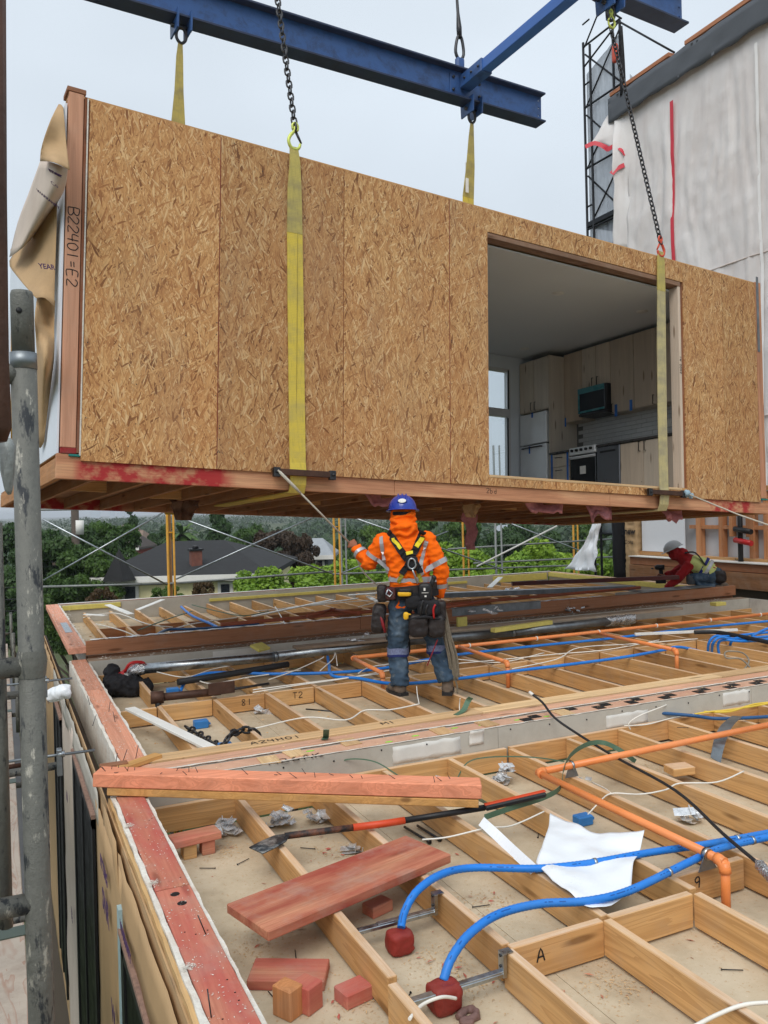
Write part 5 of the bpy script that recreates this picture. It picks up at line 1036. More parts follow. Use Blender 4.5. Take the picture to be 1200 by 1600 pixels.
for args in (
 ([(2.687,36.270,1.739)], 2.4, 3.2, 'dark', 'big dark green tree right of the grey post', None), ([(4.278,39.939,1.267)], 2.4, 3.2, 'mid', 'mid green tree left of the dark roof', None), ([(2.722,31.832,0.508)], 1.7, 2.3, 'mid', 'lower leafy tree in front of the utility pole', None), ([(0.888,39.317,1.656)], 2.6, 3.4, 'dark', 'dark tree seen left of the grey post', None),
 ([(2.877,27.338,-0.625)], .6, .8, 'russet', 'small russet shrub at the left end of the yellow house', None), ([(6.224,27.983,-0.605)], .6, .8, 'russet', 'russet bush against the yellow house wall', None), ([(4.931,27.482,-0.704)], .8, .9, 'mid', 'small green shrub beside the yellow house window', None),
 ([(10.723,77.764,1.036)], 3, 5, 'conifer', 'dark conifer below the distant towers', None), ([(14.382,81.575,1.411)], 3.0, 6, 'dark', 'far dark tree behind the palm', None), ([(14.593,59.404,1.374)], 3.6, 5.5, 'conifer', 'broad dark cedar above the right end of the roof', None), ([(17.348,62.526,0.408)], 3.2, 5, 'mid', 'mid green tree right of the cedar', None),
 ([(12.778,40.382,0.873)], 1.7, 3.1, 'copper', 'tall dark copper tree left of the grey house', None), ([(13.893,39.859,0.450)], 1.3, 2.6, 'copper', 'narrow copper tree touching the grey house roof', None), ([(11.373,38.823,-0.499)], 1.3, 2.0, 'copper', 'low dark copper tree beside the roof corner', None),
 ([(25.899,65.158,0.754)], 4.0, 5.5, 'dark', 'dark rounded tree behind the grey house', None), ([(24.511,54.766,0.262)], 3.2, 5.0, 'mid', 'mid green tree behind the raised arm', None),
 ([(8.533,25.806,0.186)], 2.3, 1.9, 'bright', 'bright yellow-green bush right of the house wall', None), ([(9.868,25.183,0.275)], 2.3, 1.9, 'bright', 'bright yellow-green bush below the grey house', None), ([(11.622,25.469,0.447)], 2.0, 2.0, 'bright', 'bright green bush behind the raised arm', None),
 ([(14.786,26.199,0.622)], 2.2, 2.2, 'bright', 'bright green bush right of the worker', None), ([(15.181,23.808,0.611)], 2.3, 2.4, 'bright', 'bright green bush under the middle insulation', None), ([(17.159,23.988,0.759)], 2.4, 2.3, 'bright', 'bright green bush left of the plastic sheet', None), ([(19.755,24.981,0.319)], 2.2, 2.1, 'bright', 'bright green bush beside the plastic sheet', None),
 ([(25.395,48.840,1.071)], 3.0, 4.5, 'mid', 'mid green tree behind the blue helmet', None), ([(29.431,50.264,0.695)], 3.2, 4.5, 'mid', 'mid green tree right of the helmet', None), ([(34.957,52.098,0.531)], 3.6, 4.8, 'dark', 'dark tree behind the right bushes', None), ([(37.209,48.837,0.336)], 3.6, 4.8, 'dark', 'dark tree left of the black tarpaulin', None), ([(42.622,50.724,0.166)], 3.6, 4.8, 'mid', 'mid green tree behind the black tarpaulin', None)):
    p, rx, rz, k, lab, g = args; tree(p[0], rx, rz, k, lab, g, 'bush' if 'bush' in lab or 'shrub' in lab else 'tree')
# far belt of trees: reads as one mass towards the horizon
rg = np.random.default_rng(5); cl = []
for k in range(420):
    d = 95 + 900 * rg.random() ** 1.8; a = math.radians(rg.uniform(-12, 62)); h = rg.uniform(4, 8) if d < 400 else rg.uniform(6, 9.6)
    cl.append(((d * math.sin(a), d * math.cos(a), GZ + h * .55), (rg.uniform(3, 6) * (1 + d / 700), rg.uniform(3, 6), h * .45)))
me = leafmesh('distant_woods', cl, 60000, .75, 9, LF); o = link(bpy.data.objects.new('distant_woods', me)); o['kind'] = 'stuff'; o['label'] = 'far belt of treetops towards the horizon'
# palm
pm = [(12.395,62.633,0.665)][0]; pt = thing('palm_tree', 'shaggy palm tree above the dark roof', 'tree', (pm[0], pm[1], GZ))
part('trunk', MB().tube([(pm[0], pm[1], GZ), (pm[0], pm[1], pm[2] - .6)], [.35, .28], 10), BARK, pt)
fr_m = MB()
for k in range(46):
    t = k * 2.4; el = rnd.uniform(-.5, 1.2); L = rnd.uniform(1.7, 2.5); c_, s_ = math.cos(t), math.sin(t)
    pts = [Vector((pm[0] + c_ * L * q * math.cos(el) * (1 - .1 * q), pm[1] + s_ * L * q * math.cos(el), pm[2] - .7 + L * q * math.sin(el) - 1.1 * q * q)) for q in (0, .3, .6, .85, 1)]
    fr_m.ribbon(pts, (-s_, c_, .2), [.1, .34, .36, .22, .04], .01)
part('crown', fr_m, LMg, pt)
# the house with the dark roof
ROOF = plain('dark_shingles', (.022, .022, .023), .9, var=.35, scale=3, bump=.3); YWALL = plain('pale_yellow_siding', srgb(236, 226, 176), .8, var=.06, scale=1, dirt=srgb(190, 180, 150), dirt_amt=.3)
def house(name, label, A, B, dep, zr, ze, wallm, roofm, rid=(.25, .8), wins=()):
    """hip-roofed house: A,B = eave corners (x,y) facing the camera, dep = depth, zr ridge, ze eave"""
    A, B = Vector(A), Vector(B); x = (B - A); L = x.length; x.normalize(); y = Vector((-x.y, x.x)); M = frame((A.x, A.y, 0), (x.x, x.y, 0), (y.x, y.y, 0), (0, 0, 1)); r = thing(name, label, 'house', (A.x, A.y, GZ)); o = .35
    def w_(mb): mb.v = [tuple(M @ Vector(v)) for v in mb.v]; return mb
    part('wall', w_(MB().box((0, 0, GZ), (L, dep, ze - .02))), wallm, r)
    rf = part('roof', w_(MB().add([(-o, -o, ze), (L + o, -o, ze), (L + o, dep + o, ze), (-o, dep + o, ze), (L * rid[0], dep * .5, zr), (L * rid[1], dep * .5, zr), (-o, -o, ze - .18), (L + o, -o, ze - .18), (L + o, dep + o, ze - .18), (-o, dep + o, ze - .18)], [(0, 1, 5, 4), (1, 2, 5), (2, 3, 4, 5), (3, 0, 4), (0, 6, 7, 1), (1, 7, 8, 2), (2, 8, 9, 3), (3, 9, 6, 0), (9, 8, 7, 6)])), roofm, r)
    part('fascia', w_(MB().box((-o - .03, -o - .06, ze - .22), (L + o + .03, -o - .005, ze - .0))), WHITEP, r)
    for a, z0, ww, hh in wins:
        f = part('window', w_(MB().box((a, -.06, z0), (a + ww, -.005, z0 + hh))), WHITEP, r); part('pane', w_(MB().box((a + .12, -.08, z0 + .12), (a + ww - .12, -.062, z0 + hh - .1))), plain('dark_window', srgb(40, 46, 54), .3), f)
    return r, rf, M
hq = [(3.290,31.561,-0.465),(8.585,29.090,-0.283)]; zr = [(5.726,34.844,0.491)][0][2]
h1, rf, HM = house('house', 'pale yellow house with dark hipped roof below the scaffold', (hq[0][0], hq[0][1]), (hq[1][0], hq[1][1]), 9, zr, hq[0][2] - .12, YWALL, ROOF, (.22, .62), ((.75, hq[0][2] - 1.35, .62, .95), (4.25, hq[0][2] - 1.35, .55, .95)))
ch = [(6.645,31.100,-0.191)][0]
part('chimney', MB().box((ch[0] - .2, ch[1] - .2, ch[2] - 1.0), (ch[0] + .2, ch[1] + .2, ch[2] + .42)), plain('red_brick', srgb(122, 78, 66), .9, var=.3, scale=10), rf); part('chimney_cap', MB().box((ch[0] - .25, ch[1] - .25, ch[2] + .43), (ch[0] + .25, ch[1] + .25, ch[2] + .5)).tube([(ch[0], ch[1], ch[2] + .5), (ch[0], ch[1], ch[2] + .62)], .12, 8), BLACK, rf)
tr_ = [(3.840,30.758,0.450),(3.270,31.017,-0.706),(4.373,30.502,-0.690)]
part('turret_roof', MB().add([tr_[0], tr_[1], ((tr_[1][0] + tr_[2][0]) / 2, tr_[1][1] - .9, tr_[1][2]), tr_[2], ((tr_[1][0] + tr_[2][0]) / 2 + .3, tr_[1][1] + 1.5, tr_[1][2])], [(0, 1, 2), (0, 2, 3), (0, 3, 4), (0, 4, 1), (4, 3, 2, 1)]), ROOF, rf)
gq = [(14.402,41.822,-0.769),(15.830,41.155,-0.740)]; zg = [(15.859,43.354,0.065)][0][2]
house('house', 'small grey house with light grey roof among the trees', (gq[0][0], gq[0][1]), (gq[1][0], gq[1][1]), 4, zg, gq[0][2], plain('grey_siding', srgb(90, 96, 100), .8), plain('light_grey_shingles', srgb(150, 154, 158), .9, var=.15, scale=4), (.02, .75), ((.9, gq[0][2] - 1.1, .5, .9),))
for i, (q, c_, c2, lab) in enumerate((([(9.310,72.892,-1.190),(10.401,72.384,-1.002)], srgb(140, 62, 50), (.1, .08, .07), 'small red house beyond the dark roof'), ([(11.623,88.368,-1.086),(13.006,87.723,-0.925)], srgb(210, 196, 170), srgb(130, 110, 96), 'far cream house with brown roof'), ([(60.037,93.347,-2.103),(63.141,91.898,-2.102)], srgb(205, 205, 200), srgb(150, 156, 162), 'far flat pale house behind the right trees'), ([(12.008,99.228,-0.497),(13.349,98.602,-0.460)], srgb(150, 120, 100), srgb(110, 96, 88), 'far brown house below the conifer'))):
    house('house', lab, q[0][:2], q[1][:2], 5, q[0][2] + 1.0, q[0][2], plain('wall_%d' % i, c_, .8), plain('roof_%d' % i, c2, .9), (.2, .8), ((.4, q[0][2] - 1.3, .6, .8),))
# distant towers
for i, (u0, u1, v) in enumerate(((142, 158, 801), (172, 180, 805), (185, 192, 803), (195, 206, 799), (448, 456, 812))):
    q = {0: [(260.588,2747.873,8.723),(289.910,2734.177,7.921)], 1: [(315.368,2722.238,-0.872),(330.029,2715.390,-1.273)], 2: [(339.292,2711.087,2.522),(352.121,2705.095,2.171)], 3: [(357.769,2702.493,8.089),(377.928,2693.077,7.538)], 4: [(762.237,2513.438,-25.236),(776.898,2506.590,-25.637)]}[i]
    r = thing('tower', ['broad pale tower', 'low pale tower', 'thin pale tower', 'tallest pale tower', 'pale tower far right of the others'][i] + ' on the far skyline', 'building', (q[0][0], q[0][1], GZ), 'towers on the far skyline')
    part('shaft', MB().box((q[0][0], q[0][1], GZ), (q[1][0], q[0][1] + 20, q[0][2] + 14)), plain('haze_tinted_tower', srgb(196, 208, 220), .5, var=.08, scale=.05), r)  # pale blue of the far haze is put into the shaft colour
# utility pole with transformer
up = [(2.727,35.148,1.811),(2.647,35.166,-1.398),(2.881,35.074,1.473),(2.867,35.077,0.908)]
u_ = thing('utility_pole', 'dark utility pole carrying a white transformer can', 'pole', (up[0][0], up[0][1], GZ)); px, py = up[0][0], up[0][1]
part('pole', MB().tube([(px, py, GZ), (px, py, up[0][2] + .6)], [.2, .15], 10), BARK, u_); part('transformer', MB().tube([up[3], up[2]], .17, 14), WHITEP, u_); part('bracket', MB().beam((px, py, up[2][2] - .2), (up[2][0], up[2][1], up[2][2] - .2), .1, .1), STEEL, u_)
for z in (up[2][2] - 1.7, up[1][2] + .4): part('crossarm', MB().beam((px - .9, py - .1, z), (px + .5, py - .1, z), .12, .1), BARK, u_)
for k in range(4): part('insulator', MB().tube([(px - .8 + k * .38, py - .1, up[1][2] + .45), (px - .8 + k * .38, py - .1, up[1][2] + .7)], .06, 8), WHITEP, u_)
for i in range(3):
    z = up[1][2] + .3 - i * .45; solo('power_line', MB().tube(cat([(px - 30, py - 2, z + .3), (px, py, z), (px + 14, py - 1, z - .4), (px + 30, py - 2, z)], 4), .02, 5), BLACK, ['upper', 'middle', 'lower'][i] + ' black power line strung from the utility pole', 'cable', 'power lines')

# ================================================================ pipes, conduits and cables on the floors
def arc(a, b, c, r, n=5):
    """round the corner at b"""
    a, b, c = Vector(a), Vector(b), Vector(c); p = b + (a - b).normalized() * r; q = b + (c - b).normalized() * r
    return [p.lerp(b, t).lerp(b.lerp(q, t), t) for t in [i / n for i in range(n + 1)]]
def pipe_run(label, runs, r=.021, m=ORANGE, elbow=True, catg='pipe', name='sprinkler_pipe'):
    """rigid pipe: straight lengths with elbow sockets at the corners"""
    p0 = runs[0][0]; root = thing(name, label, catg, tuple(p0))
    for pts in runs:
        pts = [Vector(p) for p in pts]
        for i in range(len(pts) - 1): part('pipe', MB().tube([pts[i], pts[i + 1]], r, 14), m, root)
        if elbow:
            for i in range(1, len(pts) - 1):
                A = arc(pts[i - 1], pts[i], pts[i + 1], r * 2.4); part('elbow', MB().tube(A, r * 1.28, 14), m, root)
    return root
def socket(root, a, b, r, m): part('socket', MB().tube([a, b], r, 14), m, root)
def strapring(root, p, d, r, m=GALV):
    p, d = Vector(p), Vector(d).normalized(); part('pipe_strap', MB().tube([p - d * .007, p + d * .007], r, 14), m, root)
# near sprinkler pipe: from the right, corner, towards the camera, down into the floor
q = [(5.310,4.144,0.075),(2.872,4.073,0.075),(2.868,2.667,0.075)]
sp = pipe_run('orange plastic pipe bent over the nearest joists beside the white plastic sheet', [[q[0], q[1], q[2], (q[2][0], q[2][1], -.155)]], .0205)
def hanger(root, p, x=(1, 0, 0)):
    p = Vector(p); part('hanger', MB().prism([(-.055, 0), (.055, 0), (.018, .07), (-.018, .07)], -.002, .002, 1, T(p.x, p.y, 0.004)), GALVD, root); part('pipe_strap', MB().tube([(p.x, p.y - .012, .078), (p.x, p.y + .012, .078)], .0265, 14), GALV, root)
d1 = (Vector(q[2]) - Vector(q[1])).normalized(); h_ = [(2.861,2.762,0.075),(3.129,4.081,0.075)]
hanger(sp, h_[0]); part('hanger', MB().prism([(-.05, 0), (.05, 0), (.02, .07), (-.02, .07)], -.002, .002, 1, T(h_[1][0], h_[1][1] - .0, .004)), GALVD, sp); strapring(sp, h_[1], (1, 0, 0), .026)
part('base_seal', MB().lathe([(.021, .02), (.04, .008), (.045, 0)], 10, T(q[2][0], q[2][1], -.154)), PUTTY, sp)
# sprinkler main in the middle bay
q = [(9.709,7.857,0.120),(7.375,8.148,0.120),(4.564,7.932,0.120),(3.291,7.927,0.120)]; b1 = [(3.271,7.124,0.100)]; b2_ = [(4.567,6.946,0.100),(6.427,6.561,0.100),(6.511,8.054,0.100),(4.300,8.146,0.100)]
sm = pipe_run('long orange sprinkler main across the middle bay behind the worker', [[q[0], q[3], b1[0], (b1[0][0], b1[0][1], -.15)], [Vector(q[0]).lerp(Vector(q[3]), .0) * 0 + Vector(q[2]), b2_[0], (b2_[0][0], b2_[0][1], -.15)], [b2_[2], b2_[1], (b2_[1][0], b2_[1][1], -.12)]], .0205)
for k in range(7): p = Vector(q[0]).lerp(Vector(q[3]), .08 + k * .14); strapring(sm, p, Vector(q[3]) - Vector(q[0]), .027, CABLEW)
# dusty brown sprinkler lines of the far bay
q = [(2.271,9.378,0.380),(4.337,9.361,0.380),(5.314,9.460,0.380),(7.795,9.522,0.380),(8.713,9.608,0.380)]
pipe_run('dusty brown pipe along the far module beam', [[q[0], q[4]]], .022, ORANGED); q = [(4.987,8.882,0.420),(3.274,9.239,0.420),(3.731,9.572,0.420),(3.873,9.092,0.420)]
pipe_run('short dusty brown pipe branch with red elbow in the far bay', [[q[1], q[2], q[3]]], .022, ORANGED); q = [(5.436,9.763,0.420),(5.708,10.156,0.420),(6.943,10.059,0.420)]
pipe_run('dusty brown pipe branch behind the worker\'s right hand', [[[(5.712,9.181,0.420)][0], [(5.051,8.995,0.420)][0], [(4.516,9.003,0.380)][0]]], .02, ORANGED)
q = [(6.883,10.299,0.500),(9.401,9.523,0.500)]
solo('angle_bar', MB().beam(q[0], q[1], .07, .06), plain('maroon_steel', srgb(92, 44, 40), .6, var=.2), 'long maroon steel bar lying over the far bay', 'steel bar')
q = [(5.994,10.860,0.340),(8.908,9.964,0.340)]
solo('flat_duct', MB().beam(q[0], q[1], .16, .07), GALVD, 'flat grey metal duct lying across the far bay', 'duct')
# blue flexible conduit: ribbed tube
def conduit(label, pts, r=.0165, m=BLUE, k=7, rib=True, catg='conduit', name='blue_conduit', bands=()):
    P_ = cat(pts, k)
    if rib:
        out = []; L = 0
        for a, b in zip(P_, P_[1:]):
            n = max(1, int((b - a).length / .009)); out += [a.lerp(b, i / n) for i in range(n)]
        P_ = out + [P_[-1]]; rr = [r * (1.0 + .07 * (i % 2)) for i in range(len(P_))]
    else: rr = r
    root = thing(name, label, catg, tuple(P_[0])); part('tube', MB().tube(P_, rr, 10), m, root)
    if rib:
        pm_ = MB(); acc = 0.0
        for i, (a, b) in enumerate(zip(P_, P_[1:])):
            acc += (b - a).length
            if .012 < acc % .3 < .15 and rnd.random() < .45: d = (b - a).normalized(); u = Vector((-.5, -.6, .62)); u = (u - d * u.dot(d)).normalized(); pm_.ribbon([a + u * r * 1.085, b + u * r * 1.085], d.cross(u), .0035, .0008)
        part('printed_text', pm_, plain('faint_blue_print', srgb(22, 84, 160), .5), root)['kind'] = 'stuff'
    for t in bands: i = int(t * (len(P_) - 2)); d = P_[i + 1] - P_[i]; strapring(root, P_[i], d, r * 1.2)
    return root
conduit('blue ribbed conduit rising from the left red box near the big red plank', [(1.461,3.062,-0.060),(1.498,3.103,-0.020),(1.575,3.132,0.040),(1.733,3.202,0.050),(1.914,3.230,0.030),(2.170,3.105,0.022),(2.412,3.036,0.022),(2.719,2.997,0.022),(3.067,2.939,0.020),(3.529,2.884,0.020)], bands=(.47, .86))
conduit('blue ribbed conduit rising from the right red box in the foreground', [(1.432,2.652,-0.060),(1.483,2.676,-0.000),(1.590,2.719,0.045),(1.763,2.784,0.050),(1.982,2.810,0.030),(2.175,2.752,0.022),(2.385,2.730,0.030),(2.763,2.781,0.050),(3.039,2.835,0.045),(3.436,2.808,0.045)], bands=(.6, .9))
conduit('blue conduit running from the brown jack across the middle bay', [(1.493,7.876,-0.050),(1.595,8.072,0.030),(1.818,8.228,0.060),(2.072,8.202,0.050),(2.490,8.039,0.020),(3.018,7.785,0.020),(3.559,7.716,0.020),(4.428,7.911,0.030),(5.538,7.922,0.030),(6.709,7.859,0.030),(8.007,7.911,0.030),(9.620,7.788,0.030)], .016, rib=False)
conduit('blue conduit passing at the worker\'s feet', [(3.240,8.502,0.050),(3.127,8.174,0.030),(2.959,7.636,0.020),(3.129,7.387,0.020),(3.247,7.047,0.025),(3.440,6.895,0.025),(3.963,6.841,0.025),(4.562,6.862,0.025),(5.317,6.822,0.030),(6.010,6.845,0.030),(6.586,6.934,0.030),(6.876,6.990,0.030),(7.213,7.019,-0.050)], .016, rib=False)
for i, (pts, lab) in enumerate((([(7.412,7.077,-0.100),(7.377,7.021,0.030),(7.455,6.998,0.100),(7.679,6.999,0.080),(8.721,7.064,0.050)], 'first of the blue conduit loops at the right, leftmost'), ([(7.386,6.995,-0.100),(7.257,6.852,0.050),(7.332,6.819,0.120),(7.596,6.833,0.080),(8.435,6.833,0.050)], 'second blue conduit loop at the right, inside the first'), ([(7.395,6.892,-0.100),(7.372,6.886,0.020),(7.412,6.847,0.080),(7.638,6.736,0.060),(8.255,6.689,0.040)], 'third blue conduit loop at the right'), ([(7.663,6.979,-0.080),(7.530,6.847,0.040),(7.642,6.856,0.080),(7.747,6.717,0.060),(8.408,6.812,0.040)], 'rightmost blue conduit loop at the right'), ([(7.983,6.947,0.060),(8.399,7.071,0.100),(8.750,7.086,0.100)], 'short blue conduit end at the right picture edge'))): conduit(lab, pts, .0155, rib=False)
conduit('dark blue pipe leaving the grey wall at the right', [(4.477,4.884,0.060),(4.551,4.840,0.050),(4.757,4.720,0.030),(4.888,4.533,0.030),(5.396,4.387,0.020)], .013, NAVY, rib=False)
conduit('dark blue conduit in the far bay near the left end', [(1.633,10.111,0.200),(1.890,10.614,0.200),(2.170,10.487,0.200),(2.563,10.416,0.200),(3.033,10.435,0.200)], .018, NAVY, rib=False); conduit('bright blue conduit running to the back of the far bay', [(2.547,13.084,0.200),(2.457,11.850,0.200),(2.525,10.960,0.180),(2.546,10.485,0.160)], .018, BLUE, rib=False)
# metal duct with foil elbow
FOIL = plain('crinkled_foil', srgb(206, 208, 210), .25, 1.0, var=.3, scale=25, bump=1.0)
q = [(1.290,8.629,0.100),(2.655,8.554,0.100),(4.183,8.693,0.100),(5.696,8.548,0.100),(7.731,8.661,0.100)]
du = thing('round_duct', 'long shiny round metal duct across the back of the middle bay', 'duct', tuple(q[0]))
for a, b, m in ((q[0], q[1], GALV), (q[1], q[2], GALV), (q[2], q[3], GALVD), (q[3], q[4], GALVD)): part('duct', MB().tube([Vector(a), Vector(a).lerp(Vector(b), .995)], .052, 18), m, du)
for t in q[1:4]: d = (Vector(q[4]) - Vector(q[0])).normalized(); part('joint_band', MB().tube([Vector(t) - d * .02, Vector(t) + d * .02], .056, 18), GALVD, du)
part('foil_elbow', organic(MB().tube(cat([(1.313,8.654,0.100),(1.223,8.652,0.090),(1.170,8.731,0.030),(1.159,8.853,-0.050)], 5), .06, 12), .02, 1, .012, 30), FOIL, du); part('foil_wrap', organic(MB().tube([Vector(q[4]) - Vector((.5, 0, 0)), Vector(q[4])], .075, 12), .025, 1, .015, 25), FOIL, du)
q = [(1.501,7.966,0.060),(1.837,8.034,0.060),(2.474,8.200,0.060),(2.701,8.260,0.060)]
solo('black_hose', MB().tube(q, [.032, .032, .032, .032], 14), RUBBER, 'black flexible hose lying below the metal duct', 'hose')
conduit('black hose running into the blue loops at the right', [(7.474,7.335,0.100),(7.684,7.192,0.100),(7.663,6.802,0.100),(7.636,6.189,0.080)], .024, RUBBER, rib=False, catg='hose', name='black_hose')
# white and coloured cables
def cable(label, pts, r=.0045, m=CABLEW, group='loose white cables'): return solo('cable', MB().tube(cat(pts, 6), r, 6), m, label, 'cable', group)
cable('thin white cable hanging from the right joist to the small blue box', [(4.091,3.644,0.010),(3.798,3.580,0.010),(3.594,3.668,0.010),(3.444,3.626,0.010),(3.266,3.640,0.010),(3.132,3.727,0.010),(3.077,3.773,-0.050),(2.974,3.774,-0.120)])
cable('short white cable lying right of the long orange pipe', [(3.132,3.727,0.010),(3.327,4.017,-0.080),(3.373,4.194,-0.100)]); cable('white cable on the joists at the bottom right corner', [(1.967,1.968,0.000),(2.076,1.979,0.000),(2.181,1.964,0.012),(2.297,1.942,0.000)], .007)
cable('white cable under the end of the pink beam', [(1.879,3.666,0.010),(2.019,3.654,0.000),(2.238,3.638,0.010),(2.415,3.668,-0.020),(2.642,3.696,0.005)]); cable('white cable on the joists in front of the worker', [(1.775,6.554,-0.100),(1.751,6.184,0.000),(2.187,6.262,0.010),(2.431,6.018,0.012),(2.686,6.222,0.012),(2.881,6.140,0.010),(3.173,6.186,0.012)], .006)
cable('white cable tail hanging from the worker\'s joist', [(3.176,6.193,0.010),(3.227,6.323,0.060),(3.290,6.456,0.100)], .004); cable('upright white cable stub near the marriage wall', [(3.256,5.654,0.020),(3.281,5.694,0.100),(3.278,5.676,0.150)], .004)
for i, pts in enumerate(([(2.054,7.330,0.020),(2.544,7.408,0.020),(3.022,7.453,0.020),(3.635,7.569,0.030)], [(2.084,7.434,0.020),(2.626,7.457,0.020),(3.447,7.478,0.020)], [(3.208,7.570,0.030),(3.495,7.735,0.050),(4.335,7.746,0.030),(4.725,7.344,0.020),(5.448,7.551,0.020)], [(4.218,7.542,0.020),(4.851,7.415,0.030),(5.518,7.411,0.020),(6.161,7.329,0.020),(7.043,7.463,0.030)], [(4.647,6.990,0.020),(5.335,7.168,0.020),(5.903,7.510,0.040),(6.615,7.421,0.030),(7.473,7.287,0.030)], [(1.672,8.137,0.060),(1.800,7.878,0.030),(2.219,8.023,0.020),(2.781,8.087,0.020)], [(2.350,7.800,0.020),(2.680,7.994,0.040),(3.055,8.248,0.080),(3.105,8.264,0.100)], [(2.923,7.900,0.030),(3.172,8.173,0.080),(3.297,8.414,0.100),(3.157,8.010,0.040)], [(1.376,8.384,0.100),(1.616,8.172,0.060),(1.941,8.477,0.050),(2.168,8.576,0.050)])):
    cable(['white cable pair left of the worker, front one', 'white cable pair left of the worker, rear one', 'white cable passing behind the worker\'s legs', 'white cable under the orange branch right of the worker', 'white cable under the right orange branch', 'white cable looping below the metal duct', 'white cable rising beside the metal duct', 'white cable tail hanging from the metal duct', 'white cable lying on the black hose'][i], pts, .006)
cable('coil of grey cable below the blue loops', [(6.130,5.524,0.020),(6.797,5.961,0.030),(7.081,6.290,0.050),(7.004,6.431,0.050),(6.761,6.210,0.040),(6.828,6.083,0.040),(6.458,5.607,0.030)], .009, plain('grey_cable', srgb(150, 142, 128), .6), 'loose cables'); 
for i, pts in enumerate(([(4.835,4.765,0.020),(4.938,4.703,0.040),(5.165,4.661,0.040),(5.669,4.606,0.060)], [(4.927,4.756,0.030),(5.061,4.630,0.040),(5.388,4.673,0.050),(5.667,4.605,0.050)])): cable(['yellow cable along the grey wall at the right', 'second yellow cable beside the first at the right wall'][i], pts, .008, CABLEY, 'yellow cables')
cable('white cable curling out of the grey wall at the right', [(4.168,4.731,0.000),(4.154,4.727,0.050),(4.240,4.706,0.100),(4.464,4.747,0.120),(4.670,4.861,0.100)], .005); cable('white cable lying at the foot of the grey wall', [(4.175,4.807,0.010),(4.340,4.751,0.010),(4.634,4.794,0.010),(4.900,4.795,0.010)], .005)
rg_ = random.Random(3)
for k, pts in enumerate(([(1.081,12.945,0.160),(1.568,13.219,0.160),(1.798,11.638,0.160),(2.126,11.542,0.100)], [(1.181,12.154,0.150),(1.413,11.277,0.150),(1.573,10.724,0.100)], [(1.577,11.004,0.170),(2.060,11.644,0.200),(2.570,12.387,0.200)], [(2.751,13.244,0.200),(2.977,12.475,0.160),(3.167,11.708,0.160),(3.640,11.991,0.160)], [(1.805,10.682,0.150),(2.317,11.190,0.170),(3.031,11.553,0.160)], [(3.430,11.951,0.180),(3.906,11.877,0.200),(4.682,12.003,0.200),(5.599,12.073,0.200)], [(3.793,12.157,0.200),(3.574,11.165,0.160),(3.387,10.322,0.100)], [(4.978,11.680,0.160),(5.519,11.903,0.180),(5.733,11.421,0.160)])):
    cable(['pale cable near the left end of the far bay', 'pale cable dipping into the first far joist bay', 'pale green wire crossing the far joists', 'pale green wire at the back of the far bay', 'pale wire crossing the far conduit', 'white cable along the back of the far bay', 'white wire falling into the far bay', 'pale wire left of the worker in the far bay'][k], pts, .008, GREENS if k in (2, 3) else CABLEW, 'far bay wires')
for i, (pts, w_) in enumerate((([(1.508,13.659,0.250),(1.761,12.897,0.160)], .1), ([(1.908,13.256,0.180),(2.357,13.568,0.280)], .1), ([(3.180,11.248,0.200),(4.815,12.341,0.220)], .06), ([(3.906,11.877,0.200),(5.226,12.254,0.220)], .05), ([(5.179,12.545,0.250),(5.820,12.543,0.250)], .1), ([(7.924,12.573,0.200),(8.596,13.246,0.300)], .1), ([(5.545,12.590,0.200),(5.508,12.126,0.160)], .08), ([(1.113,12.992,0.200),(1.364,12.636,0.200)], .08))):
    solo('white_batten', MB().beam(pts[0], pts[1], w_, .015), WHITEP, ['white batten at the far left corner', 'white batten leaning on the far back wall', 'long white batten across the far joists', 'second long white batten across the far joists', 'short white batten on the far back wall left of the worker', 'short white batten standing right of the worker', 'tiny white batten beside the worker\'s hip', 'white batten lying near the far end plate'][i], 'batten', 'white battens in the far bay')
q = [(6.064,7.711,0.100),(7.123,7.760,0.100)]
solo('white_conduit', MB().beam(Vector([(6.807,7.611,0.100)][0]), Vector([(8.029,7.200,0.100)][0]), .035, .03), WHITEP, 'straight white conduit lying over the right blue pipes', 'conduit')
# ================================================================ tools and lumber in the near bay
q = [(0.447,4.759,0.190)] + [(2.311,3.804,0.050)]
a, b = Vector((q[0][0], q[0][1], .245)), Vector((q[1][0], q[1][1], .155))
bm = thing('stacked_lumber', 'pink 4x4 nailed to a tan board, lying across the near bay', 'lumber', (a.x, a.y, .15))
part('top_board', MB().beam(a, b, .13, .075, c=.005), wood('salmon_lumber', 0, srgb(238, 160, 128), dirty=.12), bm); up_ = (b - a).cross(Vector((0, 1, 0)))
part('bottom_board', MB().beam(a + (b - a) * .035 + Vector((0, 0, -.062)), b + Vector((-.02, 0, -.062)), .115, .042, c=.004), wood('ochre_lumber', 0, srgb(212, 166, 104), dirty=.15), bm)
L_ = (b - a).length; dx = (b - a).normalized()
for k in range(26):
    t = .02 + .96 * rnd.random() if k > 4 else .02 + .02 * k; p = a + dx * (t * L_) + Vector((0, rnd.uniform(-.05, .05), .036)); part('nail', MB().tube([p, p + Vector((rnd.uniform(-.035, .01), rnd.uniform(-.03, .03), rnd.uniform(.008, .03)))], .0018, 5), STEEL, bm)
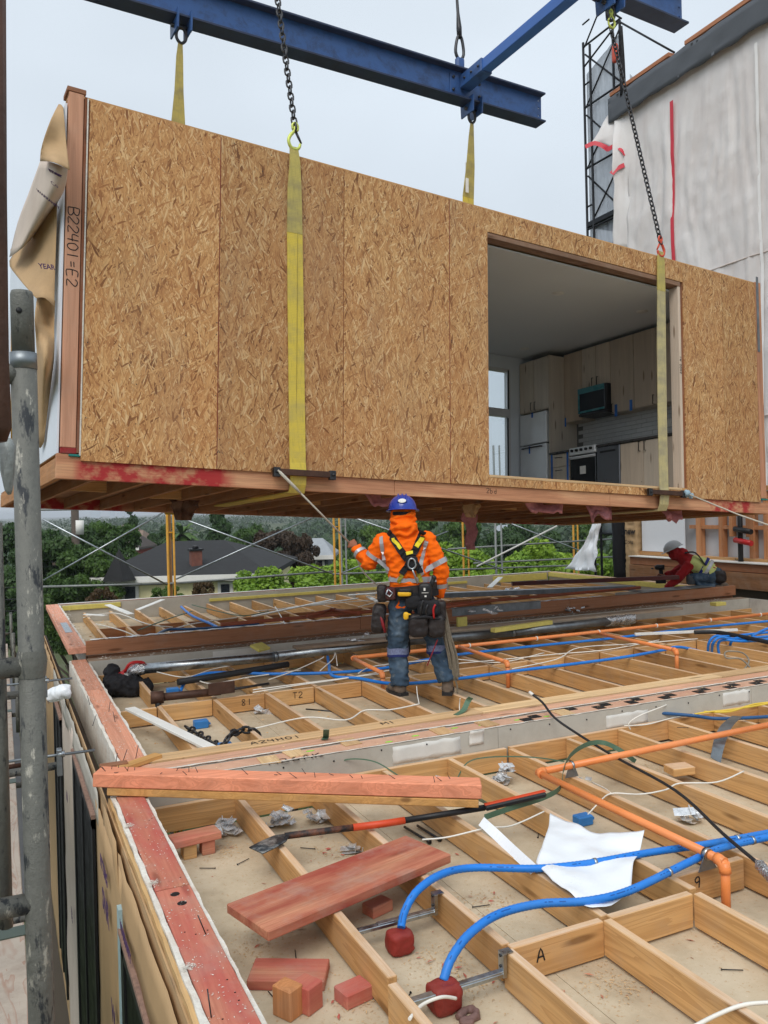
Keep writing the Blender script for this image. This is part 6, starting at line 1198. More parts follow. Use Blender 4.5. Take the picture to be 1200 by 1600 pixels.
stk = a + dx * .33 + Vector((0, -.0655, -.062)); part('sticker', MB().box((-.03, -.002, -.022), (.03, -.0005, .022), 0, T(a.x + .11, a.y - .062, a.z - .068)), WHITEP, bm); part('sticker_ring', MB().tube([(a.x + .11 + .014 * math.cos(t), a.y - .0645, a.z - .068 + .014 * math.sin(t)) for t in [i * PI / 6 for i in range(13)]], .0025, 4, False), REDT, bm); part('sticker', MB().box((-.025, -.002, -.015), (.025, -.0005, .015), 0, T(a.x + .3, a.y - .062, a.z - .078)), WHITEP, bm)
# long spade-ended demolition bar
q = [(1.097,3.932,0.010),(1.265,3.994,0.012),(1.777,3.900,0.030),(2.326,3.796,0.050),(2.655,3.698,0.100)]
db = thing('demolition_bar', 'long black and orange spade-ended bar passing under the pink lumber', 'tool', tuple(q[0]))
A_, B_ = Vector(q[0]), Vector(q[1]); d_ = (B_ - A_).normalized(); n_ = Vector((-d_.y, d_.x, 0))
part('blade', MB().sheet([[A_ + n_ * (.055 * s) for s in (-1, -.5, 0, .5, 1)], [A_ + d_ * .08 + n_ * (.058 * s) + Vector((0, 0, .006)) for s in (-1, -.5, 0, .5, 1)], [A_ + d_ * .15 + n_ * (.05 * s) + Vector((0, 0, .012)) for s in (-1, -.5, 0, .5, 1)], [A_ + d_ * .19 + n_ * (.02 * s) + Vector((0, 0, .016)) for s in (-1, -.5, 0, .5, 1)]], .006), plain('scuffed_black_steel', srgb(56, 60, 64), .45, .6, var=.4, scale=10, dirt=srgb(190, 190, 186), dirt_amt=.8, dirt_scale=12), db)
S_ = A_ + d_ * .18 + Vector((0, 0, .018)); M_ = Vector(q[2]); part('shaft', MB().tube([S_, S_.lerp(M_, .68)], .017, 12), plain('scuffed_black_grip', srgb(34, 34, 36), .5, var=.3, dirt=srgb(150, 90, 60), dirt_amt=.7, dirt_scale=14), db); part('grip', MB().tube([S_.lerp(M_, .68), M_, M_.lerp(Vector(q[3]), .2)], .0185, 12), plain('orange_red_grip', srgb(206, 72, 36), .45, var=.1), db); part('rear_shaft', MB().tube([M_.lerp(Vector(q[3]), .2), Vector(q[3])], .016, 12), BLACK, db); part('handle', MB().beam(q[3], q[4], .05, .028, c=.008), BLACK, db); part('handle_edge', MB().beam(Vector(q[3]) + Vector((0, 0, .016)), Vector(q[4]) + Vector((0, 0, .016)), .03, .006), plain('orange_red_grip', srgb(206, 72, 36), .45), db)
# red plank lying on two joists
q = [(0.816,3.395,0.045),(1.793,3.677,0.045),(1.876,3.367,0.045),(0.808,3.088,0.045)]
zt, zb_ = .045, .004
pk = MB(); vs = [(x, y, z) for z in (zb_, zt) for x, y, _ in q]; pk.add(vs, [(3, 2, 1, 0), (4, 5, 6, 7), (0, 1, 5, 4), (1, 2, 6, 5), (2, 3, 7, 6), (3, 0, 4, 7)])
v0 = Vector(q[0]); ang = math.atan2(q[1][1] - q[0][1], q[1][0] - q[0][0]); M = T(q[0][0], q[0][1], 0) @ RZ(ang); Lp = (Vector(q[1]) - v0).length; Wp = ((Vector(q[3]) - v0).length + (Vector(q[2]) - Vector(q[1])).length) / 2
bmx = bmesh.new(); 
pkm = MB().box((0, -Wp, zb_), (Lp, 0, zt), .004); me = pkm.mesh('red_plank'); me.materials.append(wood('stained_red_plank', 0, srgb(198, 140, 110), red=srgb(160, 68, 58), dirty=.5)); bmx.free()
o = link(bpy.data.objects.new('red_plank', me), None, M); tag(o, 'wide red-stained plank lying on two near joists', 'plank')
def block(u, name, label, size, rz, zf=-.155, m=None, tilt=0.0, grp='wood offcuts in the near bay'):
    p = u; me = MB().box((-size[0] / 2, -size[1] / 2, 0), (size[0] / 2, size[1] / 2, size[2]), .004).mesh(name); me.materials.append(m or redw(0)); o = link(bpy.data.objects.new(name, me), None, T(p[0], p[1], zf) @ RZ(rz) @ RX(tilt)); tag(o, label, 'wood block', grp)
    return o
q = [(0.980,3.082,-0.155),(0.905,2.870,-0.155),(0.980,2.874,-0.155),(1.153,2.842,-0.155),(1.509,3.406,-0.155),(0.846,3.080,-0.155),(0.904,4.437,-0.155),(0.918,3.066,-0.155)]
block(q[0], 'wood_block', 'flat red wood offcut under the big red plank', (.30, .16, .04), -.5); block(q[1], 'wood_block', 'upright tan offcut with a cut end, leftmost of the pair', (.07, .09, .11), .5, m=wood('endgrain_lumber', 2, srgb(196, 138, 92))); block(q[2], 'wood_block', 'upright red-faced offcut, right one of the pair', (.08, .09, .10), .5); block(q[3], 'wood_block', 'small red offcut with a bent nail beside the upright pair', (.12, .09, .055), .2); block(q[4], 'wood_block', 'small red offcut hidden behind the big red plank', (.12, .08, .05), .3)
st_ = thing('stepped_block', 'short red-brown board propped on two offcuts at the near corner', 'wood block', tuple(q[6]))
p = q[6]; part('board', MB().box((-.13, -.06, .075), (.13, .06, .115), .004, T(p[0], p[1], -.155) @ RZ(.1)), redw(0), st_); part('foot', MB().box((-.07, -.05, 0), (0, .04, .074), .003, T(p[0], p[1], -.155)), fir(0), st_); part('foot', MB().box((.03, -.04, 0), (.1, .04, .074), .003, T(p[0], p[1], -.155)), redw(0), st_)
q = [(2.023,5.095,-0.155),(3.977,4.058,-0.155),(4.957,9.905,-0.155)]
block(q[1], 'wood_block', 'pale square offcut leaning by the second bay joist', (.16, .12, .05), -.2, zf=-.10, m=fir(0)); p = [(1.930,4.756,-0.100)][0]; block(p, 'wood_block', 'red splintered board end sticking up behind the pink lumber', (.34, .07, .025), -.65, zf=-.02, m=pink(0), tilt=.15); p = [(1.916,4.376,0.000)][0]; block(p, 'wood_block', 'second red splinter behind the pink lumber', (.2, .05, .02), -.5, zf=.03, m=pink(0), tilt=.1)
p = [(0.734,5.186,0.160)][0]; block(p, 'wood_block', 'tan wedge offcut lying on the wall corner', (.3, .07, .03), .55, zf=.150, m=wood('ochre_lumber', 0, srgb(212, 166, 104), dirty=.15)); p = [(0.581,5.159,0.160)][0]; block(p, 'wood_block', 'small dark offcut at the wall corner', (.16, .06, .04), .0, zf=.15, m=lvl(0))
# putty boxes and galvanised brackets
def pbox(u, label, M2, sz=(.052, .046, .045)):
    r = thing('electrical_box', label, 'electrical box', (u[0], u[1], -.155))
    mb = MB().sell((u[0], u[1], -.155 + sz[2]), sz, .35, 18, 10, None); part('putty_cover', organic(mb, .008, 2, .004, 26), PUTTY, r); return r
q = [(1.450,3.056,-0.060),(1.424,2.633,-0.060)]; x1 = pbox(q[0], 'red putty-wrapped electrical box under the left conduit', None); x2 = pbox(q[1], 'red putty-wrapped electrical box under the right conduit', None, (.058, .05, .05))
part('putty_lump', organic(MB().tube(cat([(1.434,2.557,-0.145),(1.504,2.584,-0.145),(1.499,2.532,-0.145),(1.434,2.525,-0.145),(1.466,2.500,-0.145)], 4), .014, 8), .007, 2, .004, 40), plain('grey_putty', srgb(120, 92, 86), .7), x2)
conduit('short white cable leaving the right red box', [(1.177,2.420,0.000),(1.265,2.498,-0.020),(1.352,2.521,-0.030),(1.425,2.550,-0.070)], .006, CABLEW, rib=False, catg='cable', name='cable')
def bracket(a, b, zt_, label):
    r = thing('steel_bracket', label, 'bracket', tuple(a)); a, b = Vector(a), Vector(b); part('bar', MB().beam(a, b, .032, .016, c=.002), GALV, r); part('slide', MB().beam(a.lerp(b, .35) + Vector((0, 0, .01)), b + Vector((0, 0, .01)), .025, .008, c=.001), GALV, r)
    part('upright', MB().box((b.x - .016, b.y - .018, b.z - .01), (b.x + .0, b.y + .018, zt_), .001), GALV, r); part('hook_tab', MB().box((b.x - .016, b.y - .018, zt_), (b.x + .03, b.y + .018, zt_ + .003)), GALV, r)
    for k in range(2): part('screw', MB().lathe([(0, .004), (.006, .004), (.006, 0)], 8, T(b.x - .0165, b.y, b.z + .03 + .04 * k) @ RY(-PI / 2)), STEEL, r)
q = [(1.272,3.125,-0.075),(1.641,3.146,-0.075)]; bracket((1.24, q[1][1], -.075), (1.672, q[1][1], -.075), .003, 'galvanised box bracket spanning the joists behind the left conduit')
q = [(1.253,2.614,-0.075),(1.634,2.613,-0.075)]; bracket((1.24, q[1][1], -.075), (1.672, q[1][1], -.075), .003, 'galvanised box bracket spanning the joists in front of the right conduit')
def bluebox(p, label, s=.05):
    r = thing('electrical_box', label, 'electrical box', tuple(p), 'small blue electrical boxes'); part('box', MB().box((p[0] - s, p[1] - s * .7, p[2]), (p[0] + s, p[1] + s * .7, p[2] + s * 1.1), .006), plain('blue_box_plastic', srgb(50, 122, 190), .5, var=.12), r); part('tab', MB().box((p[0] + s, p[1] - .015, p[2] + .02), (p[0] + s + .02, p[1] + .015, p[2] + .035)), plain('blue_box_plastic', srgb(50, 122, 190), .5), r); return r
bluebox([(2.970,3.782,-0.155)][0], 'small blue electrical box left of the long orange pipe'); bluebox([(1.506,7.016,-0.155)][0], 'small blue electrical box on the floor of the middle bay', .06); bluebox([(1.480,6.073,-0.100)][0], 'small blue electrical box at the chain end by the wall', .05); bluebox([(1.408,7.734,0.000)][0], 'blue electrical box at the conduit end on the brown jack', .055)
# torn white plastic sheet draped over the joists
def spread(name, poly_rows, m, label, th=.0015, amp=.012, f=9.0, catg='plastic sheet'):
    G = [cat(r, 6) for r in poly_rows]; G = [list(r) for r in zip(*[cat(c, 6) for c in zip(*G)])]
    G = [[p + Vector((0, 0, amp * noise.noise(p * f) + amp * .6 * noise.noise(p * f * 2.5))) for p in r] for r in G]
    return solo(name, MB().sheet(G, th), m, label, catg)
spread('plastic_sheet', [[(2.613,3.604,0.040),(2.643,3.475,0.030),(2.666,3.300,0.020),(2.751,3.186,0.050),(2.815,3.112,0.070)], [(2.464,3.418,0.040),(2.511,3.329,0.030),(2.562,3.197,0.020),(2.628,3.091,0.030),(2.737,3.049,0.045)], [(2.298,3.242,0.040),(2.316,3.124,0.035),(2.398,3.041,0.020),(2.478,2.960,0.020),(2.581,2.929,0.025)], [(2.203,3.151,0.030),(2.177,2.972,0.030),(2.187,2.822,0.025),(2.284,2.773,0.010),(2.412,2.758,0.010)], [(2.196,3.121,0.025),(2.156,2.926,0.025),(2.150,2.745,0.020),(2.213,2.710,0.010),(2.398,2.750,0.000)]], PLASTIC, 'torn white plastic sheet draped over the near joists', amp=.02, f=5)
q = [(2.198,3.620,0.060),(2.223,3.523,0.020),(2.203,3.350,0.010),(2.164,3.112,0.012)]
solo('plastic_strip', MB().ribbon(cat(q, 5), (.6, -.5, .5), .05, .003), PLASTIC, 'narrow white plastic strip left of the torn sheet', 'plastic strip')
# long black rod with a foil-wrapped end
q = [(3.556,5.077,0.260),(3.573,4.983,0.220),(3.508,4.758,0.170),(3.549,4.572,0.100),(3.505,4.132,0.060),(3.380,3.484,0.060),(3.095,2.886,0.080),(2.962,2.568,0.085)]
rd = thing('black_rod', 'long black flexible rod lying over the wall and near joists', 'rod', tuple(q[0])); part('rod', MB().tube(cat(q, 5), .0085, 8), RUBBER, rd); part('tip', MB().tube([Vector(q[0]), Vector(q[0]) + (Vector(q[0]) - Vector(q[1])).normalized() * .04], .012, 8), WHITEP, rd); q2 = [(2.962,2.568,0.085),(2.904,2.473,0.090),(2.845,2.346,0.090)]; part('foil_end', organic(MB().tube(cat(q2, 4), .022, 10), .009, 1, .006, 45), FOIL, rd)
# green strapping, perforated strap, metal scraps
q = [(2.281,3.724,0.030),(2.470,3.747,0.040),(2.696,3.769,0.050),(2.860,3.835,0.060),(3.009,4.006,0.080),(3.203,4.183,0.100),(3.401,4.285,0.110),(3.549,4.306,0.100),(3.588,4.197,0.080),(3.678,4.134,0.000)]
solo('green_strap', MB().ribbon(cat(q, 6), [Vector((.25, .1, 1))] * 55, .03, .002), GREENS, 'loop of green plastic strapping around the orange pipe corner', 'strap')
q = [(2.618,4.617,-0.100),(2.691,4.590,0.020),(2.812,4.511,0.060),(3.004,4.326,0.080),(3.226,4.280,0.030)]; solo('green_strap', MB().ribbon(cat(q, 6), (0, .3, 1), .008, .002), GREENS, 'thin green band arching against the grey wall right of centre', 'strap')
q = [(1.797,4.930,-0.020),(1.870,4.865,0.060),(1.966,4.797,0.100),(2.088,4.705,0.090),(2.193,4.651,0.020),(2.290,4.623,-0.060)]; solo('green_strap', MB().ribbon(cat(q, 6), (0, .3, 1), .008, .002), GREENS, 'thin green band arching against the white wall patch', 'strap')
q = [(2.384,4.504,-0.100),(2.471,4.416,-0.080),(2.550,4.283,-0.080),(2.501,4.025,-0.040)]; solo('green_strap', MB().ribbon(cat(q, 6), (0, 1, .4), .03, .002), GREENS, 'curved green strap behind the end of the pink lumber', 'strap')
for i, (pts, lab) in enumerate((([(1.904,5.107,0.158),(1.932,5.144,0.158),(1.896,5.034,0.240)], 'small green clip standing on the wall top, left one'), ([(2.970,5.214,0.158),(3.061,5.258,0.170),(3.125,5.299,0.220),(3.143,5.281,0.250)], 'bent green clip standing on the wall top, right one'))): solo('green_clip', MB().ribbon(cat(pts, 4), (.9, -.4, .0), .04, .003), GREENS, lab, 'clip', 'green clips on the wall top')
q = [(4.283,4.044,-0.060),(4.413,4.130,0.020),(4.654,4.289,0.060),(4.974,4.478,0.050)]
solo('perforated_strap', MB().ribbon(cat(q, 5), (1, 0, 0), .075, .003), GALVD, 'perforated metal strap hanging over the joist at the right', 'metal strap')
BFOIL = plain('bright_metal_scrap', srgb(224, 226, 228), .3, .55, var=.3, scale=30)
def scrapheap(p, label, n=9, s=.06, m=BFOIL):
    r = thing('metal_scraps', label, 'metal scraps', tuple(p), 'heaps of nail plates'); rr = random.Random(int(abs(p[0] * 97)))
    for k in range(n):
        M = T(p[0] + rr.uniform(-s, s), p[1] + rr.uniform(-s * .7, s * .7), p[2] + .004 + .009 * k) @ RZ(rr.uniform(0, 6)) @ RX(rr.uniform(-.5, .5)); w_, h_ = rr.uniform(.03, .06), rr.uniform(.015, .03)
        part('plate', MB().add([(-w_, -h_, 0), (-w_ * .3, -h_ * 1.1, .004), (w_, -h_, .014), (w_, h_, .012), (0, h_, .0), (-w_, h_ * .8, .006)], [(0, 1, 2, 3, 4, 5), (5, 4, 3, 2, 1, 0)], False, M).box((w_ * .5, -h_, .01), (w_ * .56, h_, .03), 0, M), m, r)
    return r
for pts, lab, n in (([(2.965,4.582,-0.155)], 'heap of shiny nail plates near the grey wall', 12), ([(1.434,4.580,-0.155)], 'foil-like metal scraps below the pink lumber', 10), ([(1.110,4.608,-0.155)], 'bent nail plate heap beside the propped board', 9), ([(3.512,3.518,-0.155)], 'grey metal clip heap under the black rod', 8), ([(2.447,4.649,-0.155)], 'shiny scraps right behind the pink lumber', 8), ([(2.224,4.773,-0.155)], 'white metal scraps behind the middle of the pink lumber', 6), ([(1.648,4.540,-0.155)], 'curled metal scrap pieces below the pink lumber middle', 7)): scrapheap(pts[0], lab, n)
for pts, lab, n in (([(3.343,4.286,-0.155)], 'silver scraps in the bay behind the orange pipe', 7), ([(2.085,7.147,-0.155)], 'crumpled bright scraps in the middle bay', 5), ([(1.693,4.056,-0.155)], 'flat metal bits in front of the bar', 5), ([(7.250,9.277,0.150)], 'shiny foil scraps on the back wall of the middle bay', 8), ([(3.681,8.664,0.150)], 'foil scraps on the back wall left of the worker', 7), ([(5.355,8.584,0.360)], 'foil scraps on the far beam', 6), ([(7.809,11.691,0.200)], 'silver foil on the flat duct', 8), ([(6.593,11.421,0.200)], 'silver foil beside the worker\'s right hand', 8)): scrapheap(pts[0], lab, n, .06 if pts[0][1] < 6 else .16)
# rods under the lumber, loose nails and splinters
for i, pts in enumerate(([(2.042,4.203,-0.140),(2.069,3.945,-0.140)], [(2.115,4.185,-0.140),(2.134,3.948,-0.140)])): 
    r = thing('threaded_rod', ['grey bolt rod lying under the pink lumber, left one', 'grey bolt rod lying under the pink lumber, right one'][i], 'rod', tuple(pts[0]), 'bolt rods'); part('rod', MB().tube(pts, .007, 8), STEEL, r); d = (Vector(pts[1]) - Vector(pts[0])).normalized(); part('nut', MB().tube([Vector(pts[1]) - d * .02, Vector(pts[1])], .013, 6), STEEL, r)
q = [(2.498,7.148,-0.150),(2.708,6.914,-0.150)]; solo('steel_bolt', MB().tube(q, .007, 8), STEEL, 'single long bolt on the floor of the middle bay', 'bolt')
nailm = MB().tube([(0, 0, 0), (.08, 0, .002)], .0022, 6).lathe([(0, .002), (.005, .002), (.005, 0)], 8, RY(-PI / 2)).mesh('nail'); nailm.materials.append(STEEL)
rr = random.Random(12)
for k in range(26):
    x, y = rr.uniform(.85, 4.6), rr.uniform(1.9, 4.7)
    if any(-.01 < x - j < .07 for j in J1) or abs(y - 2.65) < .05: z = .001 if rr.random() < .2 else -.152
    else: z = -.152
    o = link(bpy.data.objects.new('nail', nailm), None, T(x, y, z + .003) @ RZ(rr.uniform(0, 6.28))); tag(o, 'loose framing nail lying on the near bay floor', 'nail', 'loose nails')
def chips(name, label, n, box, z, smin, smax, m, seed, zspread=.004, spots=None):
    rr = random.Random(seed); mb = MB()
    for k in range(n):
        if spots and rr.random() < .75: cx_, cy_, sp_ = rr.choice(spots); x, y = rr.gauss(cx_, sp_), rr.gauss(cy_, sp_)
        else: x, y = rr.uniform(box[0], box[1]), rr.uniform(box[2], box[3])
        if not (box[0] < x < box[1] and box[2] < y < box[3]): continue
        s = rr.uniform(smin, smax); M = T(x, y, z + rr.uniform(0, zspread)) @ RZ(rr.uniform(0, 6.28)) @ RX(rr.uniform(-.6, .6)); mb.add([(-s, 0, 0), (0, -s * .3, s * .15), (s, 0, .05 * s), (0, s * .35, s * .1)], [(0, 1, 2, 3)], False, M)
    o = struct(name, mb, m, 'stuff'); o['label'] = label
ps = [(p[0], p[1], .07) for p in [(1.574,2.926,-0.155),(1.552,2.736,-0.155),(1.171,2.841,-0.155),(3.973,4.299,-0.155),(2.749,2.475,-0.155),(0.931,3.372,-0.155),(1.572,4.122,-0.155),(2.068,2.468,-0.155),(3.947,4.393,-0.155),(1.052,4.404,-0.155),(1.991,3.253,-0.155)]]
chips('wood_shavings', 'scattered sawdust and shavings on the near floor', 3600, (.72, 6.0, 1.7, 4.75), -.154, .002, .008, wood('pale_shavings', 0, srgb(230, 198, 152)), 4, .006, ps); chips('wood_splinters', 'reddish splinters and chips on the near floor', 90, (.72, 2.6, 1.7, 4.75), -.153, .006, .022, redw(0), 6, .006, ps)
chips('wood_shavings', 'dust and shavings on the middle bay floor', 1200, (.85, 9, 5.4, 9.0), -.154, .005, .02, wood('shavings', 0, srgb(220, 178, 126)), 8)
chips('gypsum_crumbs', 'white gypsum crumbs along the near red plate', 1500, (.515, .69, .5, 4.7), .1475, .002, .006, GYPW, 9, .004, [(.535, y_, .012 + .18 * (i_ % 2)) for i_, y_ in enumerate((2.2, 2.5, 2.8, 3.1, 3.5, 3.9, 4.2))]); chips('gypsum_crumbs', 'white gypsum crumbs along the middle plate', 500, (.625, .80, 5.0, 9.2), .1475, .003, .009, GYPW, 10); chips('gypsum_crumbs', 'white gypsum crumbs along the far plate', 400, (.63, .9, 9.4, 14.0), .269, .005, .016, GYPW, 14)
chips('wall_top_debris', 'wood and plaster crumbs on the wall between the bays', 700, (.8, 7, 4.84, 5.33), .149, .003, .012, blond(0), 15, .006); chips('rubble', 'pale debris on the back wall of the middle bay', 800, (.9, 10, 9.1, 9.3), .149, .006, .022, GYPW, 16, .01); chips('rubble', 'pale and brown debris over the far bay', 900, (.85, 10.2, 9.45, 13.9), -.03, .01, .04, wood('shavings', 0, srgb(220, 178, 126)), 17, .02)
for k in range(9):                                            # nails standing in the plates
    p = {0: [(0.575,6.341,0.147)], 1: [(0.729,6.707,0.147)], 2: [(0.733,6.351,0.147)], 3: [(0.640,2.987,0.147)], 4: [(0.621,7.062,0.147)], 5: [(0.606,5.277,0.147)], 6: [(0.652,5.310,0.147)], 7: [(0.733,5.338,0.147)], 8: [(0.543,2.490,0.147)]}[k][0]
    o = link(bpy.data.objects.new('nail', nailm), None, T(p[0], p[1], .146) @ RZ(k) @ RY(-1.2)); tag(o, 'framing nail standing up from a red plate', 'nail', 'nails in the plates')
# ================================================================ tools in the middle bay
q = [(1.219,7.398,0.060),(1.434,7.278,0.030),(1.766,7.358,0.060),(1.866,7.357,0.060)]
jk = thing('pipe_jack', 'brown steel jack with black foot lying beside the tool bag', 'jack', tuple(q[0]))
part('tube', MB().tube([q[0], q[2]], .035, 14), RUST, jk); part('head', MB().tube([Vector(q[0]) - Vector((.06, -.02, 0)), Vector(q[0]) + Vector((.05, 0, 0))], .055, 12), RUST, jk); part('leg', MB().tube([Vector(q[0]) - Vector((0, 0, .0)), Vector((q[0][0], q[0][1], -.15))], .028, 10), BLACK, jk); part('foot', MB().box((q[0][0] - .12, q[0][1] - .07, -.155), (q[0][0] + .12, q[0][1] + .07, -.14), .004), BLACK, jk)
part('plate', MB().box((-.14, -.04, 0), (.1, -.03, .11), .004, T(q[2][0] + .02, q[2][1], q[2][2] - .02)), RUST, jk); part('rod', MB().tube([(1.766,7.358,0.060),(2.255,7.489,0.050)], .012, 8), STEEL, jk)
p = [(1.106,8.710,-0.155)][0]; bg_ = thing('tool_bag', 'black and red bundle of tools by the middle red plate', 'tool bag', tuple(p))
part('black_bag', organic(MB().sell((p[0] - .02, p[1], -.05), (.19, .2, .1), .7, 14, 8).sell((p[0] + .1, p[1] - .1, -.08), (.16, .14, .08), .8, 12, 8).sell((p[0] - .1, p[1] + .15, .02), (.08, .1, .12), .8, 12, 8), .014, 1, .02, 12), NYLON, bg_)
part('red_case', organic(MB().box((-.13, -.06, -.05), (.13, .06, .05), .02, T(p[0] + .08, p[1] + .05, .06) @ RZ(.3) @ RY(-.4)), .014, 2, .006, 20), REDT, bg_); part('red_handle', MB().tube(cat([(p[0] + .0, p[1] - .05, .08), (p[0] + .05, p[1] - .09, .17), (p[0] + .18, p[1] - .07, .16), (p[0] + .2, p[1] - .03, .07)], 4), .016, 8), REDT, bg_); part('white_label', MB().box((-.05, -.066, -.02), (.04, -.062, .02), 0, T(p[0] + .02, p[1] + .02, .05) @ RZ(.3)), WHITEP, bg_); part('strap', MB().tube(cat([(p[0] + .22, p[1] - .05, 0), (p[0] + .26, p[1] - .12, -.08), (p[0] + .2, p[1] - .2, -.14)], 4), .012, 6), NYLON, bg_)
q = [(0.946,7.154,0.050),(1.326,5.661,0.020)]; solo('white_board', MB().beam(Vector(q[0]), Vector(q[1]), .085, .02), WHITEP, 'white painted board lying from the middle plate towards the wall', 'board')
CH2 = linkmesh(.075, .055, .010); cp = cat([(1.360,6.931,-0.110),(1.433,6.661,-0.130),(1.474,6.289,-0.120),(1.454,6.004,-0.050),(1.499,6.022,0.015),(1.608,6.120,0.015),(1.701,6.150,0.000),(1.763,6.179,-0.050)], 9)
cr_ = thing('loose_chain', 'black chain draped over a joist in the middle bay', 'chain', tuple(cp[0])); acc = 0; kk = 0
for a_, b_ in zip(cp, cp[1:]):
    acc += (b_ - a_).length
    if acc > .052: acc = 0; z_ = (b_ - a_).normalized(); x_ = z_.orthogonal().normalized(); kk += 1; inst('link', CH2, frame(a_, x_, z_.cross(x_), z_) @ RZ(PI / 2 * (kk % 2)), cr_)
p = [(2.581,8.879,0.150)][0]; solo('foam_piece', MB().box((-.1, -.07, 0), (.1, .07, .03), .005, T(p[0], p[1], .15) @ RZ(.6) @ RX(.4)), FOAMY, 'yellow foam piece on the back wall of the middle bay', 'foam'); p = [(9.345,8.712,0.160)][0]; solo('foam_piece', MB().box((-.1, -.06, 0), (.1, .06, .05), .005, T(p[0], p[1], .15)), FOAMY, 'yellow foam piece near the right end of the middle bay', 'foam'); p = [(5.268,9.032,0.100)][0]; solo('foam_piece', MB().box((-.07, -.02, 0), (.07, .02, .12), .005, T(p[0], p[1], .15)), FOAMY, 'small yellow foam block right of the worker', 'foam')
q = [(5.339,8.423,0.170),(6.316,8.602,0.170)]; solo('insulation_strip', MB().beam(q[0], q[1], .08, .05), FOAMY, 'yellow insulation strip along the metal duct', 'insulation')
for i, (pts, w_, m) in enumerate((([(2.906,8.645,0.160),(4.802,8.566,0.160)], .16, wood('dusty_plate', 0, srgb(156, 138, 120))), ([(4.894,8.729,0.170),(8.587,8.713,0.170)], .18, wood('dusty_plate', 0, srgb(156, 138, 120))))): solo('dusty_plank', MB().beam(pts[0], pts[1], w_, .03), m, ['dusty grey plank on the back wall left of the worker', 'dusty grey plank on the back wall right of the worker'][i], 'plank', 'dusty planks')
for i, p in enumerate(([(2.120,7.263,-0.150)][0], [(3.385,10.027,-0.150)][0])): solo('paper_scrap', MB().sheet([[(p[0] + a_ * .03 + .01 * noise.noise(Vector((a_, b_, i))), p[1] + b_ * .03, -.15 + .02 * abs(noise.noise(Vector((a_ * .9, b_ * .7, i))))) for a_ in range(-2, 3)] for b_ in range(-2, 3)], .002), WHITEP, ['crumpled white paper scrap in the middle bay', 'crumpled white paper scrap below the metal duct'][i], 'paper')
q = [(2.901,4.810,0.111)]; p = q[0]; solo('torn_patch', MB().sheet([[(p[0] + .028 * a_, 4.815 - .05 * max(0, b_ * .25) * (1 - .2 * abs(a_)), p[2] + .02 * b_ + .01 * noise.noise(Vector((a_, b_, 2)))) for a_ in range(-2, 3)] for b_ in range(-3, 3)], .003), WHITEP, 'torn white paper flap on the grey wall', 'paper')

# ================================================================ the standing worker (seen from behind)
WO = (3.385, 6.534, 0.0); Fv = Vector((.46, .888, 0)).normalized(); Rv = Vector((Fv.y, -Fv.x, 0))
WM = frame(WO, Rv, Fv, (0, 0, 1))
FAB_O = plain('hi_vis_orange_fleece', srgb(255, 112, 22), .9, var=.14, scale=7, bump=.25, dirt=srgb(205, 88, 36), dirt_amt=.3, spec=.1)
SILV = plain('silver_reflective_tape', srgb(176, 176, 180), .4, .3, var=.15, scale=12)
def jeansm():
    t = NT('worn_blue_jeans'); v = t.coord((1, 1, 1), rand=False); n = t.noise(v, 5, 5, .6); f = t.noise(t.n('ShaderNodeMapping', {0: v, 'Scale': (60, 60, 300)}).outputs[0], 1, 2); n2 = t.noise(v, 18, 4)
    c = t.ramp(n, [(.3, srgb(44, 58, 74)), (.55, srgb(70, 88, 106)), (.75, srgb(112, 128, 142))]); c = t.mix(t.rng(f, .4, .7, 0, .25), c, srgb(40, 50, 62)); c = t.mix(t.rng(n2, .62, .75, 0, .4), c, srgb(150, 148, 140)); t.set(Base_Color=c, Roughness=.9, Specular_IOR_Level=.1); t.bump(n2, .3, .006); return t.m
JEANS = jeansm(); SKIN = plain('skin', srgb(150, 96, 72), .55, var=.12, scale=12); BOOT = plain('dusty_boot_leather', srgb(112, 96, 82), .8, var=.3, scale=14, bump=.4, dirt=srgb(70, 62, 56), dirt_amt=.6); SOLE = RUBBER
HELM = plain('blue_helmet_shell', srgb(36, 62, 160), .28, var=.06, scale=4, coat=.3); YPAD = plain('yellow_webbing_pad', srgb(226, 206, 40), .7, var=.15, scale=20); OLIVE = plain('olive_yellow_webbing', srgb(150, 140, 44), .75, var=.2, scale=20)
sh_l, el_l, ha_l = [(-0.321,0.020,1.367)][0], [(-0.457,0.060,1.178)][0], [(-0.579,0.160,1.327)][0]
sh_r, el_r, ha_r = [(0.074,0.000,1.373)][0], [(0.200,-0.020,1.127)][0], [(0.170,0.070,0.864)][0]
def V(p): return Vector(p)
cs = V(sh_l).lerp(V(sh_r), .5); hx = -.135
hipL, hipR = V((-.17, 0, .84)), V((.02, 0, .84)); knL, knR = V([(-0.212,0.030,0.435)][0]), V([(0.131,0.050,0.452)][0]); anL, anR = V([(-0.198,0.000,0.080)][0]), V([(0.226,0.000,0.114)][0])
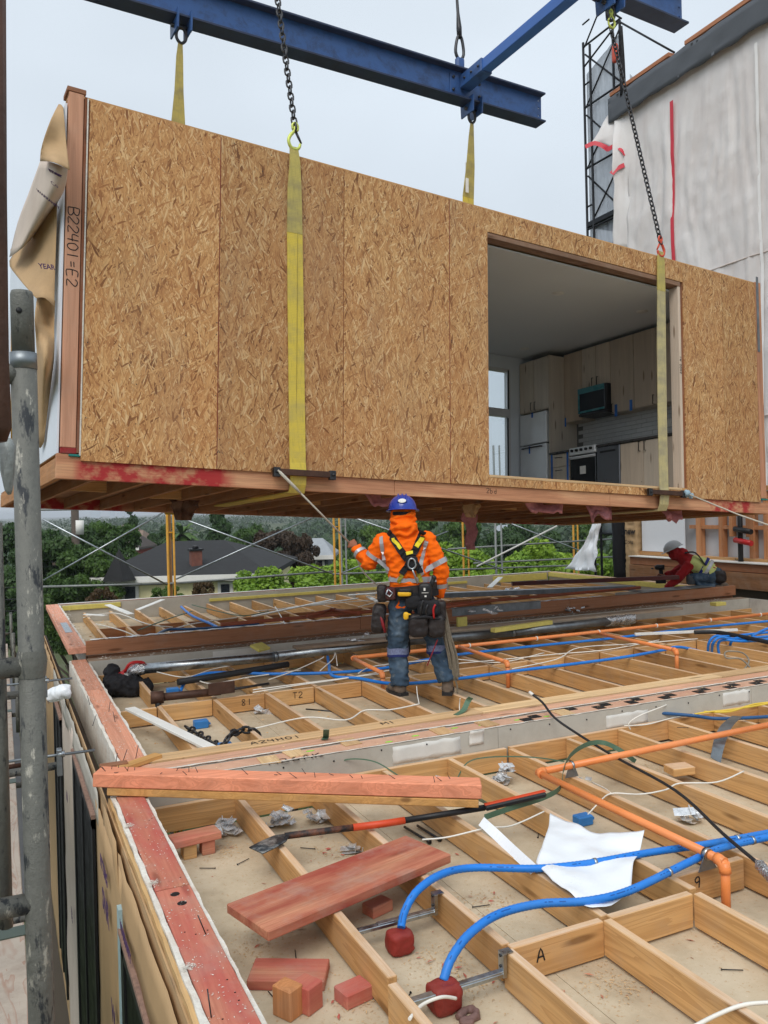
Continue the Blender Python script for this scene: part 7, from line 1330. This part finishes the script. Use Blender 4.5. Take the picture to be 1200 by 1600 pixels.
# body: one continuous figure, mostly inside the clothes
b = MB()
b.tube([(-.075, 0, .80), (-.08, 0, .95), (-.1, 0, 1.15), (cs.x, .01, 1.34), (cs.x, .02, 1.42)], [(.15, .1), (.14, .095), (.16, .105), (.15, .09), (.06, .06)], 16, True, (1, 0, 0))
b.tube([(cs.x, .02, 1.38), (hx, .04, 1.5), (hx, .05, 1.56)], [.055, .055, .05], 12); b.sell((hx, .055, 1.635), (.077, .098, .115), 1, 16, 12); b.sell((hx, .15, 1.625), (.014, .02, .022), 1, 8, 6)
for sx in (-1, 1): b.sell((hx + sx * .079, .05, 1.635), (.01, .022, .03), 1, 8, 6)
for A, E_, H_ in ((sh_l, el_l, ha_l), (sh_r, el_r, ha_r)): b.tube([V(A), V(A).lerp(V(E_), .5), V(E_), V(E_).lerp(V(H_), .5), V(H_)], [.05, .048, .04, .036, .027], 12)
for h0, k0, a0 in ((hipL, knL, anL), (hipR, knR, anR)): b.tube([h0, h0.lerp(k0, .5), k0, k0.lerp(a0, .4), a0, a0 - V((0, 0, .04))], [.085, .075, .055, .055, .04, .04], 12)
def hand(b, wrist, fwd, out, curl, sgn):
    """palm and five bent fingers; fwd = along the hand, out = back-of-hand direction"""
    w_ = V(wrist); f = V(fwd).normalized(); o = (V(out) - f * V(out).dot(f)).normalized(); s = f.cross(o) * sgn
    pts = [w_, w_ + f * .045, w_ + f * .085]; b.tube(pts, [(.026, .02), (.04, .017), (.038, .015)], 10, True, s)
    for k, (off, L) in enumerate(((-.03, .062), (-.01, .072), (.01, .068), (.029, .054))):
        p = w_ + f * .085 + s * off; d = f.copy(); q = [p - f * .02, p]
        for j in range(3): d = (d * math.cos(curl) - o * math.sin(curl)).normalized(); p = p + d * (L * (.42, .33, .25)[j]); q.append(p)
        b.tube(q, [.0095, .0095, .009, .0085, .007], 8)
    t0 = w_ + f * .03 - s * .03; b.tube([t0, t0 - s * .022 + f * .025 - o * .012, t0 - s * .012 + f * .05 - o * .035, t0 + s * .01 + f * .058 - o * .045], [.013, .012, .0105, .008], 8)
hand(b, ha_l, V(ha_l) - V(el_l) + V((0, .06, 0)), (-.5, .2, .8), 1.0, 1); hand(b, ha_r, (0.02, .05, -1), (.9, -.2, 0), .75, -1)
pe = organic(b, .0075, 2)
me = pe.mesh('person'); me.materials.append(SKIN)
w1 = link(bpy.data.objects.new('person', me), None, WM); tag(w1, 'worker seen from behind in orange hooded jacket and blue helmet', 'person')
def wp(name, mb, m, parent=w1, label=None): return part(name, mb, m, parent, True, label)
# hooded sweatshirt
h = MB()
h.tube([(-.07, 0, .80), (-.075, 0, .88), (-.085, 0, 1.0), (-.1, 0, 1.15), (cs.x, .0, 1.30), (cs.x, .01, 1.40), (cs.x, .02, 1.455)], [(.19, .135), (.185, .13), (.172, .128), (.188, .14), (.195, .135), (.155, .11), (.085, .08)], 20, True, (1, 0, 0))
for A, E_, H_ in ((sh_l, el_l, ha_l), (sh_r, el_r, ha_r)):
    A, E_, H_ = V(A), V(E_), V(H_); c_ = V((cs.x, 0, 1.36)); h.tube([c_.lerp(A, .55), A, A.lerp(E_, .5), E_, E_.lerp(H_, .5), E_.lerp(H_, .97)], [.085, .082, .073, .067, .057, .043], 14); h.sell(tuple(A), (.082, .082, .08), 1, 12, 8); h.sell(tuple(E_), (.067, .066, .067), 1, 12, 8)
h.sell((hx, .05, 1.60), (.106, .115, .125), 1, 18, 12); h.tube([(hx + .01, .02, 1.40), (hx, .02, 1.5), (hx, .045, 1.6)], [(.125, .115), (.116, .112), (.104, .112)], 16, True, (1, 0, 0)); h.sell((hx + .005, -.055, 1.475), (.115, .06, .055), .9, 14, 8)
for zz, yy, rr_, sg in ((1.545, -.07, .016, 1), (1.50, -.105, .02, -1), (1.455, -.10, .018, 1), (1.59, -.062, .012, -1)): h.tube(cat([(hx - .105, -.01, zz + .03 * sg), (hx - .05, yy, zz), (hx + .04, yy - .005, zz - .012 * sg), (hx + .11, .0, zz + .025)], 4), rr_, 8)
hd = organic(h, .0085, 2, .015, 10, (1, 1, 1.6)); BV = bvh(hd)
wp('hooded_jacket', hd, FAB_O)
def cast(x, z, off=.006):
    hit = BV.ray_cast(V((x, -1, z)), V((0, 1, 0)))
    return (hit[0] + hit[1] * off, hit[1]) if hit[0] is not None else (V((x, -.14, z)), V((0, -1, 0)))
def backstrip(name, uv, wd, m, th=.004, off=.006, parent=w1):
    """band laid on the back along (x,z) points"""
    P_ = cat([V((x, z, 0)) for x, z in uv], 5); pts = []; ws = []
    for i, p in enumerate(P_):
        q, n = cast(p.x, p.y, off); pts.append(q); d = P_[min(i + 1, len(P_) - 1)] - P_[max(i - 1, 0)]; t = V((d.x, 0, d.y)); ws.append(t.cross(n))
    return wp(name, MB().ribbon(pts, ws, wd, th), m, parent)
def ring(name, c, ax, rad, wd, m, off=.005, n=30, th=.003):
    """band round a limb or the trunk"""
    c, ax = V(c), V(ax).normalized(); u = ax.orthogonal().normalized(); v = ax.cross(u); pts = []
    for k in range(n + 1):
        t = 2 * PI * k / n; d = u * math.cos(t) + v * math.sin(t); hit = BV.ray_cast(c + d * (rad * 2.2), -d); p = hit[0] + d * off if hit[0] is not None and (hit[0] - c).length < rad * 2.0 else c + d * rad; pts.append(p)
    return wp(name, MB().ribbon(pts, [ax] * (n + 1), wd, th), m)
def X(u, v): p = (u - (660 - .025 * (1085 - v))) / 174.8; return p, (1085 - v) / 174.8
Z_ = lambda x, y: X(520 + x / 4.445, 750 + y / 4.445)
backstrip('reflective_stripe', [Z_(338, 385), Z_(345, 470), Z_(362, 560), Z_(385, 640)], .035, SILV); backstrip('reflective_stripe', [Z_(650, 420), Z_(628, 500), Z_(610, 580), Z_(620, 650)], .035, SILV)
ring('reflective_stripe', (-.088, 0, 1.04), (0.03, 0, 1), .24, .05, SILV)
A_, E_, H_ = V(sh_l), V(el_l), V(ha_l); ring('reflective_stripe', A_.lerp(E_, .62), E_ - A_, .11, .035, SILV, n=20); ring('reflective_stripe', E_.lerp(H_, .62), H_ - E_, .085, .032, SILV, n=20)
A_, E_, H_ = V(sh_r), V(el_r), V(ha_r); ring('reflective_stripe', A_.lerp(E_, .8), E_ - A_, .11, .045, SILV, n=20); ring('reflective_stripe', E_.lerp(H_, .55), H_ - E_, .09, .042, SILV, n=20)
# jeans
j = MB(); j.tube([(-.075, 0, .92), (-.075, 0, .85), (-.075, .0, .78)], [(.175, .125), (.185, .135), (.17, .125)], 18, True, (1, 0, 0))
for h0, k0, a0 in ((hipL, knL, anL), (hipR, knR, anR)): j.tube([h0 + V((0, 0, .02)), h0.lerp(k0, .5), k0, k0.lerp(a0, .5), a0 + V((0, 0, .005))], [.105, .098, .085, .082, .078], 14)
jn_ = organic(j, .0095, 4, .014, 10, (1, 1, 1.4)); wp('jeans', jn_, JEANS); BVJ = bvh(jn_)
for k0, a0, nm in ((knL, anL, 0), (knR, anR, 1)):
    c = k0.lerp(a0, .12); pts = [c + V((.094 * math.cos(t), .094 * math.sin(t), .005 * math.sin(3 * t))) for t in [2 * PI * i / 20 for i in range(21)]]
    o = wp('knee_pad_strap', MB().ribbon(pts, (0, 0, 1), .06, .006), plain('blue_white_knit', srgb(120, 128, 160), .9, var=.5, scale=60)); wp('strap_edge', MB().ribbon([p - V((0, 0, .035)) for p in pts], (0, 0, 1), .022, .008), plain('navy_elastic', srgb(34, 44, 100), .8), o)
    wp('knee_pad', MB().sell(tuple(c + V((.03, .09, .03))), (.085, .05, .1), .6, 12, 8), NYLON)
for a0, yaw in ((anL, .55), (anR, -.12)):
    M = T(a0.x, a0.y, 0) @ RZ(yaw); bt_ = MB().tube([(0, -.0, .03), (0, 0, .10), (0, .0, .155)], [(.052, .06), (.05, .055), (.054, .058)], 14, True, (1, 0, 0)).tube([(0, -.055, .05), (0, .03, .06), (0, .12, .05), (0, .185, .045)], [(.04, .035), (.046, .042), (.05, .04), (.036, .028)], 12)
    bt_.v = [tuple(M @ V(p)) for p in bt_.v]; o = wp('boot', organic(bt_, .009, 3, .004, 20), BOOT); sm_ = MB().prism([(-.045, -.075), (.045, -.075), (.05, .0), (.052, .12), (.03, .205), (-.03, .205), (-.052, .12), (-.05, 0)], .0, .028, 2, M); wp('sole', sm_, SOLE, o)
# helmet
hc = V((hx - .002, .045, 1.655)); HMx = T(*hc) @ RX(-.1)
sh = MB(); nu, nv = 24, 9
vs = [(.128 * math.cos(ph) * math.cos(t) * (1 + .0 * t), .152 * math.cos(ph) * math.sin(t), .138 * math.sin(ph) * (1 + .05 * max(0, math.cos(t * 2)) * math.cos(ph))) for ph in [PI / 2 * i / nv for i in range(nv + 1)] for t in [2 * PI * k / nu for k in range(nu)]]
sh.add(vs, [(i * nu + k, i * nu + (k + 1) % nu, (i + 1) * nu + (k + 1) % nu, (i + 1) * nu + k) for i in range(nv) for k in range(nu)], True, HMx)
he = wp('helmet', sh, HELM, label='blue hard hat with white oval sticker'); br = MB()
vs = [((.126 + e) * math.cos(t), (.15 + e + (.035 if math.sin(t) > .3 else 0)) * math.sin(t), z) for e, z in ((-.006, .006), (.024, -.004), (.025, -.010), (-.006, -.002)) for t in [2 * PI * k / 28 for k in range(28)]]
br.add(vs, [(i * 28 + k, i * 28 + (k + 1) % 28, ((i + 1) % 4) * 28 + (k + 1) % 28, ((i + 1) % 4) * 28 + k) for i in range(4) for k in range(28)], True, HMx); wp('brim', br, HELM, he)
for x in (-.035, .0, .035): wp('ridge', MB().tube([HMx @ V((x * (1 + .0), .150 * math.cos(a), .139 * math.sin(a) + .002)) for a in [.35 + i * .24 for i in range(11)]], .008, 6), HELM, he)
wp('sticker', MB().sell((0, 0, 0), (.036, .004, .022), 1, 20, 6, HMx @ T(-.0, -.145, .068) @ RX(-.42)), WHITEP, he); wp('sticker_print', scribble(MB(), 'BOT', HMx @ T(-.018, -.1505, .062) @ RX(PI / 2 - .42), .013, .003), plain('grey_print', srgb(110, 120, 130), .6), he)
wp('headband', MB().ribbon([V((hx + .1 * math.cos(t), .05 + .125 * math.sin(t), 1.625)) for t in [PI * 1.12 + i * .076 * PI for i in range(11)]], (0, 0, 1), .03, .006), NYLON, he)
# harness
hs = MB()
backstrip('harness_strap', [Z_(395, 350), Z_(440, 430), Z_(490, 500), Z_(520, 545)], .062, NYLON, .012, .010); backstrip('harness_strap', [Z_(625, 350), Z_(600, 420), Z_(565, 490), Z_(525, 545)], .066, NYLON, .012, .010)
backstrip('harness_strap', [Z_(540, 520), Z_(520, 580), Z_(480, 640)], .055, NYLON, .011, .012); backstrip('harness_strap', [Z_(545, 520), Z_(580, 580), Z_(605, 635)], .055, NYLON, .011, .012)
backstrip('yellow_pad', [Z_(425, 405), Z_(475, 470)], .03, YPAD, .006, .022); backstrip('yellow_pad', [Z_(625, 400), Z_(575, 462)], .04, YPAD, .006, .022); backstrip('yellow_webbing', [Z_(495, 625), Z_(460, 700)], .036, OLIVE, .006, .012); backstrip('yellow_webbing', [Z_(590, 625), Z_(610, 700)], .036, OLIVE, .006, .012); backstrip('yellow_webbing', [Z_(510, 505), Z_(555, 500)], .03, YPAD, .006, .02)
q, n = cast(*Z_(545, 560), .03); wp('back_pad', MB().sell(tuple(q), (.055, .018, .065), .5, 14, 8), NYLON)
dr = [q + V((.036 * math.cos(t) * (1.0 if math.sin(t) < 0 else .85), -.025, .045 * math.sin(t))) for t in [2 * PI * i / 18 for i in range(19)]]; wp('d_ring', MB().tube(dr, .008, 8, False), GALV); 
q2, n2 = cast(*Z_(570, 680), .03); wp('lanyard', MB().tube([q + V((0, -.03, -.045)), q.lerp(q2, .5) + V((0, -.04, 0)), q2 + V((.02, -.05, -.02))], .008, 8), GALV)
cb_, _ = cast(*Z_(625, 760), .05); wp('lanyard_pack', organic(MB().sell(tuple(cb_), (.062, .045, .085), .5, 14, 10), .008, 1), BLACK); wp('pack_print', typed(MB(), 'MSA', frame(cb_ + V((-.03, -.047, .02)), (.95, 0, -.2), (.2, 0, .95), (0, -1, 0)), .022).box((0, 0, 0), (.0001, .0001, .0001), 0, T(*(cb_ + V((0, -.03, 0))))), WHITEP) if False else None
wp('pack_mark', MB().box((-.012, -.0475, .02), (.004, -.0465, .045), 0, T(*cb_)).box((-.03, -.0475, .0), (.03, -.0465, .004), 0, T(*cb_)).box((-.005, -.0475, -.035), (.012, -.0465, -.02), 0, T(*cb_)), WHITEP)
# tool belt and pouches
pts = [V((-.072 + .225 * math.cos(t), .165 * math.sin(t), .955 + .02 * math.cos(t))) for t in [2 * PI * i / 28 for i in range(29)]]
tb = wp('tool_belt', MB().ribbon(pts, (0, 0, 1), .07, .012), LEATHER); pts2 = [V((-.072 + .235 * math.cos(t), .175 * math.sin(t), .90 + .02 * math.cos(t))) for t in [2 * PI * i / 28 for i in range(29)]]; wp('lower_belt', MB().ribbon(pts2, (0, 0, 1), .055, .012), NYLON, tb)
def pouch(c, s, m=LEATHER, e=.45, wr=.006, nm='pouch', tilt=0.0): return wp(nm, organic(MB().sell((0, 0, 0), s, e, 16, 10, T(*c) @ RY(tilt)), .010, 1, wr, 16), m, tb)
def Q(x, y, d): a, z = Z_(x, y); return (a, d, z)
pouch(Q(345, 775, -.06), (.045, .06, .075)); pouch(Q(320, 950, -.04), (.06, .08, .13), tilt=.12); pouch(Q(595, 990, -.16), (.085, .06, .10)); pouch(Q(715, 1000, -.13), (.075, .065, .10)); pouch(Q(560, 830, -.17), (.07, .04, .055), NYLON); pouch(Q(660, 870, -.17), (.10, .045, .07), NYLON); pouch(Q(745, 900, -.08), (.05, .06, .09)); pouch(Q(405, 770, -.16), (.045, .03, .055), wood('maroon_leather', 2, srgb(70, 30, 32)))
wp('pouch_flap', MB().tube([Q(520, 945, -.2), Q(640, 925, -.225), Q(770, 955, -.17)], [.012, .014, .012], 8), NYLON, tb)
YT = plain('yellow_tool_plastic', srgb(232, 180, 36), .45, var=.12)
wp('tape_measure', MB().sell(Q(500, 770, -.205), (.06, .022, .022), .5, 12, 8), YT, tb); wp('tape_case', MB().sell(Q(505, 750, -.2), (.062, .026, .02), .5, 12, 8), BLACK, tb); wp('yellow_clip', organic(MB().sell(Q(510, 920, -.2), (.025, .02, .035), .7, 10, 8).tube([Q(510, 905, -.21), Q(545, 910, -.21)], .008, 6), .006, 1), YT, tb)
wp('hammer_handle', MB().tube([Q(320, 870, -.1), Q(350, 980, -.115), Q(368, 1040, -.12)], [.012, .015, .011], 8), plain('maroon_grip', srgb(130, 28, 36), .5), tb); wp('hammer_shaft', MB().tube([Q(368, 1040, -.12), Q(380, 1090, -.12)], [.008, .007], 8), STEEL, tb); wp('pry_bar', MB().beam(Q(725, 1090, -.16), Q(655, 1265, -.15), .028, .010), plain('maroon_grip', srgb(130, 28, 36), .5), tb)
for x, y in ((620, 850), (650, 880), (700, 880), (612, 880)): wp('hand_tool', MB().tube(cat([Q(x, y + 60, -.21), Q(x - 5, y, -.225), Q(x + 8, y - 35, -.22)], 3), .009, 6), STEEL if x < 690 else REDT, tb)
wp('hip_buckle', MB().tube([Q(390, 735, -.19), Q(375, 770, -.195), Q(400, 790, -.195), Q(420, 765, -.19), Q(392, 740, -.19)], .007, 6), GALV, tb); pouch(Q(690, 700, -.12), (.022, .02, .06), BLACK, nm='radio', tilt=.35)
# ropes he holds: the tag line to the module and the hanging tail
hL = WM @ V(ha_l); hR = WM @ V(ha_r)
gripL = WM @ (V(ha_l) + (V(ha_l) - V(el_l) + V((0, .06, 0))).normalized() * .075 + V((.0, -.0, -.03)))
e1 = ML(1.63, -.10, .01); rp = thing('tag_line', 'pale rope pulled tight from the worker\'s hand up to the edge bar', 'rope', tuple(gripL))
ROPE = plain('pale_rope', srgb(196, 190, 176), .85, var=.25, scale=60, bump=.5)
part('rope', MB().tube([gripL, e1], .0085, 8), ROPE, rp); part('splice', MB().tube([e1.lerp(gripL, .30), e1.lerp(gripL, .22), e1.lerp(gripL, .02)], [.009, .014, .013], 8), ROPE, rp); part('tail', MB().tube(cat([gripL, gripL + Vector((.1, -.02, -.25)), gripL + Vector((.28, -.05, -.4)), WM @ V((-.12, .2, .95)), WM @ V((.1, .18, .92)), hR], 5), .008, 8), ROPE, rp)
gt = thing('rope_bundle', 'bundle of grey rope hanging from the worker\'s right hand to the joist', 'rope', tuple(hR)); GR = plain('grey_rope', srgb(128, 118, 102), .9, var=.35, scale=50, bump=.5)
for k in range(7):
    o = [rnd.uniform(-.02, .02) for _ in range(6)]; pp = [V(Q(735 + k * 5, 830, -.02)), V(Q(755 + k * 6, 950, -.06 + o[0])), V(Q(790 + k * 8 - 20, 1080, -.07 + o[1])), V(Q(800 + k * 10, 1220, -.05 + o[2])), V(Q(820 + k * 9, 1370 + 10 * (k % 3), -.03 + o[3]))]
    if k == 3: pp += [V(Q(862, 1430, -.03)), V(Q(865, 1480, -.02))]
    part('strand', MB().tube([WM @ p for p in cat(pp, 5)], .0085, 7), GR, gt)
e2 = ML(6.98, -.09, .04); t2 = [(8.037,6.399,1.274)][0]; r2 = thing('tag_line', 'pale rope running from the right edge bar out of the picture', 'rope', tuple(e2)); part('rope', MB().tube([e2, e2.lerp(Vector(t2), .5) + Vector((0, 0, -.02)), Vector(t2)], .009, 8), ROPE, r2); part('knot', organic(MB().sell(tuple(e2), (.05, .035, .045), 1, 10, 8).sell(tuple(e2 + Vector((.06, 0, -.03))), (.04, .03, .03), 1, 10, 8), .012, 1, .012, 30), plain('pale_blue_rope', srgb(150, 176, 190), .8), r2)

# ================================================================ the crouching worker in red
C2 = Vector([(9.956,9.751,0.300)][0]); f2_ = Vector((C2.x, C2.y, 0)).normalized(); r2v = Vector((f2_.y, -f2_.x, 0)); CM2 = frame((C2.x, C2.y, .275), r2v, f2_, (0, 0, 1))
RED = plain('red_hooded_sweatshirt', srgb(150, 20, 24), .9, var=.25, scale=8, bump=.2); VEST = plain('hi_vis_lime_vest', srgb(190, 196, 120), .8, var=.15, scale=10)
def c2(pts): return [V(p) for p in pts]
hip2 = V([(0.278,0.000,0.196)][0]); sh2 = V([(-0.072,0.000,0.402)][0]); neck2 = V([(-0.175,0.000,0.505)][0]); head2 = V([(-0.299,0.000,0.588)][0])
armL = c2([(-0.072,-0.160,0.381),(-0.237,-0.200,0.175),(-0.443,-0.180,0.000)]); armR = c2([(-0.103,0.160,0.381),(-0.309,0.200,0.216),(-0.464,0.100,0.196)]); legL = c2([(0.278,-0.080,0.206),(-0.021,-0.140,0.175),(0.134,-0.120,0.021),(0.340,-0.100,0.010)]); legR = c2([(0.289,0.100,0.196),(0.000,0.160,0.155),(0.206,0.160,0.031),(0.412,0.150,0.021)])
b = MB(); b.tube([hip2, hip2.lerp(sh2, .5), sh2, neck2, head2], [(.14, .11), (.14, .11), (.16, .11), .055, .05], 14, True, (0, 1, 0)); b.sell(tuple(head2), (.095, .08, .11), 1, 14, 10); b.sell(tuple(head2 + V((-.095, 0, -.02))), (.018, .014, .022), 1, 8, 6)
for L in (armL, armR): b.tube(L, [.05, .042, .03], 10)
for L in (legL, legR): b.tube(L, [.09, .065, .05, .045], 10)
hand(b, armL[2], (-.8, .1, -.35), (0, -.3, 1), .25, 1); hand(b, armR[2], (-1, -.1, .2), (0, .3, 1), .95, -1)
me = organic(b, .010, 2).mesh('person'); me.materials.append(SKIN); w2 = link(bpy.data.objects.new('person', me), None, CM2); tag(w2, 'crouching worker in red sweatshirt and grey helmet holding a drill', 'person')
h = MB(); h.tube([hip2 + V((-.02, 0, .03)), hip2.lerp(sh2, .5) + V((0, 0, .03)), sh2, neck2], [(.165, .15), (.17, .15), (.19, .14), (.1, .1)], 16, True, (0, 1, 0)); h.sell(tuple(neck2 + V((.0, 0, .02))), (.11, .11, .12), 1, 14, 10); h.sell(tuple(head2 + V((.02, 0, -.03))), (.10, .105, .11), 1, 14, 10)
for L in (armL, armR): h.tube([sh2.lerp(L[0], .4)] + L[:2] + [L[1].lerp(L[2], .9)], [.085, .08, .07, .046], 12)
part('sweatshirt', organic(h, .014, 3, .010, 12), RED, w2, True)
vt = MB().tube([hip2 + V((-.03, 0, .02)), hip2.lerp(sh2, .5) + V((0, 0, .035)), sh2 + V((.01, 0, .01))], [(.178, .165), (.185, .17), (.205, .13)], 16, True, (0, 1, 0)); part('vest', organic(vt, .016, 2, .008, 10), VEST, w2, True)
m_ = hip2.lerp(sh2, .28) + V((0, 0, .02)); ax = (sh2 - hip2).normalized(); u = ax.orthogonal().normalized(); part('vest_stripe', MB().ribbon([m_ + (V((0, 1, 0)) * math.cos(t) * .18 + ax.cross(V((0, 1, 0))) * math.sin(t) * .2) for t in [2 * PI * i / 22 for i in range(23)]], ax, .05, .006), SILV, w2, True); m_ = m_ + ax * .07; part('vest_band', MB().ribbon([m_ + (V((0, 1, 0)) * math.cos(t) * .182 + ax.cross(V((0, 1, 0))) * math.sin(t) * .203) for t in [2 * PI * i / 22 for i in range(23)]], ax, .045, .005), plain('navy_band', srgb(34, 40, 110), .8), w2, True); part('harness_strap', MB().ribbon(cat([sh2 + V((-.06, -.1, .17)), sh2 + V((.1, -.12, .17)), hip2.lerp(sh2, .3) + V((0, -.17, .12))], 4), (0, 1, .3), .05, .01), NYLON, w2, True)
j = MB().sell(tuple(hip2), (.17, .17, .15), .9, 14, 10)
for L in (legL, legR): j.tube([hip2.lerp(L[0], .8)] + L[1:3] + [L[2].lerp(L[3], .8)], [.12, .095, .08, .07], 12)
part('jeans', organic(j, .014, 3, .01, 12), JEANS, w2, True)
for L in (legL, legR): part('knee_pad', MB().sell(tuple(L[1] + V((-.03, -.01, -.02))), (.07, .08, .085), .6, 12, 8), plain('grey_pad', srgb(82, 84, 86), .8), w2, True); part('boot', organic(MB().tube([L[3] + V((-.04, 0, .01)), L[3] + V((.05, 0, .02)), L[3] + V((.1, 0, -.04))], [.05, .05, .04], 10), .012, 2), BOOT, w2, True)
part('hip_pouch', organic(MB().sell(tuple(hip2 + V((.1, -.1, .0))), (.09, .08, .1), .6, 12, 8), .014, 1, .008, 14), LEATHER, w2, True)
HM2 = T(*(head2 + V((-.01, 0, .05)))) @ RY(-.45); GH = plain('grey_helmet_shell', srgb(172, 176, 178), .4, var=.1, scale=6)
vs = [(.150 * math.cos(ph) * math.cos(t), .128 * math.cos(ph) * math.sin(t), .125 * math.sin(ph)) for ph in [PI / 2 * i / 8 for i in range(9)] for t in [2 * PI * k / 20 for k in range(20)]]
hs2 = part('helmet', MB().add(vs, [(i * 20 + k, i * 20 + (k + 1) % 20, (i + 1) * 20 + (k + 1) % 20, (i + 1) * 20 + k) for i in range(8) for k in range(20)], True, HM2), GH, w2, True)
vs = [((.148 + e) * math.cos(t) + (-.03 if math.cos(t) < -.3 and e > 0 else 0), (.126 + e) * math.sin(t), z) for e, z in ((-.006, .006), (.024, -.004), (.025, -.010), (-.006, -.002)) for t in [2 * PI * k / 24 for k in range(24)]]
part('brim', MB().add(vs, [(i * 24 + k, i * 24 + (k + 1) % 24, ((i + 1) % 4) * 24 + (k + 1) % 24, ((i + 1) % 4) * 24 + k) for i in range(4) for k in range(24)], True, HM2), GH, hs2, True)
dl = c2([(-0.505,0.100,0.237),(-0.608,0.100,0.320),(-0.536,0.100,0.072)])
dt = thing('power_drill', 'dark cordless drill in the crouching worker\'s hand', 'drill', tuple(CM2 @ dl[0])); DM = CM2
def dp(n, mb, m): mb.v = [tuple(DM @ V(p)) for p in mb.v]; return part(n, mb, m, dt)
dp('body', MB().tube([dl[0] + V((.06, 0, .09)), dl[0] + V((-.05, 0, .09)), dl[0] + V((-.09, 0, .08))], [.042, .045, .03], 10), BLACK); dp('grip', MB().tube([dl[0] + V((0, 0, .07)), dl[0] + V((.01, 0, -.1))], [(.035, .03), (.035, .03)], 8), BLACK); dp('battery', MB().box((-.08, -.05, -.17), (.08, .05, -.09), .01, T(*dl[0])), BLACK); dp('chuck', MB().tube([dl[0] + V((-.11, 0, .07)), dl[0] + V((-.15, 0, .07))], [.015, .008], 8), STEEL)

# ================================================================ the damp air of an overcast day
hz = NT('damp_air'); hz.t.nodes.remove(hz.b); pv = hz.n('ShaderNodeVolumePrincipled', {'Color': (.86, .9, .95, 1), 'Density': .0004, 'Anisotropy': .2}); hz.t.links.new(pv.outputs[0], hz.o.inputs['Volume'])
struct('haze', MB().box((-6100, -6100, GZ - 1), (6100, 6100, 22)), hz.m, 'stuff')
